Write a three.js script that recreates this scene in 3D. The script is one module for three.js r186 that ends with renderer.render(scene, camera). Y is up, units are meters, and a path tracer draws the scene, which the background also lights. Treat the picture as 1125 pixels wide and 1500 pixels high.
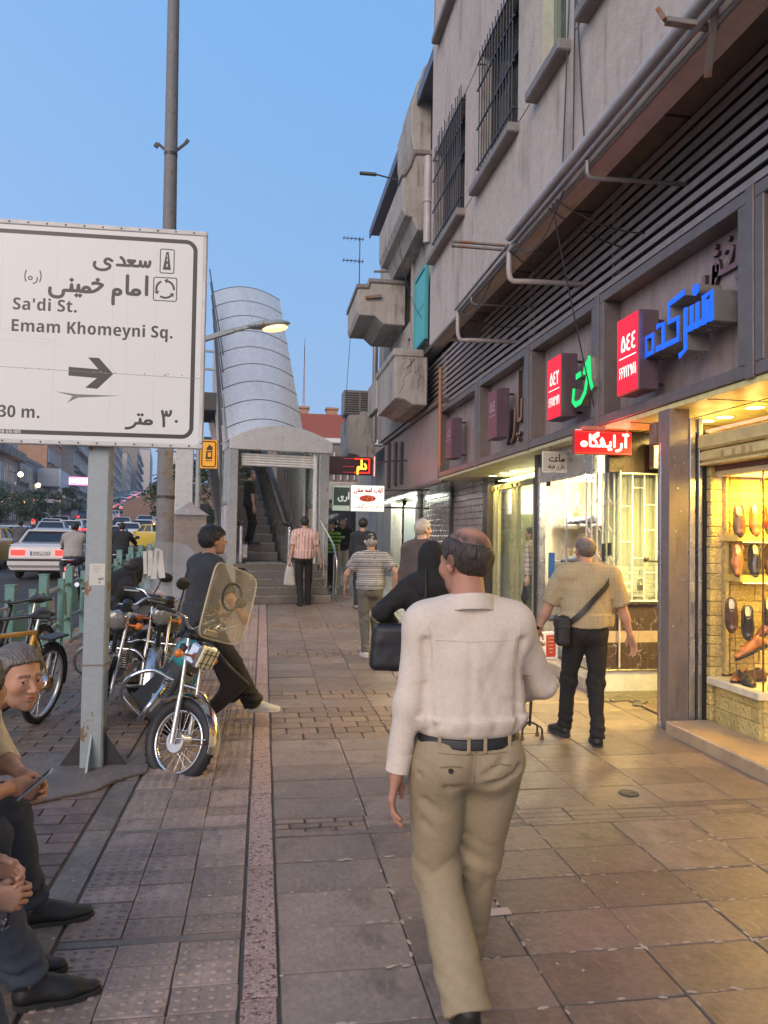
import * as THREE from 'three';
import { mergeGeometries, toCreasedNormals } from 'three/addons/utils/BufferGeometryUtils.js';
import { RectAreaLightUniformsLib } from 'three/addons/lights/RectAreaLightUniformsLib.js';
RectAreaLightUniformsLib.init();
const V = (x, y, z) => new THREE.Vector3(x, y, z), rad = (d) => d * Math.PI / 180, PI = Math.PI;
const lerp = (a, b, t) => a + (b - a) * t, clamp = (x, a, b) => Math.min(b, Math.max(a, x)), sstep = (a, b, x) => { const t = clamp((x - a) / (b - a), 0, 1); return t * t * (3 - 2 * t); };
let seed_ = 7; const seed = (n) => { seed_ = n; };
const rnd = () => { seed_ = (seed_ + 0x6d2b79f5) | 0; let t = Math.imul(seed_ ^ (seed_ >>> 15), 1 | seed_); t = (t + Math.imul(t ^ (t >>> 7), 61 | t)) ^ t; return ((t ^ (t >>> 14)) >>> 0) / 4294967296; };
const rr = (a, b) => a + (b - a) * rnd();

// ---------------------------------------------------------------- camera, sky, dusk light, exposure
const scene = new THREE.Scene();
const camera = new THREE.PerspectiveCamera(68.57, 0.75, 0.05, 3000);
camera.position.set(0, 1.64, 0); camera.rotation.order = 'YXZ'; camera.rotation.set(rad(1.85), rad(-9.1), rad(0.9));
const renderer = new THREE.WebGLRenderer();
renderer.toneMapping = THREE.LinearToneMapping; renderer.toneMappingExposure = 1.12; renderer.shadowMap.enabled = true;
const SUN = V(-0.47, 0.44, 0.77).normalize();          // the glow of the sun that has just set, behind the camera and across the street
{
  const w = 512, h = 256, a = new Float32Array(w * h * 4);
  for (let j = 0; j < h; j++) for (let i = 0; i < w; i++) {
    const el = ((j + 0.5) / h - 0.5) * PI, az = ((i + 0.5) / w - 0.5) * 2 * PI, c = Math.cos(el);
    const d = V(Math.cos(az) * c, Math.sin(el), Math.sin(az) * c), t = clamp(d.y, 0, 1);
    const glow = Math.pow(clamp(0.5 + 0.5 * (d.x * -0.52 + d.z * 0.85), 0, 1), 1.6) * Math.exp(-t * 1.6);
    const k = 1 - Math.pow(1 - t, 2.2);
    const col = [lerp(0.35, 0.15, k), lerp(0.52, 0.385, k), lerp(0.77, 0.77, k)];
    col[0] += glow * 1.25; col[1] += glow * 0.95; col[2] += glow * 0.72;
    const below = d.y < 0 ? 0.35 : 1;
    for (let q = 0; q < 3; q++) a[(j * w + i) * 4 + q] = col[q] * below;
    a[(j * w + i) * 4 + 3] = 1;
  }
  const sky = new THREE.DataTexture(a, w, h, THREE.RGBAFormat, THREE.FloatType);
  sky.mapping = THREE.EquirectangularReflectionMapping; sky.minFilter = sky.magFilter = THREE.LinearFilter; sky.needsUpdate = true; sky.name = 'sky';
  scene.background = sky; scene.environment = sky;
}
const sun = new THREE.DirectionalLight(new THREE.Color(1, 0.79, 0.63), 1.9);
sun.position.copy(SUN).multiplyScalar(60); sun.castShadow = true; sun.shadow.radius = 70; sun.shadow.mapSize.set(2048, 2048);
Object.assign(sun.shadow.camera, { left: -40, right: 40, top: 40, bottom: -40, far: 200 });
sun.name = 'dusk_glow_light'; scene.add(sun);
scene.fog = new THREE.FogExp2(new THREE.Color(0.46, 0.5, 0.56), 0.0006);

// ---------------------------------------------------------------- naming
const counts = {};
const numbered = (n) => { const k = counts[n] = (counts[n] ?? -1) + 1; return k ? n + '_' + String(k).padStart(3, '0') : n; };
function tag(o, label, category, group) { o.userData.label = label; o.userData.category = category; if (group) o.userData.group = group; return o; }
function thing(name, label, category, pos = [0, 0, 0], turn = 0, group) {
  const o = new THREE.Group(); o.name = numbered(name); o.position.set(...pos); o.rotation.y = turn; scene.add(o); return tag(o, label, category, group);
}
function structure(name) { const o = new THREE.Group(); o.name = numbered(name); o.userData.kind = 'structure'; scene.add(o); return o; }
function copyOf(root, pos, turn, label, group) {
  const r = root.clone(); r.name = numbered(root.name.replace(/_\d+$/, '')); r.position.set(...pos); r.rotation.y = turn; scene.add(r);
  r.userData = { ...root.userData, label: label || root.userData.label }; if (group) r.userData.group = group; return r;
}
const flat = (g) => { const q = g.index ? g.toNonIndexed() : g; for (const k of Object.keys(q.attributes)) if (!['position', 'normal', 'uv', 'color'].includes(k)) q.deleteAttribute(k); return q; };
function boxUV(g, s = 1) {
  const p = g.attributes.position, n = g.attributes.normal, uv = new Float32Array(p.count * 2);
  for (let i = 0; i < p.count; i++) {
    const x = Math.abs(n.getX(i)), y = Math.abs(n.getY(i)), z = Math.abs(n.getZ(i));
    const [a, b] = y >= x && y >= z ? [p.getX(i), p.getZ(i)] : x >= z ? [p.getZ(i), p.getY(i)] : [p.getX(i), p.getY(i)];
    uv[i * 2] = a * s; uv[i * 2 + 1] = b * s;
  }
  g.setAttribute('uv', new THREE.BufferAttribute(uv, 2)); return g;
}
function merge(list) {
  const gs = list.flat(9).filter(Boolean).map(flat), anyColor = gs.some((g) => g.attributes.color);
  for (const g of gs) {
    if (!g.attributes.normal) g.computeVertexNormals();
    if (!g.attributes.uv) boxUV(g);
    if (anyColor && !g.attributes.color) g.setAttribute('color', new THREE.BufferAttribute(new Float32Array(g.attributes.position.count * 3).fill(1), 3));
  }
  return gs.length === 1 ? gs[0] : mergeGeometries(gs);
}
function mesh(name, geos, mat, parent = scene, keepUV = false) {
  let g = Array.isArray(geos) ? merge(geos) : geos;
  if (!keepUV) { g = flat(g); boxUV(g); }
  const m = new THREE.Mesh(g, mat); m.name = parent === scene ? numbered(name) : name; m.castShadow = m.receiveShadow = true; parent.add(m);
  if (mat.transparent || mat.transmission > 0.5) m.castShadow = false;
  return m;
}
// ---------------------------------------------------------------- geometry
const at = (g, x = 0, y = 0, z = 0, rx = 0, ry = 0, rz = 0) => g.applyMatrix4(new THREE.Matrix4().compose(V(x, y, z), new THREE.Quaternion().setFromEuler(new THREE.Euler(rx, ry, rz, 'YXZ')), V(1, 1, 1)));
// a box with chamfered edges: 44 triangles
function cbox(w, h, d, x = 0, y = 0, z = 0, c = 0.006, rx = 0, ry = 0, rz = 0) {
  c = Math.min(c, w * 0.3, h * 0.3, d * 0.3);
  const H = [w / 2, h / 2, d / 2], P = [], pt = (s, ax) => s.map((q, i) => q * (H[i] - (i === ax ? 0 : c)));
  const tri = (a, b, e) => { const n = V(...b).sub(V(...a)).cross(V(...e).sub(V(...a))); const m = V(a[0] + b[0] + e[0], a[1] + b[1] + e[1], a[2] + b[2] + e[2]); n.dot(m) > 0 ? P.push(...a, ...b, ...e) : P.push(...a, ...e, ...b); };
  const quad = (a, b, e, f) => { tri(a, b, e); tri(a, e, f); };
  for (let ax = 0; ax < 3; ax++) for (const s of [-1, 1]) {
    const u = (ax + 1) % 3, v = (ax + 2) % 3, q = (a, b) => { const k = [0, 0, 0]; k[ax] = s; k[u] = a; k[v] = b; return pt(k, ax); };
    quad(q(-1, -1), q(1, -1), q(1, 1), q(-1, 1));
  }
  for (let ax = 0; ax < 3; ax++) { const u = (ax + 1) % 3, v = (ax + 2) % 3;
    for (const a of [-1, 1]) for (const b of [-1, 1]) { const k = (t, f) => { const s = [0, 0, 0]; s[ax] = t; s[u] = a; s[v] = b; return pt(s, f); }; quad(k(-1, u), k(1, u), k(1, v), k(-1, v)); } }
  for (const a of [-1, 1]) for (const b of [-1, 1]) for (const e of [-1, 1]) tri(pt([a, b, e], 0), pt([a, b, e], 1), pt([a, b, e], 2));
  const g = new THREE.BufferGeometry(); g.setAttribute('position', new THREE.Float32BufferAttribute(P, 3)); g.computeVertexNormals();
  return at(g, x, y, z, rx, ry, rz);
}
// the same between two corners
const span = (x0, x1, y0, y1, z0, z1, c = 0.006) => cbox(Math.abs(x1 - x0), Math.abs(y1 - y0), Math.abs(z1 - z0), (x0 + x1) / 2, (y0 + y1) / 2, (z0 + z1) / 2, c);
function rod(a, b, r, r2 = r, n = 10, open = false) {
  a = Array.isArray(a) ? V(...a) : a; b = Array.isArray(b) ? V(...b) : b; const d = b.clone().sub(a), g = new THREE.CylinderGeometry(r2, r, d.length(), n, 1, open);
  g.applyQuaternion(new THREE.Quaternion().setFromUnitVectors(V(0, 1, 0), d.normalize())); return g.translate((a.x + b.x) / 2, (a.y + b.y) / 2, (a.z + b.z) / 2);
}
function bar(a, b, w, h, c = 0.003) { // a square bar from a to b
  a = Array.isArray(a) ? V(...a) : a; b = Array.isArray(b) ? V(...b) : b; const d = b.clone().sub(a), L = d.length(), g = cbox(w, h, L, 0, 0, 0, c), up = Math.abs(d.y / L) > 0.98 ? V(1, 0, 0) : V(0, 1, 0);
  return g.applyMatrix4(new THREE.Matrix4().lookAt(a, b, up).setPosition((a.x + b.x) / 2, (a.y + b.y) / 2, (a.z + b.z) / 2));
}
const tube = (pts, r, n = 24, seg = 7, closed = false, tension = 0.5) => new THREE.TubeGeometry(new THREE.CatmullRomCurve3(pts.map((p) => (Array.isArray(p) ? V(...p) : p)), closed, 'catmullrom', tension), n, r, seg, closed);
const ball = (x, y, z, r, sx = 1, sy = 1, sz = 1, n = 12) => new THREE.SphereGeometry(r, n, Math.max(6, n * 0.7 | 0)).scale(sx, sy, sz).translate(x, y, z);
const lathe = (pts, n = 24) => new THREE.LatheGeometry(pts.map(([r, y]) => new THREE.Vector2(r, y)), n);
function extrude(pts, depth, bevel = 0, holes = []) {
  const s = new THREE.Shape(pts.map(([x, y]) => new THREE.Vector2(x, y))); for (const h of holes) s.holes.push(new THREE.Path(h.map(([x, y]) => new THREE.Vector2(x, y))));
  return new THREE.ExtrudeGeometry(s, { depth, bevelEnabled: bevel > 0, bevelSize: bevel, bevelThickness: bevel, bevelSegments: 1, curveSegments: 6 });
}
function quadGeo(a, b, c, d) { // corners in order, uv 0..1
  const g = new THREE.BufferGeometry(); g.setAttribute('position', new THREE.Float32BufferAttribute([...a, ...b, ...c, ...a, ...c, ...d], 3));
  g.setAttribute('uv', new THREE.Float32BufferAttribute([0, 0, 1, 0, 1, 1, 0, 0, 1, 1, 0, 1], 2)); g.computeVertexNormals(); return g;
}
const roundRect = (w, h, r, n = 5) => { const p = []; for (const [cx, cy, a0] of [[w / 2 - r, h / 2 - r, 0], [-w / 2 + r, h / 2 - r, 90], [-w / 2 + r, -h / 2 + r, 180], [w / 2 - r, -h / 2 + r, 270]]) for (let i = 0; i <= n; i++) { const a = rad(a0 + 90 * i / n); p.push([cx + r * Math.cos(a), cy + r * Math.sin(a)]); } return p; };
// ---------------------------------------------------------------- noise and textures
const hash = (x, y, z = 0) => { let h = Math.imul(x, 374761393) ^ Math.imul(y, 668265263) ^ Math.imul(z, 1274126177); h = Math.imul(h ^ (h >>> 13), 1274126177); return ((h ^ (h >>> 16)) >>> 0) / 4294967296; };
const TAB = new Float32Array(65536); for (let i = 0; i < 65536; i++) TAB[i] = hash(i & 255, i >> 8, 5);
function noise2(x, y, per, s = 0) {
  const xi = Math.floor(x), yi = Math.floor(y), fx = x - xi, fy = y - yi, u = fx * fx * (3 - 2 * fx), v = fy * fy * (3 - 2 * fy), ox = s * 57, oy = s * 131;
  let x0 = xi % per, y0 = yi % per; if (x0 < 0) x0 += per; if (y0 < 0) y0 += per; const x1 = (x0 + 1) % per, y1 = (y0 + 1) % per;
  const r0 = (y0 + oy & 255) << 8, r1 = (y1 + oy & 255) << 8, c0 = x0 + ox & 255, c1 = x1 + ox & 255, a = TAB[r0 | c0], b = TAB[r0 | c1], c = TAB[r1 | c0], d = TAB[r1 | c1];
  const p = a + (b - a) * u; return p + (c + (d - c) * u - p) * v;
}
function fbm(u, v, base, oct = 5, s = 0, gain = 0.55) { let a = 1, t = 0, w = 0, f = base; for (let o = 0; o < oct; o++) { t += a * noise2(u * f, v * f, f, s + o); w += a; a *= gain; f *= 2; } return t / w; }
function noise3(x, y, z) {
  const xi = Math.floor(x), yi = Math.floor(y), zi = Math.floor(z), fx = x - xi, fy = y - yi, fz = z - zi, u = fx * fx * (3 - 2 * fx), v = fy * fy * (3 - 2 * fy), w = fz * fz * (3 - 2 * fz);
  const L = (o) => { const ox = o * 37, oy = o * 101, r0 = (yi + oy & 255) << 8, r1 = (yi + 1 + oy & 255) << 8, c0 = xi + ox & 255, c1 = xi + 1 + ox & 255, a = TAB[r0 | c0], b = TAB[r0 | c1], c = TAB[r1 | c0], d = TAB[r1 | c1], p = a + (b - a) * u; return p + (c + (d - c) * u - p) * v; };
  const a = L(zi), b = L(zi + 1); return a + (b - a) * w;
}
function dataTex(n, fn, metres = 1, srgb = true) { // fn(u, v) -> linear [r, g, b] or a number
  const a = new Uint8Array(n * n * 4), enc = (c) => (srgb ? (c <= 0.0031308 ? c * 12.92 : 1.055 * Math.pow(c, 1 / 2.4) - 0.055) : c);
  for (let j = 0; j < n; j++) for (let i = 0; i < n; i++) { let c = fn((i + 0.5) / n, (j + 0.5) / n); if (typeof c === 'number') c = [c, c, c]; for (let q = 0; q < 3; q++) a[(j * n + i) * 4 + q] = 255 * clamp(enc(clamp(c[q], 0, 1)), 0, 1); a[(j * n + i) * 4 + 3] = 255; }
  const t = new THREE.DataTexture(a, n, n); t.wrapS = t.wrapT = THREE.RepeatWrapping; t.magFilter = THREE.LinearFilter; t.minFilter = THREE.LinearMipmapLinearFilter; t.repeat.set(1 / metres, 1 / metres);
  if (srgb) t.colorSpace = THREE.SRGBColorSpace; t.needsUpdate = true; return t;
}
function canvasTex(w, h, draw) {
  const c = document.createElement('canvas'); c.width = w; c.height = h; const x = c.getContext('2d'); draw(x, w, h);
  const t = new THREE.CanvasTexture(c); t.colorSpace = THREE.SRGBColorSpace; t.anisotropy = 8; return t;
}
const mix3 = (a, b, t) => [lerp(a[0], b[0], t), lerp(a[1], b[1], t), lerp(a[2], b[2], t)];
const std = (rgb, roughness = 0.7, metalness = 0, extra = {}) => new THREE.MeshStandardMaterial({ color: new THREE.Color().setRGB(...rgb), roughness, metalness, ...extra });
const phys = (rgb, roughness, extra) => new THREE.MeshPhysicalMaterial({ color: new THREE.Color().setRGB(...rgb), roughness, ...extra });
const glow = (rgb, k, base = [0.8, 0.8, 0.8]) => std(base, 0.5, 0, { emissive: new THREE.Color().setRGB(...rgb), emissiveIntensity: k });
// ready textures (tileable)
const T = {};
T.grain = dataTex(256, (u, v) => 0.78 + 0.3 * (fbm(u, v, 16, 4) - 0.5) + 0.28 * (fbm(u, v, 3, 4, 9) - 0.5), 1.0);           // generic mottling about 0.78
T.grainFine = dataTex(256, (u, v) => 0.8 + 0.42 * (fbm(u, v, 48, 3) - 0.5), 0.5);
T.bump = dataTex(256, (u, v) => fbm(u, v, 24, 4), 0.5, false);
T.bumpFine = dataTex(256, (u, v) => fbm(u, v, 60, 2), 0.25, false);
T.rough = dataTex(256, (u, v) => 0.75 + 0.5 * (fbm(u, v, 6, 5, 4) - 0.5), 0.8, false);
const tone = (rgb, roughness, o = {}) => std(rgb.map((c) => c / 0.78), roughness, o.metal || 0, { map: o.map || T.grain, bumpMap: o.flat ? null : (o.bump || T.bump), bumpScale: o.depth ?? 0.003, roughnessMap: o.noRough ? null : T.rough, ...(o.extra || {}) });
function weather(base, dark, light, n = 512, m = 4, s = 0, k = 1) { // plaster or metal with rain streaks that run down the wall and grimy patches
  return dataTex(n, (u, v) => {
    const streak = fbm(u, v * 0.12, 40, 3, s) * 0.6 + fbm(u, v * 0.25, 14, 3, s + 5) * 0.4, patch = fbm(u, v, 4, 5, s + 11), fine = fbm(u, v, 64, 2, s + 17);
    let c = mix3(base, dark, k * sstep(0.52, 0.85, streak * 0.62 + patch * 0.45)); c = mix3(c, light, sstep(0.55, 0.8, patch) * 0.5);
    const q = 0.9 + 0.22 * fine; return c.map((x) => x * q);
  }, m);
}
// ---------------------------------------------------------------- lettering: Persian drawn with strokes (pen runs right to left, alef = 1 high)
function pathPts(d) {
  const out = []; let cur = null, x = 0, y = 0;
  for (const m of d.matchAll(/([MLQC])([^MLQC]*)/g)) {
    const n = m[2].trim().split(/[\s,]+/).map(Number);
    if (m[1] === 'M') { cur = [[n[0], n[1]]]; out.push(cur); [x, y] = n; }
    else if (m[1] === 'L') { cur.push([n[0], n[1]]); [x, y] = n; }
    else for (let i = 1; i <= 7; i++) {
      const t = i / 7, a = 1 - t;
      if (m[1] === 'Q') cur.push([a * a * x + 2 * a * t * n[0] + t * t * n[2], a * a * y + 2 * a * t * n[1] + t * t * n[3]]);
      else cur.push([a ** 3 * x + 3 * a * a * t * n[0] + 3 * a * t * t * n[2] + t ** 3 * n[4], a ** 3 * y + 3 * a * a * t * n[1] + 3 * a * t * t * n[3] + t ** 3 * n[5]]);
      if (i === 7) { x = n[n.length - 2]; y = n[n.length - 1]; }
    }
  }
  return out;
}
const ring = (cx, cy, rx, ry = rx, n = 14) => [Array.from({ length: n + 1 }, (_, i) => [cx + rx * Math.cos(i / n * 2 * PI), cy + ry * Math.sin(i / n * 2 * PI)])];
const DOTS = { ب: [[-.5, -.28]], پ: [[-.42, -.25], [-.58, -.25], [-.5, -.4]], ت: [[-.42, .5], [-.58, .5]], ن: [[-.35, .28]], ش: [[-.34, .52], [-.5, .52], [-.42, .68]], خ: [[-.28, .68]], ض: [[-.3, .58]], ق: [[-.1, .52], [-.26, .52]], ی: [[-.1, -.25], [-.26, -.25]] };
function glyph(c, jr, jl) {
  const tooth = 'بپتنی'.includes(c);
  if (tooth && jl) { const dx = jr ? -.15 : -.1, D = DOTS[c], cx = D.reduce((s, p) => s + p[0], 0) / D.length; const dy = c === 'ن' ? .32 : c === 'ت' ? .12 : 0; return { s: pathPts(jr ? 'M0,0 L-.12,0 L-.15,.32 L-.18,0 L-.32,0' : 'M-.05,.38 L-.08,.06 Q-.09,0 -.17,0 L-.28,0'), d: D.map(([x, y]) => [x - cx + dx, y + dy]), a: jr ? .32 : .28 }; }
  const R = (s, a, d = DOTS[c] || []) => ({ s, a, d }), P = pathPts;
  switch (c) {
    case 'ا': return jr ? R(P('M0,0 L-.1,0 Q-.16,0 -.16,.16 L-.16,1'), .3) : R(P('M-.1,1 L-.1,0'), .26);
    case 'آ': return R([...P('M-.16,.86 L-.16,0'), ...P('M.02,1.06 Q-.08,1.22 -.17,1.1 Q-.26,1 -.36,1.12')], .34);
    case 'ب': case 'پ': case 'ت': return R(P((jr ? 'M0,0 ' : 'M-.05,.34 Q-.02,0 -.25,0 ') + 'L-.72,0 Q-.98,0 -.94,.36'), 1.06);
    case 'ن': return R(P((jr ? 'M0,0 L-.06,0 ' : 'M-.05,.2 L-.06,0 ') + 'Q-.06,-.42 -.36,-.42 Q-.68,-.42 -.64,.06'), .76, [[-.36, .08]]);
    case 'ی': return R(P(jr ? 'M0,0 L-.12,0 Q-.22,0 -.2,-.14 Q-.22,-.4 -.5,-.4 Q-.9,-.4 -.82,.08' : 'M-.08,.26 Q-.3,.5 -.4,.24 Q-.42,.06 -.24,.02 Q-.1,-.06 -.2,-.24 Q-.48,-.5 -.78,-.3 Q-.94,-.16 -.86,.1'), 1, []);
    case 'س': case 'ش': { const st = (jr ? 'M0,0 L-.1,0 ' : 'M-.05,.34 Q-.05,0 -.16,0 ') + 'Q-.25,0 -.26,.3 Q-.26,0 -.38,0 Q-.48,0 -.49,.32 '; return jl ? R(P(st + 'Q-.49,0 -.6,0 L-.72,0'), .72) : R(P(st + 'Q-.48,-.46 -.8,-.46 Q-1.16,-.46 -1.1,.1'), 1.22); }
    case 'ض': return R([...P((jr ? 'M0,0 ' : 'M-.05,0 ') + 'L-.5,0 Q-.5,.1 -.48,.2'), ...P('M-.44,0 Q-.3,.38 -.12,.34 Q.02,.2 -.1,0'), ...(jl ? P('M-.5,0 L-.62,0') : P('M-.5,.2 Q-.5,-.46 -.8,-.46 Q-1.16,-.46 -1.1,.1'))], jl ? .62 : 1.2);
    case 'ط': return R([...P('M0,0 L-.58,0'), ...P('M-.46,0 Q-.28,.4 -.1,.34 Q.02,.2 -.08,0'), ...P('M-.42,0 L-.42,1')], .58);
    case 'ع': return jr ? R(P('M0,0 L-.12,0 L-.34,.34 L-.04,.34 L-.26,0 L-.42,0'), .42) : R(P('M-.1,.5 Q-.42,.62 -.42,.34 Q-.4,.08 -.06,.02 L-.5,0'), .5);
    case 'خ': return R(P((jr ? 'M0,0 L-.5,0 ' : 'M-.02,.0 ') + 'M-.5,.46 Q-.36,.56 -.06,.4 Q-.3,.06 -.52,0 L-.6,0'), .6);
    case 'د': return jr ? R(P('M0,0 L-.42,0 M-.26,.52 Q-.06,.32 -.08,0'), .52) : R(P('M-.26,.54 Q-.04,.34 -.04,.14 Q-.05,0 -.2,0 L-.46,0'), .56);
    case 'ر': return R(P((jr ? 'M0,0 L-.04,0 ' : 'M-.06,.26 ') + 'Q-.06,-.2 -.22,-.3 Q-.32,-.38 -.46,-.38'), .44);
    case 'و': return R([...ring(-.2, .16, .14), ...P('M-.06,.16 Q-.04,-.28 -.46,-.36')], .48);
    case 'م': return jl ? R([...ring(-.2, .1, .15, .13), ...P(jr ? 'M0,-.02 L-.42,-.02' : 'M-.2,-.02 L-.42,-.02')], .42) : R([...ring(-.2, .06, .15, .14), ...P((jr ? 'M0,-.04 L-.18,-.06 ' : 'M-.18,-.06 ') + 'M-.33,.04 Q-.38,-.2 -.36,-.62')], .5);
    case 'ک': case 'گ': { const s = P((jr ? 'M0,0 L-.1,0 ' : '') + 'M.0,.98 L-.42,.64 Q-.1,.42 -.12,.16 Q-.14,0 -.3,0 L-.46,0'); if (c === 'گ') s.push(...P('M.0,1.2 L-.36,.92')); return R(s, .46); }
    case 'ل': return jl ? R(P(jr ? 'M0,0 L-.12,0 L-.14,1 L-.17,0 L-.3,0' : 'M-.06,1 L-.07,.1 Q-.08,0 -.16,0 L-.28,0'), .3) : R(P('M-.06,1 L-.07,0 Q-.06,-.42 -.36,-.42 Q-.66,-.42 -.62,.1'), .74);
    case 'ه': return jl ? R([...ring(-.24, .17, .2, .18), ...P('M-.24,.34 Q-.14,.16 -.24,0 L-.5,0' + (jr ? ' M0,0 L-.2,0' : ''))], .5) : jr ? R(P('M0,0 L-.14,0 L-.12,.5 Q-.48,.34 -.46,.12 Q-.42,-.02 -.14,0'), .54) : R(ring(-.24, .17, .19, .18), .52);
    case 'ق': return R([...ring(-.18, .14, .14), ...P('M0,0 L-.4,0')], .4);
    case '(': return R(P('M-.22,1 Q.02,.4 -.22,-.2'), .34); case ')': return R(P('M-.08,1 Q-.32,.4 -.08,-.2'), .34);
    case '۰': return R([], .4, [[-.2, .34]]);
    case '۱': return R(P('M-.36,.95 Q-.2,.6 -.2,0'), .46);
    case '۲': return R(P('M-.5,.95 Q-.36,.5 -.14,.92 M-.5,.95 Q-.34,.6 -.34,0'), .6);
    case '۳': return R(P('M-.62,.98 Q-.6,.68 -.46,.7 Q-.36,.7 -.36,.95 Q-.36,.68 -.22,.7 Q-.1,.72 -.08,1 M-.62,.98 Q-.5,.6 -.5,0'), .74);
    case '٤': return R(P('M-.12,.92 Q-.44,.95 -.42,.72 Q-.4,.55 -.2,.52 Q-.48,.48 -.46,.22 Q-.42,0 -.1,.04'), .56);
    case '۵': return R(P('M-.3,.95 Q-.04,.5 -.1,.16 Q-.16,0 -.3,.14 Q-.44,0 -.5,.16 Q-.56,.5 -.3,.95'), .64);
    case '۶': return R(P('M-.12,.9 Q-.44,1 -.44,.72 Q-.42,.5 -.14,.55 Q-.4,.3 -.44,0'), .56);
    case '۷': return R(P('M-.52,.95 Q-.34,.4 -.3,0 Q-.26,.4 -.08,.95'), .62);
    case '۹': return R([...ring(-.3, .72, .16, .2), ...P('M-.14,.7 Q-.14,.3 -.12,0')], .56);
    case ' ': return R([], .36);
  }
  return R([], .3);
}
const NOJOIN = 'اآدرو ()۰۱۲۳٤۵۶۷۹';
function persian(text) { // strokes and dots laid out in em, from x = 0 to the left; digits run left to right
  const s = [], d = []; let x = 0;
  text = text.replace(/[۰-۹٤]+/g, (m) => [...m].reverse().join(''));
  for (let i = 0; i < text.length; i++) {
    const c = text[i], prev = text[i - 1], next = text[i + 1], letter = (q) => q && !' ()۰۱۲۳٤۵۶۷۹'.includes(q);
    const jr = letter(c) && letter(prev) && !NOJOIN.includes(prev), jl = letter(next) && letter(c) && !NOJOIN.includes(c), g = glyph(c, jr, jl);
    for (const p of g.s) s.push(p.map(([a, b]) => [a + x, b])); for (const p of g.d) d.push([p[0] + x, p[1]]);
    x -= g.a + (jl ? 0 : .08);
  }
  return { s, d, w: -x };
}
// drawn on a canvas: right edge at px, baseline py, em height in pixels; squeezed to a given width if asked
function fa(x, text, px, py, em, weight = .15, width = 0) {
  const t = persian(text), k = width ? width / t.w : em; x.lineWidth = em * weight; x.lineCap = x.lineJoin = 'round'; x.strokeStyle = x.fillStyle;
  for (const p of t.s) { x.beginPath(); p.forEach(([a, b], i) => (i ? x.lineTo(px + a * k, py - b * em) : x.moveTo(px + a * k, py - b * em))); x.stroke(); }
  for (const [a, b] of t.d) { const r = em * weight * .62, cx = px + a * k, cy = py - b * em; x.beginPath(); x.moveTo(cx - r * 1.2, cy); x.lineTo(cx, cy - r * 1.2); x.lineTo(cx + r * 1.2, cy); x.lineTo(cx, cy + r * 1.2); x.fill(); }
  return t.w * k;
}
// solid letters: every stroke is a ribbon of the given width, extruded; returns geometry in the xy plane, right edge at x = 0
function ribbon(pts, w) {
  const n = pts.length, L = [], Rr = [];
  for (let i = 0; i < n; i++) {
    const a = pts[Math.max(0, i - 1)], b = pts[Math.min(n - 1, i + 1)], t = [b[0] - a[0], b[1] - a[1]], l = Math.hypot(...t) || 1, nx = -t[1] / l * w / 2, ny = t[0] / l * w / 2;
    const ex = i === 0 ? -t[0] / l * w * .5 : i === n - 1 ? t[0] / l * w * .5 : 0, ey = i === 0 ? -t[1] / l * w * .5 : i === n - 1 ? t[1] / l * w * .5 : 0;
    L.push([pts[i][0] + nx + ex, pts[i][1] + ny + ey]); Rr.push([pts[i][0] - nx + ex, pts[i][1] - ny + ey]);
  }
  return [...L, ...Rr.reverse()];
}
// ---------------------------------------------------------------- materials
const M = {};
M.plaster = std([1, 1, 1], 0.92, 0, { map: weather([0.46, 0.395, 0.35], [0.22, 0.18, 0.16], [0.54, 0.47, 0.42], 512, 4.3, 3), bumpMap: T.bump, bumpScale: 0.004 });
M.oldPlaster = std([1, 1, 1], 0.95, 0, { map: weather([0.36, 0.33, 0.3], [0.14, 0.125, 0.11], [0.46, 0.42, 0.38], 512, 3.1, 31, 1.2), bumpMap: T.bump, bumpScale: 0.006 });
M.fasciaGrey = std([1, 1, 1], 0.55, 0.15, { map: weather([0.33, 0.255, 0.235], [0.15, 0.115, 0.105], [0.4, 0.32, 0.295], 512, 2.3, 51, 0.9), bumpMap: T.bumpFine, bumpScale: 0.0008 });
M.fasciaFrame = tone([0.15, 0.125, 0.118], 0.55, { depth: 0.0015, metal: 0.2 });
M.sillStone = tone([0.2, 0.175, 0.165], 0.85, {});
M.darkIron = tone([0.045, 0.042, 0.045], 0.6, { depth: 0.001, metal: 0.3 });
M.louver = tone([0.4, 0.35, 0.345], 0.5, { depth: 0.001, metal: 0.2 });
M.black = std([0.012, 0.011, 0.012], 0.9);
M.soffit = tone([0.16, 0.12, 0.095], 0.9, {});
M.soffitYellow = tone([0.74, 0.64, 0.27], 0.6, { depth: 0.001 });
M.pipeWhite = tone([0.36, 0.33, 0.33], 0.55, { depth: 0.001 });
M.pipeGrey = tone([0.2, 0.19, 0.18], 0.5, { depth: 0.001, metal: 0.3 });
M.rust = std([1, 1, 1], 0.85, 0.1, { map: dataTex(256, (u, v) => mix3([0.2, 0.19, 0.18], [0.25, 0.1, 0.04], sstep(0.42, 0.62, fbm(u, v, 6, 5, 71))), 0.7), bumpMap: T.bump, bumpScale: 0.002 });
M.paintGrey = std([1, 1, 1], 0.5, 0.1, { map: dataTex(512, (u, v) => { const f = fbm(u, v, 8, 5, 81), g = fbm(u, v, 40, 3, 82); let c = mix3([0.24, 0.28, 0.3], [0.3, 0.34, 0.35], fbm(u, v, 3, 3, 83)); c = mix3(c, [0.2, 0.12, 0.06], sstep(0.66, 0.72, f * 0.75 + g * 0.3)); return c.map((x) => x * (0.9 + 0.2 * g)); }, 1.0), bumpMap: T.bumpFine, bumpScale: 0.0008 });
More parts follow.
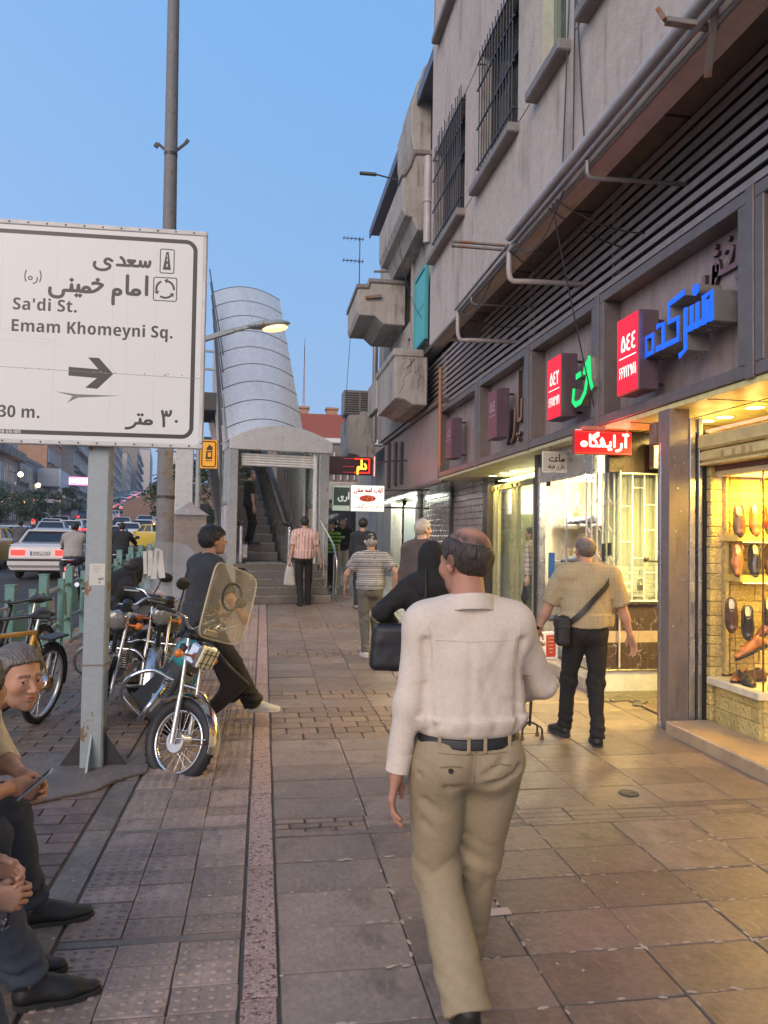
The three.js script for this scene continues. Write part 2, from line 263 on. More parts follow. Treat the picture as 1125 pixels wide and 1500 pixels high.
M.windowGlass = phys([0.03, 0.035, 0.045], 0.06, { metalness: 0, specularIntensity: 1 });
M.pane = phys([1, 1, 1], 0.03, { transmission: 1, thickness: 0, ior: 1.45 });
M.chrome = std([0.72, 0.72, 0.74], 0.16, 1);
M.steel = std([0.45, 0.45, 0.46], 0.34, 0.9, { roughnessMap: T.rough });
M.alu = std([0.55, 0.54, 0.53], 0.4, 0.85, { roughnessMap: T.rough });
M.rubber = tone([0.022, 0.022, 0.023], 0.85, { depth: 0.001 });
M.blackPlastic = std([0.02, 0.02, 0.021], 0.42);
M.white = tone([0.7, 0.69, 0.66], 0.6, { depth: 0.0008 });
M.asphalt = std([1, 1, 1], 0.85, 0, { map: dataTex(512, (u, v) => { const f = fbm(u, v, 80, 2, 91), g = fbm(u, v, 5, 5, 92); return [0.058, 0.054, 0.056].map((c) => c * (0.6 + 0.7 * f) * (0.75 + 0.5 * g)); }, 3), bumpMap: T.bumpFine, bumpScale: 0.004 });
M.earth = tone([0.13, 0.115, 0.1], 0.95, {});
M.dirt = tone([0.075, 0.066, 0.06], 0.95, {});
// worn street slabs: three tones of a mottled dusty cement with scuffs
const slabTex = (base, s) => dataTex(512, (u, v) => { const f = fbm(u, v, 5, 6, s), g = fbm(u, v, 90, 2, s + 3), h = fbm(u, v, 11, 4, s + 7); let c = mix3(base, base.map((x) => x * 1.22), sstep(0.4, 0.75, f)); c = mix3(c, base.map((x) => x * 0.74), sstep(0.55, 0.85, h)); const sc = fbm(u, v * .25, 70, 2, s + 19); c = mix3(c, base.map((x) => x * 1.5), .5 * sstep(.72, .8, sc)); return c.map((x) => x * (0.78 + 0.44 * g)); }, 1.7);
const slabSet = (base, s, rough = 0.62) => [0.84, 1, 1.12].map((k, i) => std([k, k, k], rough, 0, { map: i ? null : null })).map((m, i) => { m.map = slabSet.cache[s] ??= slabTex(base, s); m.bumpMap = T.bump; m.bumpScale = 0.0025; m.roughnessMap = T.rough; return m; });
slabSet.cache = {};
M.slab = slabSet([0.162, 0.127, 0.108], 101, 0.6);
M.brick = slabSet([0.17, 0.125, 0.098], 121, 0.7);
M.tactile = slabSet([0.26, 0.2, 0.172], 141, 0.72);
M.leftBrick = slabSet([0.165, 0.112, 0.096], 151, 0.75);
M.granite = [0.9, 1, 1.1].map((k) => std([k, k, k], 0.6, 0, { map: T.granite ??= dataTex(512, (u, v) => { const f = fbm(u, v, 128, 2, 161), g = fbm(u, v, 64, 2, 163), h = fbm(u, v, 4, 4, 165); let c = mix3([0.3, 0.2, 0.175], [0.42, 0.33, 0.3], sstep(0.5, 0.7, f)); c = mix3(c, [0.08, 0.055, 0.05], sstep(0.64, 0.76, g)); return c.map((x) => x * (0.85 + 0.3 * h)); }, 0.8), bumpMap: T.bumpFine, bumpScale: 0.002 }));
M.cement = slabSet([0.18, 0.15, 0.13], 171, 0.85);

// ---------------------------------------------------------------- ground: level by the camera, then the street climbs and bends away
function G(z) { const d = -z; if (d < 8.5) return 0; if (d < 15.5) return 0.04 * (d - 8.5); if (d < 30) return 0.28 + 0.015 * (d - 15.5); if (d < 60) return 0.4975 + 0.026 * (d - 30); if (d < 100) return 1.2775 + 0.05 * (d - 60); if (d < 187) return 3.2775 + 0.075 * (d - 100); if (d < 330) return 9.8025 + 0.07 * (d - 187); return 19.8125 + 0.01 * (Math.min(d, 900) - 330); }
const roadX = (z) => -8.6 - 0.12 * Math.max(0, -z - 25);      // middle of the carriageway
const roadY = (z) => G(z) - 0.15;
function sheet(x0, x1, zs, y, nx = 1, follow = false) {
  const P = [], I = [];
  zs.forEach((z) => { for (let i = 0; i <= nx; i++) { const s = follow ? roadX(z) - roadX(0) : 0; P.push(lerp(x0, x1, i / nx) + s, y(z), z); } });
  for (let j = 0; j < zs.length - 1; j++) for (let i = 0; i < nx; i++) { const a = j * (nx + 1) + i, b = a + nx + 1; I.push(a, a + 1, b + 1, a, b + 1, b); }
  const g = new THREE.BufferGeometry(); g.setAttribute('position', new THREE.Float32BufferAttribute(P, 3)); g.setIndex(I); g.computeVertexNormals(); return g;
}
const Zs = [14, 6, 0, -4, -8.5, -12, -15.5, -20, -25, -30, -38, -48, -60, -75, -100, -130, -160, -187, -230, -280, -330, -420, -600, -900];
{
  const ground = mesh('ground', sheet(-500, 500, Zs, (z) => G(z) - 0.45, 8), M.earth); ground.userData.kind = 'structure';
  const road = mesh('road', sheet(-14.6, -2.8, Zs.map((z) => z), (z) => roadY(z), 4, true), M.asphalt); road.userData.kind = 'structure';
  const far = mesh('far_pavement', sheet(-19.5, -14.6, Zs, (z) => roadY(z) + 0.12, 1, true), M.cement[1]); far.userData.kind = 'structure';
  const side = mesh('side_pavement', sheet(-2.75, 8, Zs.filter((z) => z < -29), (z) => G(z) - 0.02, 1, true), M.cement[0]); side.userData.kind = 'structure';
  const bits = []; seed(5); // pale painted dashes between the lanes
  for (let z = -9; z > -120; z -= 6) bits.push(sheet(-8.3, -8.18, [z, z - 1.2, z - 2.4], (q) => roadY(q) + 0.004, 1, true));
  mesh('lane_marking', bits, tone([0.42, 0.42, 0.4], 0.8, { depth: 0.001 })).userData.kind = 'structure';
  const kerb = structure('kerb');
  for (let z = -3; z > -30; z -= 1) { const y = G(z - 0.5); mesh('kerbstone', [span(-2.8, -2.62, y - 0.35, y + 0.012, z - 0.99, z, 0.012)], M.cement[Math.floor(rnd() * 3)], kerb); }
}
// ---------------------------------------------------------------- pavement, laid piece by piece
const pavement = structure('pavement');
{
  seed(11);
  const base = mesh('bedding', [sheet(-2.62, 5.2, [3, 0, -4, -8.5, -12, -15.5, -20, -25, -30], (z) => G(z) - 0.014, 2)], tone([0.1, 0.08, 0.066], 0.95, { depth: 0.006 }), pavement);
  const cache = {};
  const piece = (w, d, make) => cache[w.toFixed(3) + '_' + d.toFixed(3) + (make ? make.name : '')] ??= boxUV(flat(make ? make(w, d) : cbox(w, 0.05, d, 0, -0.025, 0, 0.0035)));
  const rest = {};
  const limit = { slab: 300, brick: 300, tactile_tile: 220, kerb_slab: 60 }, used = {};
  function lay(name, mats, x0, x1, z0, z1, o = {}) { // z0 nearer than z1
    const gap = o.gap ?? 0.006, w = Math.abs(x1 - x0) - gap, d = Math.abs(z0 - z1) - gap, x = (x0 + x1) / 2, z = (z0 + z1) / 2, m = mats[Math.floor(rnd() * mats.length)];
    const slope = Math.atan2(G(z1) - G(z0), Math.abs(z0 - z1)), g = piece(Math.round(w * 200) / 200, Math.round(d * 200) / 200, o.make);
    const mt = new THREE.Matrix4().compose(V(x + rr(-.002, .002), G(z) + rr(-0.0035, 0.0018), z), new THREE.Quaternion().setFromEuler(new THREE.Euler(slope + rr(-.004, .004), rr(-.006, .006), rr(-.004, .004))), V(1, 1, 1));
    // the texture is shifted from piece to piece, so that no two look alike
    if ((used[name] ?? 0) < (limit[name] ?? 300) && z > -11 && x > -3) {
      used[name] = (used[name] ?? 0) + 1; const v = Math.floor(rnd() * 6), key = g.uuid + v;
      const gg = cache[key] ??= (() => { const q = g.clone(), uv = q.attributes.uv; for (let i = 0; i < uv.count; i++) uv.setXY(i, uv.getX(i) + v * 0.37, uv.getY(i) + v * 0.53); return q; })();
      const o2 = new THREE.Mesh(gg, m); o2.name = name; o2.castShadow = o2.receiveShadow = true; mt.decompose(o2.position, o2.quaternion, o2.scale); pavement.add(o2);
    } else (rest[name] ??= []).push(boxUV(g.clone().applyMatrix4(mt)));
  }
  const cols = [0.095, 0.615, 1.07, 1.55, 2.03, 2.51, 2.99, 3.47, 3.95, 4.43];
  const bricksRow = (x0, x1, z0, z1, n, off) => { const w = (x1 - x0) / n; for (let i = off ? -1 : 0; i < n; i++) { const a = Math.max(x0, x0 + (i + (off ? .5 : 0)) * w), b = Math.min(x1, x0 + (i + 1 + (off ? .5 : 0)) * w); if (b - a > 0.02) lay('brick', M.brick, a, b, z0, z1, { gap: 0.014 }); } };
  function tileRow(z0, z1, shift = 0) { for (let i = 0; i < cols.length - 1; i++) lay('slab', M.slab, cols[i] + (i ? shift : 0), cols[i + 1] + shift, z0, z1); }
  function bandNear(z0, z1) { // thin border, three rows: bricks by the kerb line, small slabs beyond, thin border
    lay('slab', M.slab, cols[0], 1.55, z0, z0 - 0.05); lay('slab', M.slab, 1.55, 3, z0, z0 - 0.05); lay('slab', M.slab, 3, 4.43, z0, z0 - 0.05);
    const a = z0 - 0.05, h = (a - z1) / 3;
    for (let r = 0; r < 3; r++) { bricksRow(cols[0], cols[1], a - r * h, a - (r + 1) * h, 3, r % 2); for (let x = cols[1]; x < 4.3; x += 0.305) lay('slab', M.slab, x, x + 0.305, a - r * h, a - (r + 1) * h); }
  }
  function bandFar(z0, z1, rows, upto) { const h = (z0 - z1) / rows; for (let r = 0; r < rows; r++) { for (let i = 0; cols[i + 1] < 2.1; i++) bricksRow(cols[i], cols[i + 1], z0 - r * h, z0 - (r + 1) * h, 2, r % 2); for (let x = 2.03; x < 4.3; x += 0.48) if (r % 2 === 0) lay('slab', M.slab, x, x + 0.48, z0 - r * h, z0 - (r + 2) * h); } }
  let z = -1.6;
  for (; z > -3.84; z -= 0.32) tileRow(z, z - 0.32);
  bandNear(z, -4.42); z = -4.42;
  for (let r = 0; r < 5; r++) { tileRow(z, z - 0.336, 0.02); z -= 0.336; }
  bandFar(z, -7.22, 6, 2.2); z = -7.22;
  tileRow(z, z - 0.38); z -= 0.38; bandFar(z, z - 0.4, 2, 2.2); z -= 0.4;
  while (z > -29) { for (let r = 0; r < 5 && z > -29; r++) { tileRow(z, z - 0.36); z -= 0.36; } if (z > -29) { bandFar(z, z - 0.54, 3, 2.2); z -= 0.54; } }
  // granite line
  for (let q = -1.7; q > -28;) { const l = rr(0.85, 1.25), e = Math.abs(q + 6.2) < 1 ? 0.4 : l; lay('kerb_slab', M.granite, -0.045, 0.088, q, q - e, { gap: 0.01 }); q -= e; }
  // tactile strip with raised studs
  function studded(w, d) {
    const gs = [cbox(w, 0.05, d, 0, -0.025, 0, 0.003)];
    for (let i = 0; i < 4; i++) for (let j = 0; j < 3; j++) { const s = new THREE.CylinderGeometry(0.0095, 0.0145, 0.007, 6, 1).scale(1.25, 1, 0.72).translate((i - 1.5) * w / 4, 0.003, (j - 1) * d / 3); gs.push(s); }
    return merge(gs);
  }
  const tx = [-0.055, -0.295, -0.535, -0.775]; let row = 0;
  for (let q = -1.7; q > -27; row++) {
    if (row % 13 === 10 || row % 13 === 5) { lay('slab', M.slab, -0.775, -0.055, q, q - 0.055); q -= 0.055; continue; }
    for (let c = 0; c < 3; c++) lay('tactile_tile', M.tactile, tx[c + 1], tx[c], q, q - 0.156, { make: studded, gap: 0.007 }); q -= 0.156;
  }
  for (let q = -1.8; q > -27; q -= 0.86) lay('kerb_slab', M.cement, -0.935, -0.785, q, q - 0.86, { gap: 0.012 });
  for (let q = -2.2, r = 0; q > -24; q -= 0.135, r++) for (let x = -0.945 + (r % 2 ? 0.15 : 0); x > -2.6; x -= 0.3) lay('brick', M.leftBrick, Math.max(x - 0.3, -2.62), Math.min(x, -0.945), q, q - 0.135, { gap: 0.009 });
  for (const [n, gs] of Object.entries(rest)) { const r = mesh(n + '_paving', gs, { slab: M.slab, brick: M.brick, tactile_tile: M.tactile, kerb_slab: M.granite }[n][1], pavement, true); r.userData.kind = 'stuff'; }
  // cement patch the sign post stands in, scraps of litter
  const patch = []; for (let i = 0; i < 22; i++) { const a = i / 22 * 2 * PI; patch.push([-1.42 + (0.62 + 0.08 * Math.sin(a * 3) + 0.05 * Math.sin(a * 7 + 1)) * Math.cos(a), 5.35 + (0.5 + 0.06 * Math.sin(a * 4 + 2)) * Math.sin(a)]); }
  const pg = extrude(patch, 0.012, 0.006); pg.rotateX(-PI / 2); mesh('cement_patch', [pg.translate(0, 0.004, 0)], M.cement[0], pavement);
}
seed(21);
{ // small scraps lying about
  const gs = []; for (let i = 0; i < 90; i++) { const x = rr(-2.3, 2.9), z = rr(-2.6, -8), s = rr(0.002, 0.009); gs.push(at(new THREE.IcosahedronGeometry(s, 0).scale(1.4, 0.35, 0.8), x, s * 0.3, z, 0, rr(0, 6))); }
  const l = mesh('litter', gs, tone([0.42, 0.4, 0.37], 0.9, {})); tag(l, 'small pale scraps of litter scattered over the paving', 'litter'); l.userData.kind = 'stuff';
  const mc = []; for (let i = 0; i < 420; i++) { const along = rnd() < .6, x = along ? [0.615, 1.07, 1.55, 2.03, 2.51][Math.floor(rnd() * 5)] + rr(-.012, .012) : rr(.12, 3), z = along ? rr(-2.3, -8) : -1.6 - Math.floor(rr(2, 8)) * .32 + rr(-.012, .012), s = rr(.004, .013); mc.push(at(new THREE.IcosahedronGeometry(s, 0).scale(along ? .7 : 1.8, .22, along ? 1.9 : .7), x, .0015, z, 0, rr(-.3, .3))); }
  const mo = mesh('mortar_crumbs', mc, tone([0.36, 0.31, 0.27], 0.95, {})); tag(mo, 'pale crumbs of old mortar along the joints of the slabs', 'mortar'); mo.userData.kind = 'stuff';
  const t = mesh('paper_scrap', [at(cbox(0.15, 0.003, 0.06, 0, 0.0015, 0, 0.0008), 1.03, 0.002, -3.22, 0, 0.05)], std([1, 1, 1], 0.9, 0, { map: canvasTex(128, 64, (x, w, h) => { x.fillStyle = '#b9a79a'; x.fillRect(0, 0, w, h); x.fillStyle = '#a0483c'; for (let j = 0; j < 4; j++) for (let i = 0; i < 9; i++) if ((i * 7 + j * 3) % 5) x.fillRect(10 + i * 12, 8 + j * 13, 9, 5); }) }));
  boxUV(t.geometry, 7); tag(t, 'printed paper scrap lying flat on the slabs right of the walking man', 'paper');
  const hole = mesh('drain_cover', [at(lathe([[0.001, 0.004], [0.045, 0.004], [0.05, 0.007], [0.062, 0.007], [0.066, 0.0]], 18), 2.37, 0.001, -4.6)], M.darkIron); tag(hole, 'small round dark drain cap set in the slabs before the shoe shop', 'drain');
}
// ---------------------------------------------------------------- the grey building on the right, with the shops under it
const wallX = (pts, holes, x, thick) => { const g = extrude(pts, thick, 0, holes); g.rotateY(PI / 2); return g.translate(x, 0, 0); }; // outline in (distance, height)
const rectPts = (a, b, c, d) => [[a, c], [b, c], [b, d], [a, d]];
const building = thing('commercial_building', 'long grey plastered building with barred windows above the row of shops on the right', 'building');
{
  const wins = [[10.88, 12.8, 6.62, 8.42, 1], [8.46, 10.0, 6.6, 8.4, 1], [7.02, 7.68, 6.6, 8.5, 0], [4.7, 6.35, 6.6, 8.5, 0], [10.9, 12.6, 10.5, 12.2, 0], [8.5, 10.0, 10.5, 12.2, 0]];
  mesh('facade_wall', [wallX([[-4, 5.1], [13.2, 5.1], [13.2, 14], [-4, 14]], wins.map((w) => rectPts(...w.slice(0, 4))), 2.9, 0.25), span(3.152, 12, 5.2, 14, -13.2, -12.95)], M.plaster, building);
  mesh('roof_slab', [span(2.95, 14, 13.8, 14.05, -13.15, 4)], M.oldPlaster, building);
  for (const g of [span(2.893, 2.905, 6.585, 6.597, -8.45, -8.05, .002), span(2.893, 2.905, 6.585, 6.597, -10.85, -10.35, .002), span(2.893, 2.905, 8.4, 8.412, -10.9, -10.0, .002), span(2.893, 2.905, 6.585, 6.597, -6.8, -6.45, .002)]) mesh('plaster_joint', [g], M.sillStone, building);
  for (const [a, b, c, d, barred] of wins) {
    const w = mesh('window', [span(3.09, 3.098, c, d, -b, -a, .001)], M.windowGlass, building);
    const fr = []; const n = b - a > 1 ? 2 : 1;
    for (let i = 0; i <= n; i++) { const z = -lerp(a + .03, b - .03, i / n); fr.push(span(3.03, 3.1, c, d, z - .03, z + .03)); }
    for (const y of [c + .025, d - .025, ...(d - c > 1.6 ? [c + 1.2] : [])]) fr.push(span(3.035, 3.1, y - .025, y + .025, -b, -a));
    mesh('frame', fr, barred ? M.darkIron : tone([0.2, 0.19, 0.17], 0.5, { depth: .001 }), w);
    const ext = c > 10 ? .1 : .3;
    mesh('sill', [span(2.76, 3.02, c - .14, c - .02, -b - .16, -a + (barred ? .06 : .14), .015)], M.sillStone, w);
    if (barred) {
      const br = []; seed(c * 100 | 0); const top = d + 0.02;
      for (let z = a + .05, i = 0; z < b; z += 0.118, i++) br.push(rod([2.84, c + .0, -z], [2.84 + rr(-.004, .004), top + (a > 10.5 ? rr(0, .16) : 0), -z + rr(-.005, .005)], 0.0085, 0.0085, 6));
      for (const y of [c + .18, c + .75, c + 1.3, d - .12]) br.push(span(2.828, 2.852, y - .012, y + .012, -b - .02, -a + .02, .002));
      for (const z of [-b, -a]) for (const y of [c + .18, d - .12]) br.push(span(2.84, 2.95, y - .01, y + .01, z - .01, z + .01, .002));
      mesh('grille', br, M.darkIron, w);
    }
  }
  mesh('curtain', [at(new THREE.PlaneGeometry(0.3, 1.8, 24, 1), 3.14, 7.55, -7.52, 0, -PI / 2)].map((g) => { const p = g.attributes.position; for (let i = 0; i < p.count; i++) p.setX(i, p.getX(i) + 0.02 * Math.sin(i * 1.7)); g.computeVertexNormals(); return g; }), std([0.62, 0.58, 0.36], 0.9, 0, { side: THREE.DoubleSide }), building);
  // underside of the overhang, louvres, fascia
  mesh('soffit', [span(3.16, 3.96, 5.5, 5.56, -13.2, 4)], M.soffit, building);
  for (let z = 2; z > -13; z -= 2.05) mesh('soffit_joint', [span(3.2, 3.9, 5.485, 5.499, z - .012, z + .012, .003)], M.darkIron, building);
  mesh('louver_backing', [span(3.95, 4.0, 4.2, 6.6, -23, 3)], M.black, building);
  for (let i = 0; i < 11; i++) { // the slats stop behind the overhang in front, and rise higher beyond its end
    const y = 4.36 + i * 0.118, z0 = 3, z1 = -17.3, g = cbox(0.022, 0.06, z0 - z1, 0, 0, (z0 + z1) / 2, .004); at(g, 3.74, y, 0, 0, 0, rad(14));
    mesh('louver_slat', [g], M.louver, building);
  }
  for (const z of [-2.2, -5.1, -7.75, -10.4, -13.0, -15.8]) mesh('louver_post', [span(3.77, 3.86, 4.3, 5.64, z - .018, z + .018, .003)], M.louver, building);
  mesh('upper_back_wall', [span(4.0, 4.3, 5.66, 14, -23.2, -13.22)], M.oldPlaster, building);
  const bays = [[-2.35, -4.93], [-5.03, -7.5], [-7.6, -9.66], [-9.76, -12.1], [-12.2, -14.9]];
  bays.forEach(([z0, z1], k) => {
    const y0 = 2.85, y1 = 4.26, f = 0.1, m = M.fasciaFrame;
    mesh('fascia_frame', [span(3.5, 3.78, y1 - f, y1, z1, z0), span(3.5, 3.78, y0, y0 + f, z1, z0), span(3.5, 3.78, y0 + f, y1 - f, z0 - f, z0), span(3.5, 3.78, y0 + f, y1 - f, z1, z1 + f), span(3.49, 3.79, y0 - .012, y1 + .012, z1 - .1, z1 - .002, .004)], m, building);
    const n = 3, L = (z0 - f) - (z1 + f);
    for (let i = 0; i < n; i++) mesh('fascia_panel', [span(3.69, 3.73, y0 + f, y1 - f, z1 + f + L * i / n + .003, z1 + f + L * (i + 1) / n - .003, .003)], M.fasciaGrey, building);
  });
  mesh('fascia_panel', [span(3.62, 3.72, 2.86, 4.42, -22.6, -15.02)], M.fasciaGrey, building);
  mesh('fascia_trim', [span(3.54, 3.74, 4.43, 4.52, -22.6, -15.02), span(3.58, 3.74, 2.78, 2.855, -22.6, -15.02)], M.fasciaFrame, building);
  for (const [z, a] of [[-19.6, 1.1], [-20.5, 1.2], [-21.6, 1.3]]) mesh('dark_slot', [span(3.55, 3.63, 3.05, 3.05 + a, z - .14, z + .14)], M.darkIron, building);
  // ceiling under the fascia
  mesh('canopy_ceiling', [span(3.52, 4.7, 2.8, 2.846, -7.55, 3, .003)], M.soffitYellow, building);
  mesh('canopy_ceiling', [span(3.52, 4.7, 2.8, 2.846, -14.95, -7.56, .003)], tone([0.5, 0.46, 0.28], 0.6, { depth: .001 }), building);
  mesh('canopy_ceiling', Array.from({ length: 30 }, (_, i) => span(3.7, 4.7, 2.79, 2.84, -15.0 - i * .28 - .26, -15.0 - i * .28, .006)), tone([0.6, 0.6, 0.58], 0.25, { depth: .0005, metal: .5 }), building);
  mesh('ceiling_seam', [span(3.55, 4.6, 2.795, 2.801, -6.9, -6.885, .001), span(3.55, 4.6, 2.795, 2.801, -5.6, -5.585, .001), span(3.98, 3.995, 2.795, 2.801, -7.5, -3, .001)], M.darkIron, building);
  mesh('side_wall', [span(4.7, 9, 0.0, 5.1, -23, 3)], M.oldPlaster, building);
  // pipes and conduits along the lower edge
  const px = 2.84; const P = (x, y, z) => V(x, y, z);
  mesh('gutter_pipe', [rod([px - .02, 5.3, 3], [px - .02, 5.22, -8.5], .05, .05, 14), rod([px + .06, 5.36, 3], [px + .06, 5.3, -8.4], .035, .035, 10)], M.pipeWhite, building);
  mesh('gutter_pipe', [rod([px - .01, 5.13, 3], [px - .01, 5.11, -8.4], .026, .026, 10), rod([px + .07, 5.085, 3], [px + .07, 5.07, -13], .02, .02, 8), rod([px + .0, 5.07, -8.3], [px, 5.06, -11], .024, .024, 8), rod([px - .03, 5.13, -8.5], [px - .03, 5.1, -11], .02, .02, 8)], M.pipeGrey, building);
  const elbow = (z, drop, r) => tube([P(px, 5.08, z), P(px, 5.08 - drop * .7, z), P(px + .04, 5.08 - drop, z), P(px + .25, 5.08 - drop, z + .02), P(3.78, 5.08 - drop, z + .06)], r, 30, 8, false, .3);
  mesh('bent_conduit', [elbow(-8.55, .36, .034)], M.pipeWhite, building); mesh('bent_conduit', [elbow(-10.95, .45, .032)], M.pipeWhite, building); mesh('bent_conduit', [elbow(-6.35, .16, .022)], M.pipeGrey, building); mesh('bent_conduit', [elbow(-10.2, .14, .016)], M.pipeGrey, building);
  mesh('iron_bracket', [span(2.2, 3.4, 5.18, 5.205, -8.83, -8.79, .003), span(2.2, 3.4, 5.235, 5.26, -8.83, -8.79, .003), span(2.2, 2.215, 5.18, 5.26, -8.84, -8.78, .003)], M.rust, building);
  mesh('iron_bracket', [bar([2.62, 5.16, -4.62], [2.96, 5.1, -4.55], .06, .035), bar([2.62, 5.16, -4.62], [2.59, 5.26, -4.66], .06, .03), bar([2.8, 5.24, -4.3], [2.98, 4.86, -4.7], .05, .03)], M.rust, building);
  const sag = (a, b, s, n = 10) => Array.from({ length: n + 1 }, (_, i) => { const t = i / n; return P(lerp(a[0], b[0], t), lerp(a[1], b[1], t) - s * 4 * t * (1 - t), lerp(a[2], b[2], t)); });
  const wires = [[[2.84, 5.1, -8.4], [2.84, 5.06, -6.9], .3], [[2.84, 5.06, -7.3], [3.72, 4.75, -7.4], .05], [[2.84, 5.06, -7.1], [3.7, 4.7, -6.9], .08], [[2.84, 5.06, -8.5], [3.72, 4.72, -8.6], .1], [[2.84, 5.08, -10.9], [3.75, 4.8, -10.6], .12], [[2.84, 5.06, -7.2], [3.52, 3.0, -7.62], .06], [[3.72, 4.3, -9.9], [3.72, 4.18, -11.6], .25], [[2.84, 5.07, -11], [2.9, 5.06, -9.4], .22],
    [[2.87, 8.4, -6.75], [2.87, 5.4, -7.0], 0], [[2.87, 7.3, -6.72], [2.87, 5.35, -6.75], .03], [[2.87, 7.3, -6.74], [2.87, 5.4, -6.5], .05], [[3.5, 4.1, -12.3], [3.5, 3.98, -13.8], -.05]];
  mesh('cable', wires.map(([a, b, s]) => tube(sag(a, b, s), .0075, 14, 5)), M.darkIron, building);
  mesh('wall_pipe', [rod([3.42, 3.05, -14.5], [3.42, 5.02, -14.5], .035, .035, 10)], std([0.4, 0.17, 0.07], .7), building);
  mesh('rain_pipe', [rod([2.84, 7.0, -13.26], [2.84, 8.6, -13.26], .07, .07, 12), rod([2.84, 7.75, -13.26], [2.84, 7.82, -13.26], .085, .085, 12)], M.pipeWhite, building);
}
{ // green neon tube on the upper wall, just above the picture; its light tints the plaster
  const t = thing('neon_tube', 'green neon tube on the upper wall above the open window, outside the picture', 'neon tube', [2.72, 8.1, -6.45]); mesh('tube', [rod([0, -.5, 0], [0, .5, 0], .03)], glow([.1, 1, .45], 4), t); mesh('holder', [bar([0, .4, 0], [.18, .4, 0], .03, .03), bar([0, -.4, 0], [.18, -.4, 0], .03, .03)], M.darkIron, t);
  const l = new THREE.PointLight(new THREE.Color(.12, 1, .5), 1.6); l.position.set(-.05, 0, 0); l.shadow.radius = 4; l.castShadow = true; l.name = 'lamp'; t.add(l);
}
// ---------------------------------------------------------------- ceiling lights under the canopy
{
  const spots = [[4.21, -7.28, 'nearest the barred window'], [4.18, -6.61, 'third from the right'], [4.21, -6.36, 'second from the right'], [4.15, -5.84, 'rightmost'], [4.2, -4.9, ''], [4.2, -3.9, ''], [4.2, -2.9, ''], [4.2, -13.46, 'leftmost of three over the open door'], [4.21, -12.85, 'middle of three over the open door'], [4.24, -12.4, 'right of three over the open door']];  // the two nearest unnamed lamps lie out of view, added to warm the paving
  spots.forEach(([x, z, w], i) => {
    const warm = z > -8, t = thing('ceiling_light', w ? (z > -8 ? 'round white ceiling light in the yellow canopy by the shoe shop, ' + w : 'round white ceiling light, ' + w + ' beside the shutters') : 'round white ceiling light outside the picture over the shoe shop entrance', 'ceiling light', [x, 2.8, z], 0, 'ceiling lights set into the shop canopy');
    mesh('rim', [lathe([[.075, 0], [.078, -.008], [.1, -.006], [.104, 0]], 24)], tone([.6, .5, .3], .4, { depth: 0 }), t);
    mesh('diffuser', [at(new THREE.CylinderGeometry(.076, .076, .006, 24), 0, -.003, 0)], glow([1, .86, .55], 9), t);
    const l = new THREE.SpotLight(new THREE.Color(1, .7, .17), warm ? 32 : 8, 0, rad(78), 0.7); l.position.set(0, -.03, 0); l.target.position.set(-.25, -2, 0); l.shadow.radius = 4; l.castShadow = true; l.name = 'lamp'; t.add(l, l.target); l.target.name = 'aim';
    if (warm) { const g = new THREE.PointLight(new THREE.Color(1, .7, .2), .22); g.position.set(0, -.17, 0); g.shadow.radius = 4; g.castShadow = true; g.name = 'glow'; t.add(g); }  // added fill lamp below the fixture, brightens the canopy in place of bounced light
  });
}
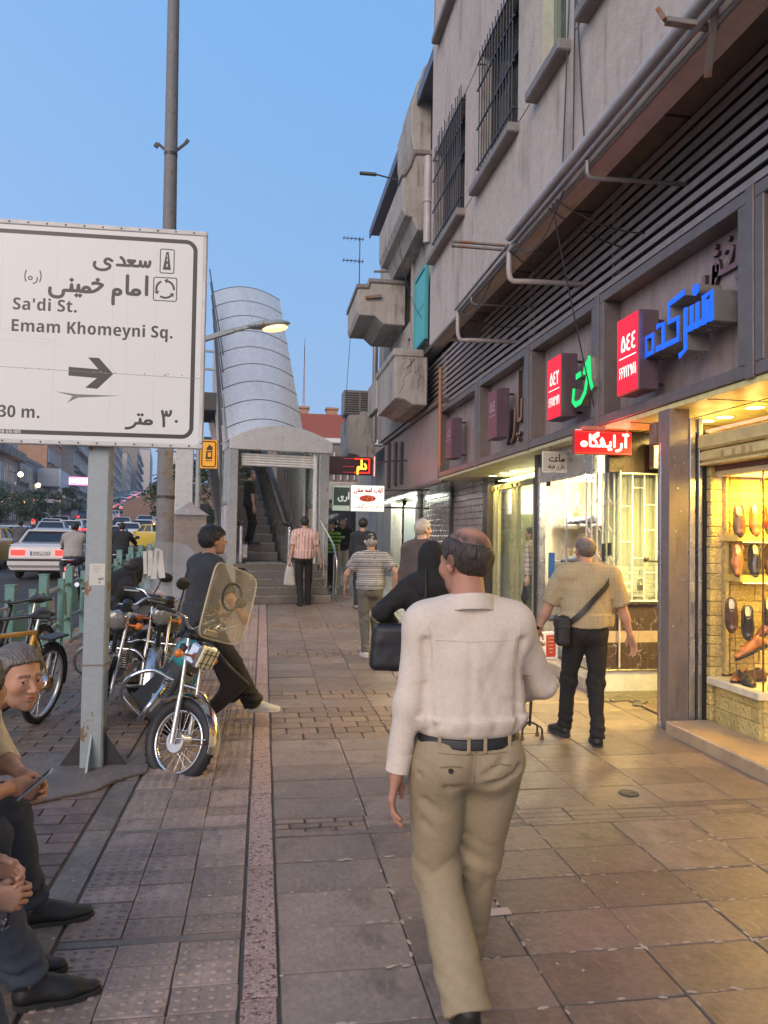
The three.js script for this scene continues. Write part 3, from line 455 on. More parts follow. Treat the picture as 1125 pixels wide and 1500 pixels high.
// ---------------------------------------------------------------- neighbouring old house with balconies
{
  const b = thing('balcony_house', 'old grey rendered house with stepped concrete balconies beyond the barred windows', 'building');
  const X = 3.5;
  mesh('wall', [wallX([[13.3, 5.75], [17.4, 5.75], [17.4, 4.55], [23.3, 4.55], [23.3, 11.2], [13.3, 11.2]], [rectPts(14.2, 15.5, 7.9, 9.9), rectPts(14, 15.3, 6.0, 7.5), rectPts(18.2, 19.3, 7.0, 8.9), rectPts(20.6, 21.6, 7.3, 8.8), rectPts(17.6, 18.5, 5.8, 6.6), rectPts(20.4, 21.6, 5.4, 6.6)], X, 0.3), span(X + .3, 9, 4.5, 11.2, -23.3, -23.1), span(X - .04, X + .06, 5.8, 11.2, -16.95, -16.65, .02), span(X - .06, X + .04, 4.6, 11.2, -17.9, -17.7, .02)], M.oldPlaster, b);
  for (const [a, e, c, d] of [[14.2, 15.5, 7.9, 9.9], [14, 15.3, 6.0, 7.5], [18.2, 19.3, 7.0, 8.9], [20.6, 21.6, 7.3, 8.8], [17.6, 18.5, 5.8, 6.6], [20.4, 21.6, 5.4, 6.6]]) { const w = mesh('window', [span(X + .2, X + .21, c, d, -e, -a, .001)], M.windowGlass, b); mesh('frame', [span(X + .15, X + .22, c, d, -(a + e) / 2 - .03, -(a + e) / 2 + .03), span(X + .15, X + .22, c, c + .06, -e, -a), span(X + .15, X + .22, d - .06, d, -e, -a)], M.sillStone, w); }
  mesh('roof_edge', [span(X - .35, X + .4, 11.2, 11.34, -23.4, -13.3), span(X - .37, X - .33, 11.1, 11.36, -23.4, -13.3)], tone([.09, .1, .14], .7), b);
  // a stepped balcony: profile in (x, height) extruded along the street, parapet hollow behind
  function balcony(pts, z0, z1) { const g = extrude(pts, Math.abs(z1 - z0), 0.02); return g.translate(0, 0, Math.min(z0, z1)); }
  mesh('balcony', [balcony([[3.48, 8.35], [3.2, 8.35], [3.08, 8.62], [2.92, 8.66], [2.86, 8.78], [2.86, 9.5], [3.0, 9.7], [3.1, 10.0], [3.48, 10.02]], -15.9, -19.2)], M.oldPlaster, b);
  mesh('parapet', [balcony([[3.45, 10.1], [3.1, 10.1], [3.04, 10.4], [3.03, 11.1], [3.08, 11.25], [3.13, 11.27], [3.15, 11.6], [3.22, 11.72], [3.27, 11.72], [3.29, 11.95], [3.36, 12.05], [3.45, 12.05]], -15.9, -17.6)], M.oldPlaster, b);
  mesh('coping', [balcony([[2.82, 9.5], [2.84, 9.58], [2.98, 9.78], [3.06, 10.08], [3.48, 10.1], [3.48, 10.03], [3.1, 10.01], [3.0, 9.71], [2.87, 9.5]], -15.85, -16.3)], M.sillStone, b);
  mesh('balcony', [balcony([[3.48, 7.1], [2.95, 7.1], [2.72, 7.3], [2.32, 7.3], [2.28, 7.4], [2.28, 7.98], [2.52, 8.0], [2.58, 8.14], [3.48, 8.14]], -18.9, -21.2)], M.oldPlaster, b);
  mesh('coping', [balcony([[2.24, 7.98], [2.24, 8.05], [2.5, 8.07], [2.55, 8.22], [3.48, 8.22], [3.48, 8.15], [2.57, 8.15], [2.52, 7.99]], -18.85, -21.25)], M.sillStone, b);
  mesh('balcony', [balcony([[3.48, 4.55], [3.2, 4.55], [3.0, 4.66], [2.8, 4.68], [2.78, 5.58], [3.48, 5.58]], -16.1, -18.6)], M.oldPlaster, b);
  mesh('parapet', [span(2.72, 3.42, 5.58, 5.76, -18.7, -16.05, .03)], M.oldPlaster, b); mesh('parapet', [span(2.74, 2.88, 4.85, 5.66, -20.2, -18.65, .02)], M.oldPlaster, b);
  mesh('balcony', [balcony([[3.48, 4.1], [3.1, 4.1], [2.95, 4.25], [2.68, 4.3], [2.65, 4.45], [2.65, 5.5], [3.0, 5.52], [3.05, 5.62], [3.48, 5.62]], -23.9, -26.4)], M.oldPlaster, b);
  const cr = []; seed(33); for (let k = 0; k < 9; k++) { let x = rr(2.84, 3.3), y = rr(4.75, 5.4); const pts = []; for (let i = 0; i < 6; i++) { pts.push([x, y, -16.078]); x += rr(-.06, .09); y += rr(.02, .12); } cr.push(tube(pts.map(([a, c, d]) => [a, Math.min(c, 5.54), d]), .004, 12, 4)); }
  mesh('crack', cr, M.darkIron, b);
  mesh('rain_pipe', [rod([3.4, 4.6, -23.45], [3.4, 8.4, -23.45], .09, .09, 10)], M.pipeGrey, b);
  mesh('wall_pole', [bar([2.45, 7.72, -18.84], [2.85, 7.78, -18.8], .07, .07), bar([2.85, 8.9, -20.2], [3.4, 8.94, -20.2], .05, .05)], M.rust, b);
  mesh('floodlight', [bar([2.1, 10.32, -17.6], [2.5, 10.3, -17.55], .1, .05), bar([2.5, 10.3, -17.55], [3.5, 10.1, -17.5], .03, .03)], M.darkIron, b);
  mesh('shop_wall', [span(3.9, 9, 0, 4.6, -32, -23)], M.oldPlaster, b);
  const shutter = thing('window_shutter', 'turquoise slatted window shutter between the house balconies', 'shutter');
  mesh('frame', [span(3.3, 3.37, 5.85, 7.5, -16.75, -16.65), span(3.3, 3.37, 5.85, 7.5, -15.6, -15.5), span(3.3, 3.37, 5.85, 5.93, -16.65, -15.6), span(3.3, 3.37, 7.42, 7.5, -16.65, -15.6), span(3.32, 3.36, 6.65, 6.71, -16.65, -15.6)], std([.05, .33, .36], .5), shutter);
  for (let i = 0; i < 8; i++) mesh('slat', [span(3.325, 3.35, 5.94, 7.41, -16.64 + i * .13, -16.64 + i * .13 + .112, .006)], std([.07, .4, .43], .5), shutter);
  mesh('stay', [bar([3.38, 5.76, -15.6], [3.38, 5.9, -15.6], .05, .05)], M.darkIron, shutter); mesh('stay', [bar([3.38, 5.76, -16.5], [3.38, 5.9, -16.5], .05, .05)], M.darkIron, shutter);
  for (const [nm, lb, x, y, z, s] of [['air_conditioner', 'grey window air conditioner box standing on the far low balcony', 3.0, 5.98, -24.6, .8]]) {
    const t = thing(nm, lb, 'air conditioner', [x, y, z]);
    mesh('casing', [cbox(1.0, .75, .06, 0, 0, .42), cbox(1.0, .05, .8, 0, .38, 0), cbox(1.0, .05, .8, 0, -.38, 0), cbox(.05, .7, .8, -.48, 0, 0), cbox(.05, .7, .8, .48, 0, 0), cbox(.06, .7, .05, .02, 0, .46)], M.pipeGrey, t);
    mesh('grille', Array.from({ length: 9 }, (_, i) => cbox(.9, .02, .03, 0, -.3 + i * .075, .465)), M.darkIron, t);
  }
}
// ---------------------------------------------------------------- smooth bodies: distance fields meshed by surface nets
function netMesh(f, lo, hi, cell, pad = 0) {
  const n = [0, 1, 2].map((i) => Math.max(3, Math.ceil((hi[i] - lo[i]) / cell) + 1)), [nx, ny, nz] = n, S = new Float32Array(nx * ny * nz), B = 6, sx = nx, sxy = nx * ny;
  for (let k0 = 0; k0 < nz; k0 += B) for (let j0 = 0; j0 < ny; j0 += B) for (let i0 = 0; i0 < nx; i0 += B) {
    const h = cell * B / 2, c = f(lo[0] + i0 * cell + h, lo[1] + j0 * cell + h, lo[2] + k0 * cell + h), far = Math.abs(c) > cell * B * 0.87 * 1.5 + pad + cell;
    for (let k = k0; k < Math.min(nz, k0 + B); k++) for (let j = j0; j < Math.min(ny, j0 + B); j++) for (let i = i0; i < Math.min(nx, i0 + B); i++) S[i + j * sx + k * sxy] = far ? c : f(lo[0] + i * cell, lo[1] + j * cell, lo[2] + k * cell);
  }
  const id = new Int32Array(nx * ny * nz).fill(-1), P = [], I = [];
  for (let k = 0; k < nz - 1; k++) for (let j = 0; j < ny - 1; j++) for (let i = 0; i < nx - 1; i++) {
    const o = i + j * sx + k * sxy; let m = 0; for (let q = 0; q < 8; q++) if (S[o + (q & 1) + (q >> 1 & 1) * sx + (q >> 2) * sxy] < 0) m++;
    if (m === 0 || m === 8) continue;
    let x = 0, y = 0, z = 0, e = 0;
    for (let q = 0; q < 8; q++) for (let ax = 0; ax < 3; ax++) {
      if (q >> ax & 1) continue; const r = q | 1 << ax, a = S[o + (q & 1) + (q >> 1 & 1) * sx + (q >> 2) * sxy], b = S[o + (r & 1) + (r >> 1 & 1) * sx + (r >> 2) * sxy];
      if ((a < 0) === (b < 0)) continue; const t = a / (a - b); x += (q & 1) + (ax === 0 ? t : 0); y += (q >> 1 & 1) + (ax === 1 ? t : 0); z += (q >> 2) + (ax === 2 ? t : 0); e++;
    }
    id[o] = P.length / 3; P.push(lo[0] + (i + x / e) * cell, lo[1] + (j + y / e) * cell, lo[2] + (k + z / e) * cell);
  }
  for (let k = 1; k < nz - 1; k++) for (let j = 1; j < ny - 1; j++) for (let i = 1; i < nx - 1; i++) {
    const o = i + j * sx + k * sxy, a = S[o] < 0, st = [1, sx, sxy];
    for (let ax = 0; ax < 3; ax++) {
      if ((S[o + st[ax]] < 0) === a) continue; const u = st[(ax + 1) % 3], v = st[(ax + 2) % 3], q = [id[o], id[o - u], id[o - u - v], id[o - v]];
      if (q.some((t) => t < 0)) continue; a ? I.push(q[0], q[1], q[2], q[0], q[2], q[3]) : I.push(q[0], q[2], q[1], q[0], q[3], q[2]);
    }
  }
  const g = new THREE.BufferGeometry(); g.setAttribute('position', new THREE.Float32BufferAttribute(P, 3)); g.setIndex(I); g.computeVertexNormals(); return g;
}
const smin = (a, b, k) => { const e = a < b ? b - a : a - b, m = a < b ? a : b; if (e >= k) return m; const h = (k - e) / k; return m - h * h * k * 0.25; };
const smax = (a, b, k) => -smin(-a, -b, k);
const ell = (x, y, z, cx, cy, cz, rx, ry, rz) => { const a = (x - cx) / rx, b = (y - cy) / ry, c = (z - cz) / rz, k0 = Math.sqrt(a * a + b * b + c * c), k1 = Math.sqrt(a * a / (rx * rx) + b * b / (ry * ry) + c * c / (rz * rz)); return k1 < 1e-9 ? -Math.min(rx, ry, rz) : k0 * (k0 - 1) / k1; };
const sph = (x, y, z, c, r) => Math.sqrt((x - c[0]) ** 2 + (y - c[1]) ** 2 + (z - c[2]) ** 2) - r;
// tapered capsule from a to b
function cone(x, y, z, a, b, ra, rb) {
  const ax = a[0], ay = a[1], az = a[2], bx = b[0] - ax, by = b[1] - ay, bz = b[2] - az, px = x - ax, py = y - ay, pz = z - az;
  let t = (px * bx + py * by + pz * bz) / (bx * bx + by * by + bz * bz + 1e-12); t = t < 0 ? 0 : t > 1 ? 1 : t;
  const dx = px - bx * t, dy = py - by * t, dz = pz - bz * t; return Math.sqrt(dx * dx + dy * dy + dz * dz) - ra - (rb - ra) * t;
}
const rboxD = (x, y, z, c, h, r) => { const a = Math.abs(x - c[0]) - h[0] + r, b = Math.abs(y - c[1]) - h[1] + r, d = Math.abs(z - c[2]) - h[2] + r; return Math.hypot(Math.max(a, 0), Math.max(b, 0), Math.max(d, 0)) + Math.min(Math.max(a, b, d), 0) - r; };
function paint(g, fn) { const p = g.attributes.position, n = g.attributes.normal, c = new Float32Array(p.count * 3); for (let i = 0; i < p.count; i++) { const q = fn(p.getX(i), p.getY(i), p.getZ(i), n.getX(i), n.getY(i), n.getZ(i)); c[i * 3] = q[0]; c[i * 3 + 1] = q[1]; c[i * 3 + 2] = q[2]; } g.setAttribute('color', new THREE.BufferAttribute(c, 3)); return g; }
// a man's shoe, heel at the origin, toe towards -z, sole on y = 0; worn shoes are closed by the foot, shown ones have an opening
function shoeGeo({ L = 0.285, pointed = 0.5, open = false, cell = 0.007, boot = 0.0, sneaker = false } = {}) {
  const toeR = lerp(0.043, 0.026, pointed);
  const f = (x, y, z) => {
    let d = smin(cone(x * 1.0, y * 1.25, z, [0, .045, -.035], [0.004, .04, -L * .62], .038, .043), cone(x, y * 1.35, z, [.004, .038, -L * .6], [0, .03, -L + toeR], .042, toeR), .03);
    d = smin(d, cone(x, y, z, [0, .05, -.035], [0, .085 + boot, -.05], .036, .036), .03);
    d = smin(d, cone(x, y, z, [0, .075, -.07], [0, .05, -L * .5], .034, .033), .025);
    d = Math.max(d, -(y - .017));
    if (open) d = smax(d, -ell(x, y, z, 0, .1, -.06, .026, .06, .062), .006);
    return d;
  };
  const upper = netMesh(f, [-.07, -.005, -L - .02], [.07, .16 + boot, .03], cell);
  const th = sneaker ? .03 : .016, pts = []; for (let i = 0; i < 28; i++) { const a = i / 28 * 2 * PI, s = Math.sin(a), c = Math.cos(a); const z = c > 0 ? -.04 + c * .043 : -L * .55 + c * (L * .45 + .003); const w = c > 0 ? .041 : lerp(.05, .05, 0) * Math.pow(Math.abs(s), lerp(.75, 1.15, pointed)) ; pts.push([c > 0 ? s * w : Math.sign(s) * w, z]); }
  const so = extrude(pts.map(([x, z]) => [x, -z]), th, .002); so.rotateX(-PI / 2);
  return { upper, sole: [so, ...(sneaker ? [] : [cbox(.07, .02, .07, 0, -.006, -.038)])] };
}
// ---------------------------------------------------------------- materials for the shop fronts
M.stoneY = [0.85, 1, 1.12, 0.95].map((k, i) => std([k, k, k], 0.9, 0, { map: T.stoneY ??= dataTex(256, (u, v) => { const f = fbm(u, v, 7, 5, 201), g = fbm(u, v, 40, 3, 203); return mix3([0.5, 0.38, 0.13], [0.62, 0.5, 0.2], f).map((c) => c * (0.78 + 0.4 * g)); }, 0.6), bumpMap: T.bump, bumpScale: 0.02 }));
M.marble = std([1, 1, 1], 0.16, 0, { map: dataTex(512, (u, v) => { const w = fbm(u, v, 4, 5, 211), a = Math.abs(fbm(u, v, 6, 5, 213) - .5 + .12 * (w - .5)), b = Math.abs(fbm(u, v, 11, 4, 217) - .5); let c = mix3([0.05, 0.035, 0.034], [0.1, 0.075, 0.07], w); c = mix3(c, [0.55, 0.5, 0.48], 0.9 * (1 - sstep(0, .012, a))); return mix3(c, [0.4, 0.36, 0.34], 0.45 * (1 - sstep(0, .014, b))); }, 1.1) });
M.beigeMarble = tone([0.42, 0.33, 0.26], 0.3, { depth: .0005 });
M.pillarPaint = std([1, 1, 1], 0.5, 0, { map: weather([0.17, 0.142, 0.132], [0.09, 0.075, 0.07], [0.21, 0.18, 0.165], 256, 1.3, 221), bumpMap: T.bumpFine, bumpScale: .001 });
M.shutterYellow = tone([0.6, 0.47, 0.2], 0.45, { depth: .001 });
M.shutter = std([1, 1, 1], 0.36, 0.55, { map: weather([0.52, 0.48, 0.46], [0.3, 0.26, 0.25], [0.62, 0.58, 0.56], 256, 2.2, 231), roughnessMap: T.rough });
M.whitePaint = tone([0.62, 0.62, 0.6], 0.5, { depth: .0006 });
M.glassBack = std([0.35, 0.4, 0.38], 0.7);
M.cream = tone([0.62, 0.56, 0.4], 0.8, { depth: .001 }); M.gold = tone([0.66, 0.5, 0.14], 0.8, { depth: .001 });

// ---------------------------------------------------------------- shoe shop
const shoeShop = thing('shoe_shop', 'yellow lit shoe shop front with stone cladding and a glass display case on the right', 'shop front');
{
  const S = shoeShop; seed(41);
  const post = mesh('pillar', [span(3.49, 3.68, 0, 2.8, -6.26, -6.07, .004)], M.pillarPaint, S);
  mesh('rivet', [[3.53, .9], [3.62, 1.3], [3.55, 1.72], [3.6, 1.9], [3.57, 2.1], [3.54, 2.3], [3.63, 2.32], [3.54, 2.37]].map(([x, y]) => at(new THREE.CylinderGeometry(.007, .008, .006, 8), x, y, -6.067, PI / 2)), M.alu, post).userData.kind = 'stuff';
  mesh('shutter_guide', [span(3.682, 3.735, .02, 2.72, -6.16, -6.06, .004)], M.alu, S); mesh('shutter_guide', [span(3.755, 3.79, .02, 2.72, -6.14, -6.04, .004)], M.alu, S);
  mesh('guide_slot', [span(3.737, 3.753, .02, 2.6, -6.13, -6.08, .001), span(3.792, 3.812, .02, 2.5, -6.12, -6.02, .001)], M.black, S);
  // roller shutter box over the opening: two rounded ribs
  const rib = (y, x, h) => [span(x, x + .1, y, y + h, -6.02, -2.2, .02)];
  mesh('shutter_box', [rib(2.43, 3.72, .13), rib(2.325, 3.74, .1), span(3.74, 4.2, 2.295, 2.32, -6.02, -2.2, .006)], M.shutterYellow, S);
  mesh('sticker', [[.25, .055], [.4, .05], [.52, .06], [.62, .05], [.95, .07]].map(([q, h]) => span(3.737, 3.739, 2.345, 2.345 + h, -5.95 + q, -5.95 + q + h * .8, .0004)), tone([.42, .27, .1], .6, { depth: 0 }), S).userData.kind = 'stuff';
  mesh('red_strip_light', [span(3.79, 3.83, 2.59, 2.61, -6, -3, .004)], glow([1, .1, .04], 2.2), S);
  { const l = new THREE.RectAreaLight(new THREE.Color(1, .12, .05), 5, .03, 2.8); l.position.set(3.81, 2.585, -4.5); l.rotation.set(-PI / 2, 0, 0); l.name = 'strip_lamp'; S.add(l); }
  // stone courses: return wall that faces the street corner, display back wall, plinth
  const stones = (x0, x1, y0, y1, z, depth, alongZ = false) => { // rows of rough stones; alongZ: wall in the plane x = z-value
    for (let y = y0, r = 0; y < y1 - .03; r++) { const h = Math.min(rr(.07, .145), y1 - y); for (let x = x0 - (r % 2) * .1; x < x1;) { const w = rr(.2, .4), a = Math.max(x, x0), b = Math.min(x + w, x1); if (b - a > .02) { const t = depth + rr(0, .012); const g = alongZ ? span(z, z + t, y + .002, y + h - .002, -b + .002, -a - .002, .006) : span(a + .002, b - .002, y + .002, y + h - .002, z - t, z + rr(0, .012), .006); mesh('stone', [g], M.stoneY[Math.floor(rnd() * 4)], S); } x += w; } y += h; }
  };
  stones(3.815, 3.93, .1, 2.44, -5.97, .05);
  stones(3.99, 4.9, .5, 2.42, -5.95, .06);
  mesh('stone', [span(3.935, 3.965, .5, 2.3, -5.99, -5.92, .004)], M.stoneY[2], S);
  stones(5.32, 5.9, .1, .42, 3.82, .05, true); stones(3.84, 4.9, .1, .42, -5.3, .05);
  mesh('mortar', [span(3.82, 4.95, .02, 2.6, -6.06, -6.0, .002), span(3.88, 4.9, .1, .42, -5.96, -5.32, .002)], M.dirt, S);
  mesh('ledge', [span(3.775, 4.95, .42, .485, -5.96, -5.27, .008)], M.cream, S);
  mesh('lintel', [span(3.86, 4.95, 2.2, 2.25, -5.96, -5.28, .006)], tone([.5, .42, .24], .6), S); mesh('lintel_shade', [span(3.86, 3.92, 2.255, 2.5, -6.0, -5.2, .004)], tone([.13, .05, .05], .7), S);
  mesh('display_back', [span(4.9, 4.96, .4, 2.6, -6, -5.2, .002)], M.gold, S);
  mesh('glass_pane', [span(3.836, 3.842, .487, 2.2, -5.93, -5.31, .0005)], M.pane, S); mesh('glass_pane', [span(3.85, 4.9, .487, 2.2, -5.306, -5.3, .0005)], M.pane, S);
  mesh('glass_corner', [rod([3.839, .487, -5.303], [3.839, 2.2, -5.303], .007, .007, 6)], tone([.16, .07, .03], .4, { depth: 0 }), S);
  for (const [y, x0] of [[1.7, 3.9], [1.36, 3.93]]) mesh('shelf', [span(x0, 4.9, y - .055, y, -5.95, -5.72, .003)], M.gold, S);
  mesh('hanger_rod', [rod([3.86, .49, -5.66], [3.86, .96, -5.69], .004, .004, 6)], M.rust, S); mesh('hanger_rod', [rod([4.01, .49, -5.64], [4.01, .9, -5.68], .004, .004, 6)], M.rust, S);
}
{ // lamp inside the display case and the shop name lettered on its glass
  const l = new THREE.RectAreaLight(new THREE.Color(1, .58, .05), 85, .9, .4); l.position.set(4.35, 2.19, -5.6); l.rotation.set(-PI / 2, 0, 0); l.name = 'display_lamp'; shoeShop.add(l);
  mesh('light_panel', [span(3.9, 4.8, 2.195, 2.2, -5.8, -5.4, .001)], glow([1, .68, .12], 2.5), shoeShop);
  const bx = (y) => { const q = new THREE.RectAreaLight(new THREE.Color(1, .6, .06), 24, .9, .06); q.position.set(4.4, y, -5.7); q.rotation.set(-PI / 2, 0, 0); q.name = 'shelf_lamp'; shoeShop.add(q); mesh('shelf_light', [span(3.96, 4.85, y + .004, y + .012, -5.73, -5.67, .001)], glow([1, .72, .16], 2.2), shoeShop); };
  bx(1.63); bx(1.29);
  const t = persian('هنرکده'), k = .26 / t.w, gs = []; for (const s of t.s) gs.push(extrude(ribbon(s.map(([a, b]) => [a * k, b * k]), .016), .002)); for (const [a, b] of t.d) gs.push(cbox(.014, .014, .002, a * k, b * k, .001, .0005));
  const g = merge(gs); g.rotateY(0); g.translate(4.1, 1.76, -5.297); mesh('window_lettering', [g], std([.6, .05, .03], .5), shoeShop);
  const st = mesh('shop_step', [span(3.42, 5.2, -.02, .105, -6.0, -2.2, .012)], tone([.4, .3, .19], .6, { depth: .002 }), shoeShop); void st;
}
// the shoes on show
{
  const leather = { tan: phys([.42, .15, .035], .3, { clearcoat: .5, clearcoatRoughness: .25 }), black: phys([.018, .016, .016], .22, { clearcoat: .6, clearcoatRoughness: .15 }), brown: phys([.1, .045, .022], .28, { clearcoat: .6, clearcoatRoughness: .2 }), chestnut: phys([.22, .07, .025], .3, { clearcoat: .5, clearcoatRoughness: .2 }) };
  const shp = { loafer: shoeGeo({ open: true, pointed: .35, cell: .006 }), slim: shoeGeo({ open: true, pointed: .9, cell: .006 }) };
  const proto = {};
  function shownShoe(kind, col, label, pos, rx, ry, rz = 0) {
    const key = kind + col; let t;
    if (!proto[key]) {
      t = thing('dress_shoe', label, 'shoe', pos, 0, 'shoes shown in the display case'); const s = shp[kind];
      mesh('upper', s.upper.clone(), leather[col], t); mesh('sole', s.sole, M.rubber, t);
      mesh('insole', [at(cbox(.044, .004, .085, 0, .062, -.055, .002), 0, 0, 0)], std([.75, .68, .5], .8), t);
      mesh('lace', [0, 1, 2, 3].map((i) => bar([-.02, .083 - i * .006, -.115 - i * .014], [.02, .083 - i * .006, -.118 - i * .014], .006, .005, .001)), leather[col], t);
      proto[key] = t;
    } else t = copyOf(proto[key], pos, 0, label);
    t.rotation.set(rx, ry, rz, 'YXZ'); return t;
  }
  const down = rad(-62), face = PI - rad(28);
  shownShoe('loafer', 'brown', 'dark brown loafer tilted toe down, left on the top display shelf', [3.99, 1.93, -5.84], down, face);
  shownShoe('slim', 'tan', 'tan brogue tilted toe down, right on the top display shelf', [4.14, 1.94, -5.84], down, face);
  shownShoe('slim', 'tan', 'tan lace up shoe leaning on the lower display shelf, left of the black one', [3.97, 1.6, -5.84], down, face, rad(8));
  shownShoe('loafer', 'black', 'black lace up shoe leaning on the lower display shelf beside the tan one', [4.13, 1.6, -5.84], down, face, rad(8));
  shownShoe('loafer', 'brown', 'dark brown slip on shoe hung on the left rod below the shelves', [3.87, 1.16, -5.76], rad(-72), face);
  shownShoe('loafer', 'black', 'black slip on shoe hung on the right rod below the shelves', [4.01, 1.1, -5.75], rad(-72), face);
  shownShoe('loafer', 'black', 'black shoe at the right edge, beside the hung slip on shoes', [4.18, 1.16, -5.72], rad(-72), face);
  shownShoe('slim', 'tan', 'pointed orange tan shoe balanced above the ledge, toe to the left', [4.1, .8, -5.62], rad(-28), PI / 2 - rad(10));
  shownShoe('slim', 'chestnut', 'chestnut shoe tilted above the ledge at the right edge', [4.26, .98, -5.62], rad(-35), PI / 2 - rad(15));
  shownShoe('slim', 'chestnut', 'chestnut lace up shoe, third on the top display shelf', [4.28, 1.94, -5.84], down, face);
  shownShoe('loafer', 'brown', 'dark brown laced shoe, third on the lower display shelf', [4.28, 1.6, -5.84], down, face, rad(8));
  shownShoe('slim', 'black', 'black pointed shoe flat on the ledge at the left end, below the orange one', [3.93, .487, -5.72], 0, PI - rad(15));
  shownShoe('slim', 'tan', 'tan pointed shoe flat at the back of the ledge', [4.04, .487, -5.8], 0, PI - rad(55));
  shownShoe('loafer', 'brown', 'dark brown shoe flat on the ledge behind the front pair', [4.16, .487, -5.72], 0, PI / 2);
  shownShoe('loafer', 'chestnut', 'brown laced shoe flat on the ledge, nearest the glass', [4.07, .487, -5.46], 0, PI - rad(40));
  shownShoe('loafer', 'black', 'dark laced shoe flat on the ledge beside the brown laced one', [4.22, .487, -5.5], 0, PI - rad(30));
}
// ---------------------------------------------------------------- watch repair shop: barred window, marble, folding gate, lit show window
const watchShop = thing('watch_repair_shop', 'small repair shop with white barred window, dark marble base and lit show window', 'shop front');
{
  const S = watchShop, z = -7.5; seed(51);
  for (let i = 0, x = 3.55; x < 4.7; i++, x += .42) { const b = Math.min(x + .418, 4.7); mesh('marble_slab', [span(x, b, .68, .955, z - .06, z, .003)], M.marble, S); mesh('marble_slab', [span(x - .2 < 3.55 ? 3.55 : x - .2, Math.min(b - .2, 4.7), .27, .55, z - .06, z, .003)], M.marble, S); mesh('marble_strip', [span(x, b, .552, .678, z - .06, z - .003, .003)], M.beigeMarble, S); }
  mesh('base_wall', [span(3.52, 4.7, -.03, .255, z - .1, z + .015, .006)], M.whitePaint, S); mesh('base_trim', [span(3.5, 4.7, .256, .272, z - .1, z + .03, .003)], M.alu, S);
  mesh('rubble_step', [span(3.4, 4.6, -.06, .03, -7.35, -7.2, .02), span(3.36, 4.6, -.06, .055, -7.46, -7.3, .025), ...Array.from({ length: 14 }, () => at(new THREE.IcosahedronGeometry(rr(.03, .06), 0).scale(1.4, .6, 1), rr(3.4, 4.0), rr(0, .03), rr(-7.4, -6.95), 0, rr(0, 6)))], M.dirt, S);
  mesh('window_sill', [span(3.7, 4.7, .957, .985, z - .08, z + .02, .004)], M.alu, S);
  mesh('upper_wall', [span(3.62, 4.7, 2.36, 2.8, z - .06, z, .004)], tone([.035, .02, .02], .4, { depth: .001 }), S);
  mesh('glass_pane', [span(3.74, 4.7, .99, 2.35, z - .04, z - .034, .0005)], phys([.9, .95, .93], .12, { transmission: .9, thickness: 0 }), S);
  mesh('back_panel', [span(3.8, 4.7, .96, 2.4, z - .5, z - .46, .002)], tone([.24, .27, .26], .7, { depth: .001 }), S);
  for (let i = 0; i < 7; i++) for (let j = 0; j < 3; j++) mesh('brick', [span(3.8 + j * .3 + (i % 2 ? .12 : 0), 4.08 + j * .3 + (i % 2 ? .12 : 0), 1.0 + i * .05, 1.045 + i * .05, z - .46, z - .44, .004)], M.whitePaint, S);
  mesh('partition', [span(3.82, 4.7, .1, 2.8, -8.03, -8.0, .002)], tone([.3, .32, .3], .8, { depth: .001 }), S);  // added baffle, keeps the show window lamplight off the panel behind the bars
  // bars: posts with staggered rungs
  const gr = [], step = .138; let i = 0;
  for (let x = 3.735; x < 4.6; x += step, i++) { gr.push(bar([x, .985, z + .03], [x, 2.36, z + .03], .014, .014)); const off = [[1.18, 1.62, 2.0], [1.05, 1.45, 2.2], [1.3, 1.75, 2.02], [1.12, 1.52, 2.12]][i % 4]; for (const y of off) gr.push(bar([x, y, z + .03], [x + step, y, z + .03], .01, .01)); }
  for (const y of [.995, 2.35]) gr.push(bar([3.735, y, z + .03], [4.6, y, z + .03], .022, .018));
  mesh('window_bars', gr, M.whitePaint, S);
  mesh('lock', [cbox(.06, .07, .03, 3.95, 1.14, z + .055), at(new THREE.TorusGeometry(.025, .006, 6, 14), 3.95, 1.2, z + .055)], M.steel, S);
  mesh('handle', [bar([4.0, 1.42, z + .05], [4.25, 1.42, z + .05], .03, .02), ball(4.02, 1.44, z + .06, .03)], M.darkIron, S);
  const gt = []; for (let k = 0; k < 7; k++) { const q = k / 6, x = lerp(3.735, 3.66, q), zz = lerp(z + .03, -8.15, q); gt.push(bar([x, .3, zz], [x, 2.38, zz], .02, .016)); if (k) for (let y = .5; y < 2.3; y += .3) { const p = (k - 1) / 6; gt.push(bar([lerp(3.735, 3.66, p), y + (k % 2 ? .1 : 0), lerp(z + .03, -8.15, p)], [x, y + (k % 2 ? 0 : .1), zz], .012, .008)); } }
  mesh('folding_gate', gt, tone([.5, .46, .44], .5, { depth: .001 }), S); mesh('gate_lock', [cbox(.03, .2, .05, 3.7, 1.5, -7.78), cbox(.03, .14, .05, 3.71, 1.54, -7.66)], M.darkIron, S);
  // show window
  const X = 3.75, za = -8.15, zb = -9.75;
  mesh('frame', [span(X - .03, X + .06, .2, 2.62, zb - .12, zb - .04, .004), span(X - .02, X + .05, 2.4, 2.8, zb, za, .004), span(X - .03, X + .05, .15, .24, zb, za, .004)], M.alu, S);
  mesh('mullion', [span(X - .01, X + .015, .24, 2.4, -8.95, -8.93, .002)], M.alu, S);
  mesh('glass_pane', [span(X, X + .006, .24, 2.4, zb, -8.96, .0005)], M.pane, S); mesh('glass_pane', [span(X, X + .006, .24, 2.4, -8.92, za, .0005)], M.pane, S);
  mesh('show_back', [span(4.28, 4.32, .1, 2.8, zb - .1, -7.95, .002), span(X + .05, 4.3, .1, 2.75, zb - .1, zb - .06, .002), span(3.76, 4.3, .1, .2, zb, -7.95, .002)], M.cream, S);
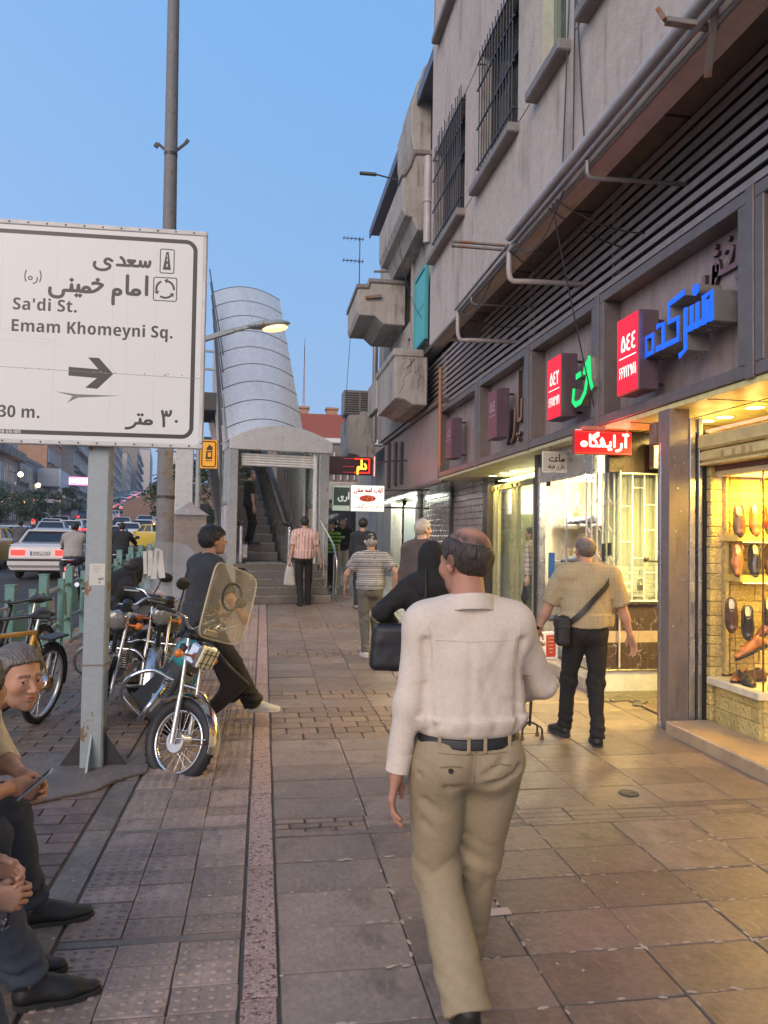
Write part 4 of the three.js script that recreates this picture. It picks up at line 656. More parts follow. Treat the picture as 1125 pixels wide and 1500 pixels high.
  for (const y of [1.83, 1.35, .9, .55]) mesh('shelf', [span(3.9, 4.28, y - .03, y, zb, -8.0, .003)], M.whitePaint, S);
  mesh('shop_ledge', [span(3.5, 4.3, -.02, .13, -10.2, -7.85, .01)], tone([.45, .38, .28], .6, { depth: .002 }), S);
  mesh('blue_notice', [span(X - .012, X - .008, 1.12, 1.46, -9.5, -9.28, .0005)], std([.03, .13, .3], .6), S);
  mesh('poster', [span(X - .012, X - .008, 2.34, 2.46, -9.6, -9.45, .0005)], std([.02, .02, .02], .6), S);
  mesh('bulb', [ball(3.86, 2.42, -8.6, .06, 1.5, .8, 1)], glow([1, .97, .88], 14), S);
  { const l = new THREE.PointLight(new THREE.Color(1, .9, .62), 12); l.position.set(3.86, 2.42, -8.6); l.shadow.radius = 3; l.castShadow = true; l.name = 'lamp'; S.add(l); }
  { const l = new THREE.RectAreaLight(new THREE.Color(1, .85, .5), 34, .4, 1.4); l.position.set(4.0, 2.38, -8.9); l.rotation.set(-PI / 2, 0, PI / 2); l.name = 'ceiling_lamp'; S.add(l); }
  mesh('inner_wall', [span(4.7, 4.75, -.1, 2.8, -7.6, -6, .002), span(3.7, 4.7, -.05, .02, -7.5, -6.0, .003)], tone([.1, .07, .06], .8), S);
  mesh('electric_box', [cbox(.22, .2, .12, 3.62, 2.62, -6.4)], M.rust, S); mesh('electric_box', [cbox(.3, .3, .1, 4.2, 2.55, -7.4)], M.rust, S);
}
tag(mesh('drain_pipe', [rod([3.51, .0, -6.22], [3.51, 2.4, -6.22], .026, .026, 14), tube([[3.51, 2.38, -6.22], [3.51, 2.5, -6.22], [3.53, 2.62, -6.24], [3.6, 2.72, -6.3]], .022, 14, 10), rod([3.51, .0, -6.22], [3.51, .05, -6.22], .034, .034, 12)], M.alu), 'thin grey metal pipe standing between the brown pillar and the barred window', 'pipe');
{ // goods in the lit show window
  seed(61); const cols = [[.3, .1, .05], [.55, .42, .2], [.2, .18, .16], [.6, .55, .45], [.35, .25, .12], [.1, .12, .2], [.5, .3, .1]];
  const names = ['tan handbag', 'yellowish box', 'dark clock case', 'pale carton', 'brown leather case', 'navy blue box', 'orange brown pouch'];
  const where = { 1.83: 'top shelf', 1.35: 'second shelf', .9: 'third shelf', .55: 'lowest shelf' }; const order = ['far left', 'left', 'middle', 'right', 'far right'];
  for (const y of [1.83, 1.35, .9, .55]) for (let i = 0; i < 5; i++) {
    const k = Math.floor(rnd() * 7), z = -9.5 + i * .3 + rr(-.04, .04), w = rr(.12, .2), h = rr(.12, .26), t = thing('display_goods', names[k] + ' on the ' + where[y] + ' of the lit show window, ' + order[i], 'goods', [4.0 + rr(-.02, .06), y, z], rr(-.5, .5), 'goods on show');
    const m = tone(cols[k], .6, { depth: .001 });
    if (k % 3 === 0) { mesh('body', [extrude([[-w / 2, 0], [w / 2, 0], [w * .4, h * .7], [-w * .4, h * .7]], .07, .01).translate(0, .01, -.035).rotateY(PI / 2)], m, t); mesh('handle', [at(new THREE.TorusGeometry(w * .25, .008, 6, 14, PI), 0, h * .7, 0, 0, PI / 2)], m, t); }
    else if (k % 3 === 1) { mesh('body', [cbox(.09, h * .7, w, 0, h * .35, 0, .006)], m, t); mesh('label', [cbox(.004, h * .3, w * .6, -.047, h * .38, 0, .0005)], M.whitePaint, t); mesh('lid', [cbox(.1, .03, w + .01, 0, h * .7 + .012, 0, .004)], m, t); }
    else { const sg = shoeGeo({ open: true, pointed: .5, cell: .012 }); t.rotation.y = PI / 2 + rr(-.4, .4); mesh('upper', sg.upper, m, t); mesh('sole', sg.sole, M.rubber, t); t.name = numbered('display_shoe'); t.userData.label = t.userData.label.replace(names[k], ['', '', 'dark walking shoe', '', '', 'navy walking shoe'][k] || 'walking shoe'); }
  }
  const st = thing('star_ornament', 'bright five pointed star ornament hanging in the lit show window', 'ornament', [3.83, 2.1, -8.75], -PI / 2);
  const pts = Array.from({ length: 10 }, (_, i) => { const r = i % 2 ? .045 : .11, a = PI / 2 + i * PI / 5; return [r * Math.cos(a), r * Math.sin(a)]; }); mesh('star', [extrude(pts, .02, .004)], std([.8, .7, .45], .4), st); mesh('string', [rod([0, .1, .01], [0, .3, .01], .002, .002, 4)], M.darkIron, st);
  const bag = thing('shopping_bag', 'white paper shopping bag with a red panel standing on the lit ledge', 'bag', [3.56, .13, -9.05], 0.1);
  mesh('body', [cbox(.24, .34, .1, 0, .17, 0, .006)], std([.75, .73, .7], .7), bag); mesh('red_panel', [cbox(.13, .27, .004, .02, .17, .052, .0005)], std([.55, .06, .03], .6), bag);
  mesh('print', Array.from({ length: 5 }, (_, i) => cbox(.09 - i * .012, .012, .003, .02, .27 - i * .045, .0555, .0004)), std([.7, .45, .3], .6), bag); mesh('handle', [tube([[-.06, .34, .02], [-.05, .44, .02], [.05, .44, .02], [.06, .34, .02]], .004, 16, 5)], M.whitePaint, bag);
}
// ---------------------------------------------------------------- open door bay, roller shutters, bright snack shop
const doorShop = thing('glass_door_shop', 'shop with tall green tinted glass doors left of the repair sign', 'shop front');
{
  const S = doorShop, X = 4.3;
  mesh('jamb', [span(3.72, 3.86, .0, 2.8, -10.0, -9.86, .004)], M.darkIron, S); mesh('jamb', [span(X - .1, X + .05, .1, 2.8, -11.2, -11.0, .004)], M.darkIron, S); mesh('jamb', [span(X - .1, X + .05, .1, 2.8, -14.1, -13.8, .004)], M.darkIron, S);
  for (const z of [-11.5, -12.3, -12.55, -13.4, -13.6]) mesh('door_stile', [span(X - .03, X + .03, .15, 2.6, z - .05, z + .05, .004)], tone([.3, .3, .18], .45, { depth: .001 }), S);
  mesh('door_rail', [span(X - .03, X + .03, 2.52, 2.62, -13.8, -11.2, .004)], tone([.3, .3, .18], .45, { depth: .001 }), S); mesh('door_rail', [span(X - .03, X + .03, .12, .3, -13.8, -11.2, .004)], tone([.3, .3, .18], .45, { depth: .001 }), S);
  mesh('glass_pane', [span(X - .004, X + .004, .3, 2.52, -12.25, -11.55, .0005)], phys([.96, .98, .93], .04, { transmission: .97, thickness: 0 }), S); mesh('glass_pane', [span(X - .004, X + .004, .3, 2.52, -13.35, -12.6, .0005)], phys([.96, .98, .93], .04, { transmission: .97, thickness: 0 }), S);
  mesh('inner_wall', [span(X + .3, X + .34, 0, 2.8, -14, -9.9, .002), span(3.9, X + .34, 0, 2.8, -9.95, -9.85, .002), span(3.9, X + .3, .05, .13, -14, -10, .003)], tone([.5, .52, .36], .7, { depth: .001 }), S);
  mesh('wall_tile', Array.from({ length: 24 }, (_, i) => span(X + .29, X + .305, .35 + Math.floor(i / 4) * .36, .7 + Math.floor(i / 4) * .36, -13.7 + (i % 4) * .66, -13.06 + (i % 4) * .66, .003)), tone([.52, .54, .38], .35, { depth: .001 }), S).userData.kind = 'stuff';
  const l = new THREE.RectAreaLight(new THREE.Color(1, .96, .62), 16, .25, 2); l.position.set(X + .15, 2.7, -12.6); l.rotation.set(-PI / 2, 0, 0); l.name = 'lamp'; S.add(l); mesh('light_panel', [span(X + .05, X + .26, 2.705, 2.72, -13.6, -11.6, .002)], glow([1, .97, .65], 3), S);
}
function rollerShutter(z0, z1, label) {
  const X = 4.35, y0 = G((z0 + z1) / 2), t = thing('roller_shutter', label, 'shutter', [X, y0, (z0 + z1) / 2], 0, 'closed roller shutters'); const L = Math.abs(z1 - z0), H = 2.8 - y0;
  for (let i = 0; i < H / .135; i++) mesh('slat', [cbox(.035, .128, L, 0, .07 + i * .135, 0, .014)], M.shutter, t);
  mesh('guide', [cbox(.1, H, .06, -.03, H / 2, L / 2 + .03)], M.darkIron, t); mesh('guide', [cbox(.1, H, .06, -.03, H / 2, -L / 2 - .03)], M.darkIron, t); mesh('handle', [cbox(.03, .05, .12, -.03, 1.2, L * .3)], M.steel, t); return t;
}
rollerShutter(-14.2, -16.9, 'closed ribbed roller shutter nearest the glass doors, pinkish light on it');
rollerShutter(-17.05, -20.3, 'closed ribbed roller shutter beside the bright snack shop, white glare on it');
const snack = thing('snack_shop', 'bright open snack shop with white and green light beyond the roller shutters', 'shop front');
{
  const S = snack, y = G(-22); 
  mesh('pillar', [span(4.2, 4.45, y, 2.8, -20.7, -20.45)], M.alu, S); mesh('pillar', [span(4.25, 4.4, y, 2.8, -23.2, -23.0)], M.alu, S);
  mesh('inner_wall', [span(5.2, 5.3, y, 2.8, -28, -20.5), span(4.3, 5.2, y, 2.8, -28.1, -28), span(4.3, 5.3, y, y + .03, -28, -20.5)], tone([.6, .66, .55], .5, { depth: .001 }), S);
  for (let i = 0; i < 9; i++) mesh('wall_panel', [span(5.17, 5.2, y + .1, 2.7, -27.6 + i * .8, -26.86 + i * .8, .006)], tone([[.55, .62, .5], [.62, .6, .42], [.5, .6, .58]][i % 3], .4, { depth: .001 }), S);
  mesh('counter', [span(4.5, 5.0, y, y + .95, -26.5, -23.4), span(4.45, 5.05, y + .95, y + 1.0, -26.6, -23.3)], M.alu, S);
  mesh('yellow_poster', [span(4.3, 4.31, 1.5, 1.95, -23.9, -23.2, .001)], std([.8, .72, .02], .6), S); mesh('white_poster', [span(4.28, 4.29, 1.2, 2.6, -22.8, -21.2, .001)], std([.7, .75, .68], .5), S);
  mesh('glass_door', [span(4.3, 4.31, y + .1, 2.6, -21.1, -20.75, .001)], phys([.6, .9, .85], .05, { transmission: .9, thickness: 0 }), S);
  mesh('strip_light', [span(3.9, 4.0, 2.765, 2.785, -26, -19.5, .004), span(4.6, 4.7, 2.72, 2.75, -27, -21, .004)], glow([.9, 1, .88], 7), S);
  mesh('lamp_globe', [ball(4.6, 2.35, -24.5, .16)], glow([1, 1, .8], 8), S);
  { const l = new THREE.RectAreaLight(new THREE.Color(.9, 1, .8), 30, 6, .5); l.position.set(4.5, 2.7, -24); l.rotation.set(-PI / 2, 0, PI / 2); l.name = 'lamp'; S.add(l); }
  { const l = new THREE.RectAreaLight(new THREE.Color(.92, 1, .84), 22, 6.4, .12); l.position.set(3.92, 2.755, -22.6); l.rotation.set(-PI / 2, 0, PI / 2); l.name = 'strip_lamp'; S.add(l); }
  const tub = std([.4, .1, .05], .5); mesh('dish', [0, 1, 2, 3].map((i) => at(lathe([[.001, 0], [.12, 0], [.16, .12], [.14, .12], [.1, .02]], 14), 4.6, y + 1.0, -26.2 + i * .5)), tub, S).userData.kind = 'stuff';
}
// ---------------------------------------------------------------- signs
const facing = (g, x, y, z) => g.rotateY(-PI / 2).translate(x, y, z);        // drawing plane turned to face the street (-x)
const INK = '#2b2624';
{ // big street sign in front of the left post
  const t = thing('street_sign', 'large white direction sign with black arrow and two scripts on a grey post', 'road sign', [-1.14, 0, -5.4], rad(-2));
  const W = 1.5, H = 1.5, cy = 2.995, cx = -.055;
  const face = canvasTex(1536, 1536, (x, w, h) => {
    x.fillStyle = '#d3d4d0'; x.fillRect(0, 0, w, h); seed(71);
    for (let i = 0; i < 900; i++) { x.globalAlpha = rr(.02, .09); x.fillStyle = rnd() < .6 ? '#8f8a80' : '#e9e8e2'; const px = rr(0, w), py = rr(0, h); x.fillRect(px, py, rr(1, 3), rr(4, 90)); }
    x.globalAlpha = .4; x.strokeStyle = '#9a9488'; x.lineWidth = 2; for (const px of [150, 520, 905, 1010, 1205]) { x.beginPath(); x.moveTo(px, 90); for (let y = 90; y < 1450; y += 60) x.lineTo(px + rr(-4, 4), y); x.stroke(); }
    x.beginPath(); for (let i = 0; i < 9; i++) { x.moveTo(rr(100, 300), 720 + i * 14); x.bezierCurveTo(rr(200, 420), 660 + i * 22, rr(300, 640), 690 + i * 25, rr(500, 640), 760 + i * 12); } x.stroke();
    x.globalAlpha = 1; x.strokeStyle = INK; x.lineWidth = 30; const r = 70, m = 58; x.beginPath(); x.roundRect(m, m, w - 2 * m, h - 2 * m, r); x.stroke();
    x.fillStyle = INK; const k = 1024;      // one metre of sign
    const U = (px) => (px / 303 * 1.37 + 0.13) * k, Vv = (py) => (py - 335) / 318 * 1.5 * k;   // lettering places, measured on the sign
    fa(x, 'سعدی', U(223), Vv(388), 108, .2, U(223) - U(132)); fa(x, 'امام', U(221), Vv(430), 128, .19, U(221) - U(160)); fa(x, 'خمینی', U(153), Vv(430), 128, .19, U(153) - U(66));
    fa(x, '(ره)', U(62), Vv(417), 66, .12, U(62) - U(34));
    x.font = 'bold 118px sans-serif'; x.textBaseline = 'alphabetic'; const put = (s, px, py, wd, size = 124) => { x.font = 'bold ' + size + 'px sans-serif'; const q = x.measureText(s).width; x.save(); x.translate(U(px), Vv(py)); x.scale((U(px + wd) - U(px)) / q, 1); x.fillText(s, 0, 0); x.restore(); };
    put("Sa'di St.", 20, 462, 96, 118); put('Emam Khomeyni Sq.', 18, 494, 242, 118); put('30 m.', 4, 620, 62, 116);
    fa(x, 'متر', U(232), Vv(623), 100, .19, U(232) - U(190)); fa(x, '۳۰', U(272), Vv(626), 110, .17, 0);
    x.beginPath(); const A = [[105, 543], [149, 545], [133, 528], [149, 528], [171, 551], [148, 574], [130, 573], [147, 558], [105, 556]]; A.forEach(([a, b], i) => (i ? x.lineTo(U(a), Vv(b)) : x.moveTo(U(a), Vv(b)))); x.fill();
    x.lineWidth = 7; x.strokeStyle = INK; x.beginPath(); x.roundRect(U(237), Vv(360), U(258) - U(237), Vv(396) - Vv(360), 12); x.roundRect(U(228), Vv(403), U(263) - U(228), Vv(438) - Vv(403), 14); x.stroke();
    x.beginPath(); x.moveTo(U(246), Vv(364)); x.lineTo(U(249.5), Vv(364)); x.lineTo(U(253.5), Vv(391)); x.lineTo(U(241), Vv(391)); x.fill(); x.fillStyle = '#d3d4d0'; for (const [a, b, s] of [[247.6, 368, 1], [247.5, 374, 1.4], [247.4, 382, 2]]) x.fillRect(U(a - s / 2), Vv(b), U(s) - U(0), 22);
    x.strokeStyle = x.fillStyle = INK; x.lineWidth = 15; for (const a0 of [-70, 50, 170]) { const c = [U(245.5), Vv(420.5)], R = 62; x.beginPath(); x.arc(c[0], c[1], R, rad(a0), rad(a0 + 68)); x.stroke(); const e = rad(a0 - 6), q = [c[0] + R * Math.cos(e), c[1] + R * Math.sin(e)]; x.beginPath(); x.moveTo(q[0] + 24 * Math.sin(e), q[1] - 24 * Math.cos(e)); x.lineTo(q[0] + 20 * Math.cos(e), q[1] + 20 * Math.sin(e)); x.lineTo(q[0] - 20 * Math.cos(e), q[1] - 20 * Math.sin(e)); x.fill(); }
    x.strokeStyle = '#77726a'; x.lineWidth = 3; x.beginPath(); x.moveTo(0, Vv(546)); x.lineTo(w, Vv(553)); x.stroke(); for (let i = 0; i < 16; i++) { x.fillStyle = '#857f75'; x.beginPath(); x.arc(rr(60, 1480), Vv(548) + rr(-4, 10), 5, 0, 7); x.fill(); }
    x.fillStyle = '#6d7066'; x.beginPath(); x.moveTo(U(86), Vv(580)); x.lineTo(U(118), Vv(583)); x.lineTo(U(184), Vv(583)); x.lineTo(U(120), Vv(588)); x.lineTo(U(108), Vv(594)); x.lineTo(U(104), Vv(597)); x.lineTo(U(112), Vv(586)); x.closePath(); x.fill();
    x.fillStyle = '#d3d4d0'; x.font = 'bold 30px sans-serif'; x.fillText('RF-OB-EN-005', U(-4), h - m + 10);
  });
  const board = mesh('board', [cbox(W, H, .03, cx, cy, 0, .006)], tone([.55, .54, .5], .5, { depth: .0004 }), t);
  mesh('face', quadGeo([cx - W / 2 + .008, cy - H / 2 + .008, .0175], [cx + W / 2 - .008, cy - H / 2 + .008, .0175], [cx + W / 2 - .008, cy + H / 2 - .008, .0175], [cx - W / 2 + .008, cy + H / 2 - .008, .0175]), std([1, 1, 1], .38, 0, { map: face }), board, true);
  mesh('rim', [cbox(W + .03, .035, .05, cx, cy + H / 2, 0, .006), cbox(W + .03, .035, .05, cx, cy - H / 2, 0, .006), cbox(.035, H, .05, cx - W / 2, cy, 0, .006), cbox(.03, H - .04, .05, cx + W / 2, cy, 0, .006)], tone([.5, .5, .48], .5, { depth: .0004 }), board);
  mesh('rivet', Array.from({ length: 24 }, (_, i) => ball(cx - W / 2 + .07 + (i % 12) * .123, cy + (i < 12 ? 1 : -1) * H / 2, .027, .006, 1, 1, .5, 6)), M.darkIron, board).userData.kind = 'stuff';
  mesh('rail', [cbox(W * .95, .06, .05, cx, cy + .45, -.045), cbox(W * .95, .06, .05, cx, cy - .45, -.045)], M.alu, t);
  mesh('post', [cbox(.15, 3.6, .13, 0, 1.8, -.12, .012)], M.paintGrey, t); mesh('collar', [cbox(.158, .012, .138, 0, .72, -.12, .002)], M.rust, t);
  const fin = () => extrude([[0, 0], [.16, 0], [0, .24]], .012, .001);
  mesh('gusset', [fin().translate(.075, 0, -.126)], M.darkIron, t); mesh('gusset', [fin().rotateY(PI).translate(-.075, 0, -.114)], M.darkIron, t); mesh('gusset', [fin().scale(.8, 1, 1).rotateY(-PI / 2).translate(.006, 0, -.055)], M.paintGrey, t);
  mesh('base_plate', [cbox(.34, .014, .32, 0, .012, -.12, .003)], M.darkIron, t);
  const st = mesh('sticker', quadGeo([-.052, .0, 0], [.052, 0, 0], [.052, .15, 0], [-.052, .15, 0]), std([1, 1, 1], .7, 0, { map: canvasTex(128, 192, (x, w, h) => { x.fillStyle = '#c4c2ba'; x.fillRect(0, 0, w, h); x.fillStyle = '#8a8880'; for (let i = 0; i < 4; i++) x.fillRect(30, 24 + i * 18, 70 - i * 8, 4); x.strokeStyle = '#2f2c2a'; x.lineWidth = 4; x.fillStyle = '#2f2c2a'; fa(x, 'تخلیه', 116, 140, 22, .16); fa(x, 'چاه', 100, 172, 22, .16); }) }), t, true); st.position.set(.01, 1.27, -.053);
}
// shop number boxes
function numberBox(z, y, label, lit, big, small, tint = [.5, .03, .08]) {
  const t = thing('number_box', label, 'sign', [3.55, y, z], 0), w = .43, h = .74, d = .2;
  const tex = canvasTex(256, 512, (x, W, H) => {
    x.fillStyle = lit ? '#ff0a2a' : '#8a4a50'; x.fillRect(0, 0, W, H); seed(z * 100 | 0); for (let i = 0; i < 160; i++) { x.globalAlpha = .06; x.fillStyle = rnd() < .5 ? '#000' : '#fff'; x.fillRect(rr(0, W), rr(0, H), rr(1, 5), rr(5, 60)); } x.globalAlpha = 1;
    x.fillStyle = lit ? '#fff2e6' : '#c9a4a4'; if (big) fa(x, big, 226, 230, 108, .17, 190); x.fillRect(24, 268, 208, 9); if (small) fa(x, small, 238, 405, 74, .14, 216);
  });
  mesh('case', [cbox(d, h, w, d / 2 - .2, 0, 0, .008)], tone([.1, .065, .085], .45, { depth: .0006 }), t);
  const f = quadGeo([-.202, -h / 2 + .012, -w / 2 + .012], [-.202, -h / 2 + .012, w / 2 - .012], [-.202, h / 2 - .012, w / 2 - .012], [-.202, h / 2 - .012, -w / 2 + .012]);
  mesh('face', f, lit ? std([.5, .5, .5], .4, 0, { map: tex, emissiveMap: tex, emissive: new THREE.Color(1, 1, 1), emissiveIntensity: lit }) : std([.8, .8, .8], .5, 0, { map: tex }), t, true);
  for (const q of [.3, -.3]) mesh('bracket', [cbox(.1, .03, .03, .06, q, .1)], M.darkIron, t);
  if (lit) { const l = new THREE.RectAreaLight(new THREE.Color(1, .1, .14), 2.4 * lit, .4, .8); l.position.set(-.21, 0, 0); l.rotation.y = PI / 2; l.name = 'lamp'; t.add(l); }
}
numberBox(-6.57, 3.39, 'lit red number box with white numerals beside the blue letters', 1.1, '۵٤٤', '۶۶۷۱۲۹۵۱');
numberBox(-8.38, 3.42, 'lit red number box with white numerals beside the green letters', .9, '۵٤۲', '۶۶۷۵۲۹۷۱');
numberBox(-10.82, 3.49, 'unlit faded red number box beside the brown letters', 0, '۵٤', '');
numberBox(-13.5, 3.46, 'unlit rusty red number box farthest along the fascia', 0, '۵', '');
// channel letters: strokes in metres, face lit, sides of dark sheet metal
function channel(label, strokes, w, depth, face, side, pos, dots = [], light) {
  const t = thing('channel_letters', label, 'sign', pos); seed(77);
  const all = [...strokes.map((s) => ribbon(s, w)), ...dots.map(([x, y, r = w * .6]) => Array.from({ length: 14 }, (_, i) => [x + r * Math.cos(i / 14 * 2 * PI), y + r * Math.sin(i / 14 * 2 * PI)]))];
  all.forEach((p, i) => { const e = i * .0007; mesh('letter', [facing(extrude(p, depth, 0), -e, 0, 0)], side, t); mesh('letter_face', [facing(extrude(p, .006, 0), -depth - .001 - e, 0, 0)], face, t); });
  if (light) { const l = new THREE.RectAreaLight(light[0], light[1], light[2], light[3]); l.position.set(-depth - .02, light[4], light[5]); l.rotation.y = PI / 2; l.name = 'lamp'; t.add(l); }
}
{
  const k = .104, S = (a) => a.map(([x, y]) => [(x - 10) * k, y * k * .8]);
  const sheet = tone([.3, .29, .28], .4, { metal: .5, depth: .0008 });
  channel('deep blue lit block letters on the nearest fascia above the yellow canopy', [S([[0, 0], [1.3, 0], [1.3, 1.9], [.05, 1.9], [.05, 0]]), S([[2.2, 2.5], [3, 2.5], [3, .1]]), S([[2.1, .1], [5.3, .1], [5.3, 2.3], [3.9, 2.3], [3.9, 4.2], [6, 4.5]]), S([[6.4, 2.6], [6.4, -1.3], [5.7, -1.6]]), S([[6.4, .6], [9.9, .7]]), S([[7.3, .6], [7.3, 2.5]]), S([[8.1, .6], [8.1, 2.5]]), S([[9.0, .6], [9.0, 2.5]]), S([[9.0, 2.9], [10, 3.1], [10, .6]]), S([[9.5, .7], [9.5, 2.2]])], .05, .2, std([.01, .06, .45], .4, 0, { emissive: new THREE.Color(.0, .1, 1), emissiveIntensity: 1.05 }), sheet, [3.62, 3.33, -5.32], S([[7.9, 4.1]]).map((p) => [...p, .048]), [new THREE.Color(.05, .2, 1), 2.2, 1.0, .4, .2, -.5]);
  const g = .054, Q = (a) => a.map(([x, y]) => [x * g, y * g]);
  channel('lit green script letters on the second fascia beside the red number box', [Q([[-10, 3.2], [-10.4, 1.2], [-9, .2], [-6.5, .4], [-4.4, 2], [-3.4, 4.5], [-2.6, 8.4]]), Q([[-2.5, 8], [-2, 4], [-1.2, 2.6]]), Q([[-4.6, 6.2], [-4.2, 7.4], [-3.2, 7.8]]), Q([[-8.2, 6], [-7, 6.1]])], .062, .16, std([.01, .3, .08], .4, 0, { emissive: new THREE.Color(0, 1, .22), emissiveIntensity: .75 }), sheet, [3.6, 3.14, -7.47], [], [new THREE.Color(.1, 1, .3), .8, .5, .4, .25, -.35]);
  const b = persian('پارس'), bs = (k1, k2, dx, t) => t.s.map((s) => s.map(([x, y]) => [x * k1 + dx, y * k2]));
  channel('dark brown unlit script letters on the third fascia', bs(.42, .7, 0, persian('پارر')), .06, .06, tone([.3, .18, .13], .5, { depth: .0005 }), M.darkIron, [3.69, 3.36, -10.28], [[-.1, -.2, .03], [-.2, -.2, .03], [-.15, -.28, .03]]); void b;
  channel('dark purple unlit script letters at the top right of the nearest fascia', bs(.24, .36, 0, persian('بخش')), .045, .03, tone([.2, .1, .11], .5, { depth: .0005 }), M.darkIron, [3.69, 3.84, -5.34], persian('بخش').d.map(([x, y]) => [x * .24, y * .36, .024]));
}
// hanging signs
function boardSign(name, label, pos, w, h, d, draw, lit = 0, frame = M.darkIron, px = 512) {
  const t = thing(name, label, 'sign', pos), tex = canvasTex(px, Math.round(px * h / w), draw);
  mesh('case', [cbox(w, h, d, 0, 0, 0, .006)], frame, t);
  mesh('face', quadGeo([-w / 2 + .01, -h / 2 + .01, d / 2 + .002], [w / 2 - .01, -h / 2 + .01, d / 2 + .002], [w / 2 - .01, h / 2 - .01, d / 2 + .002], [-w / 2 + .01, h / 2 - .01, d / 2 + .002]), lit ? std([.4, .4, .4], .4, 0, { map: tex, emissiveMap: tex, emissive: new THREE.Color(1, 1, 1), emissiveIntensity: lit }) : std([1, 1, 1], .6, 0, { map: tex }), t, true);
  return t;
}
{
  const t = boardSign('led_sign', 'glowing red sign with white neon script hung under the canopy corner', [3.5, 2.655, -7.42], .64, .25, .07, (x, w, h) => { x.fillStyle = '#d00410'; x.fillRect(0, 0, w, h); x.fillStyle = '#ff2020'; x.fillRect(0, 0, w, 10); x.fillRect(0, h - 10, w, 10); x.fillStyle = '#ff9a88'; fa(x, 'آرایشگاه', w - 30, h * .66, h * .5, .24, w - 66); x.fillStyle = '#fffaf0'; fa(x, 'آرایشگاه', w - 30, h * .66, h * .5, .13, w - 66); }, 3.2, tone([.3, .03, .03], .4, {}));
  mesh('hood', [cbox(.5, .05, .09, .02, .15, 0, .01)], tone([.5, .16, .14], .4, {}), t); mesh('hanger', [cbox(.02, .1, .02, .28, .15, -.02), cbox(.02, .1, .02, -.1, .15, -.02)], M.darkIron, t);
  const l = new THREE.RectAreaLight(new THREE.Color(1, .06, .05), 16, .6, .22); l.position.set(0, 0, .045); l.rotation.y = PI; l.name = 'lamp'; t.add(l);
  const b = new THREE.RectAreaLight(new THREE.Color(1, .06, .05), 3, .6, .1); b.position.set(0, .18, -.02); b.rotation.x = PI / 2; b.name = 'back_glow'; t.add(b); mesh('top_tube', [cbox(.58, .012, .03, 0, .131, -.01, .003)], glow([1, .08, .05], 3), t);
}
{
  const t = boardSign('hanging_sign', 'white hand lettered sign with black script hung left of the glowing red sign', [3.72, 2.6, -8.9], .62, .26, .02, (x, w, h) => { x.fillStyle = '#a8a49c'; x.fillRect(0, 0, w, h); x.fillStyle = '#1c1918'; fa(x, 'تعمیرگاه ساعت', w - 16, h * .46, h * .36, .17, w * .86); fa(x, 'تعویض بند باطری شیشه', w * .78, h * .82, h * .26, .11, w * .68); x.beginPath(); x.moveTo(w * .82, h * .72); x.lineTo(w * .89, h * .72); x.lineTo(w * .89, h * .64); x.lineTo(w * .97, h * .78); x.lineTo(w * .89, h * .92); x.lineTo(w * .89, h * .84); x.lineTo(w * .82, h * .84); x.fill(); }, 0, M.whitePaint);
  mesh('hanger', [rod([-.2, .13, 0], [-.2, .2, 0], .006), rod([.2, .13, 0], [.2, .2, 0], .006)], M.darkIron, t);
}
{
  const t = boardSign('led_sign', 'far black sign with glowing red and yellow characters by the escalator canopy', [2.17, 3.42, -19], 1.1, .46, .12, (x, w, h) => { x.fillStyle = '#160708'; x.fillRect(0, 0, w, h); x.strokeStyle = '#ff2410'; x.lineWidth = 16; x.beginPath(); x.moveTo(w * .58, 20); x.lineTo(w * .93, 20); x.lineTo(w * .93, h - 24); x.lineTo(w * .58, h - 24); x.stroke(); x.lineWidth = 7; x.strokeStyle = '#7a1420'; for (const y of [20, h * .55, h - 24]) { x.beginPath(); x.moveTo(w * .3, y); x.lineTo(w * .58, y); x.stroke(); } x.fillStyle = '#ffc040'; fa(x, 'دام', w * .86, h * .66, h * .5, .22, w * .24); }, 2.6);
  mesh('side_tube', [cbox(.02, .5, .02, .6, 0, .05)], glow([1, .08, .05], 4), t); mesh('bracket', [bar([.5, .1, 0], [1.6, .2, 0], .04, .04)], M.darkIron, t);
  const l = new THREE.RectAreaLight(new THREE.Color(1, .15, .06), 5, .5, .4); l.position.set(.3, 0, .09); l.rotation.y = PI; l.name = 'lamp'; t.add(l);
}
{
  const t = boardSign('food_sign', 'lit white food sign with red script and kebab picture below the red sign', [2.4, 2.52, -17.5], .8, .62, .1, (x, w, h) => { x.fillStyle = '#f2f4e4'; x.fillRect(0, 0, w, h); x.fillStyle = '#8d1812'; fa(x, 'کباب لقمه سنتی', w * .96, h * .24, h * .17, .2, w * .9); x.fillStyle = '#a03020'; x.beginPath(); x.ellipse(w * .5, h * .5, w * .25, h * .13, 0, 0, 7); x.fill(); seed(5); for (let i = 0; i < 90; i++) { x.fillStyle = ['#c84a2c', '#7c2016', '#d98050', '#5d1a10'][i % 4]; x.beginPath(); x.ellipse(w * rr(.29, .71), h * rr(.41, .6), rr(4, 16), rr(3, 7), rr(0, 3), 0, 7); x.fill(); } x.fillStyle = '#b8321e'; fa(x, 'با نان داغ و گوشت', w * .96, h * .86, h * .11, .16, w * .86); }, 1.1, M.whitePaint);
  mesh('bracket', [bar([.4, .2, 0], [1.5, .24, 0], .04, .04), bar([.4, -.2, 0], [1.5, -.2, 0], .04, .04)], M.darkIron, t);
  const l = new THREE.RectAreaLight(new THREE.Color(1, 1, .9), 2.5, .7, .55); l.position.set(0, 0, .07); l.rotation.y = PI; l.name = 'lamp'; t.add(l);
}
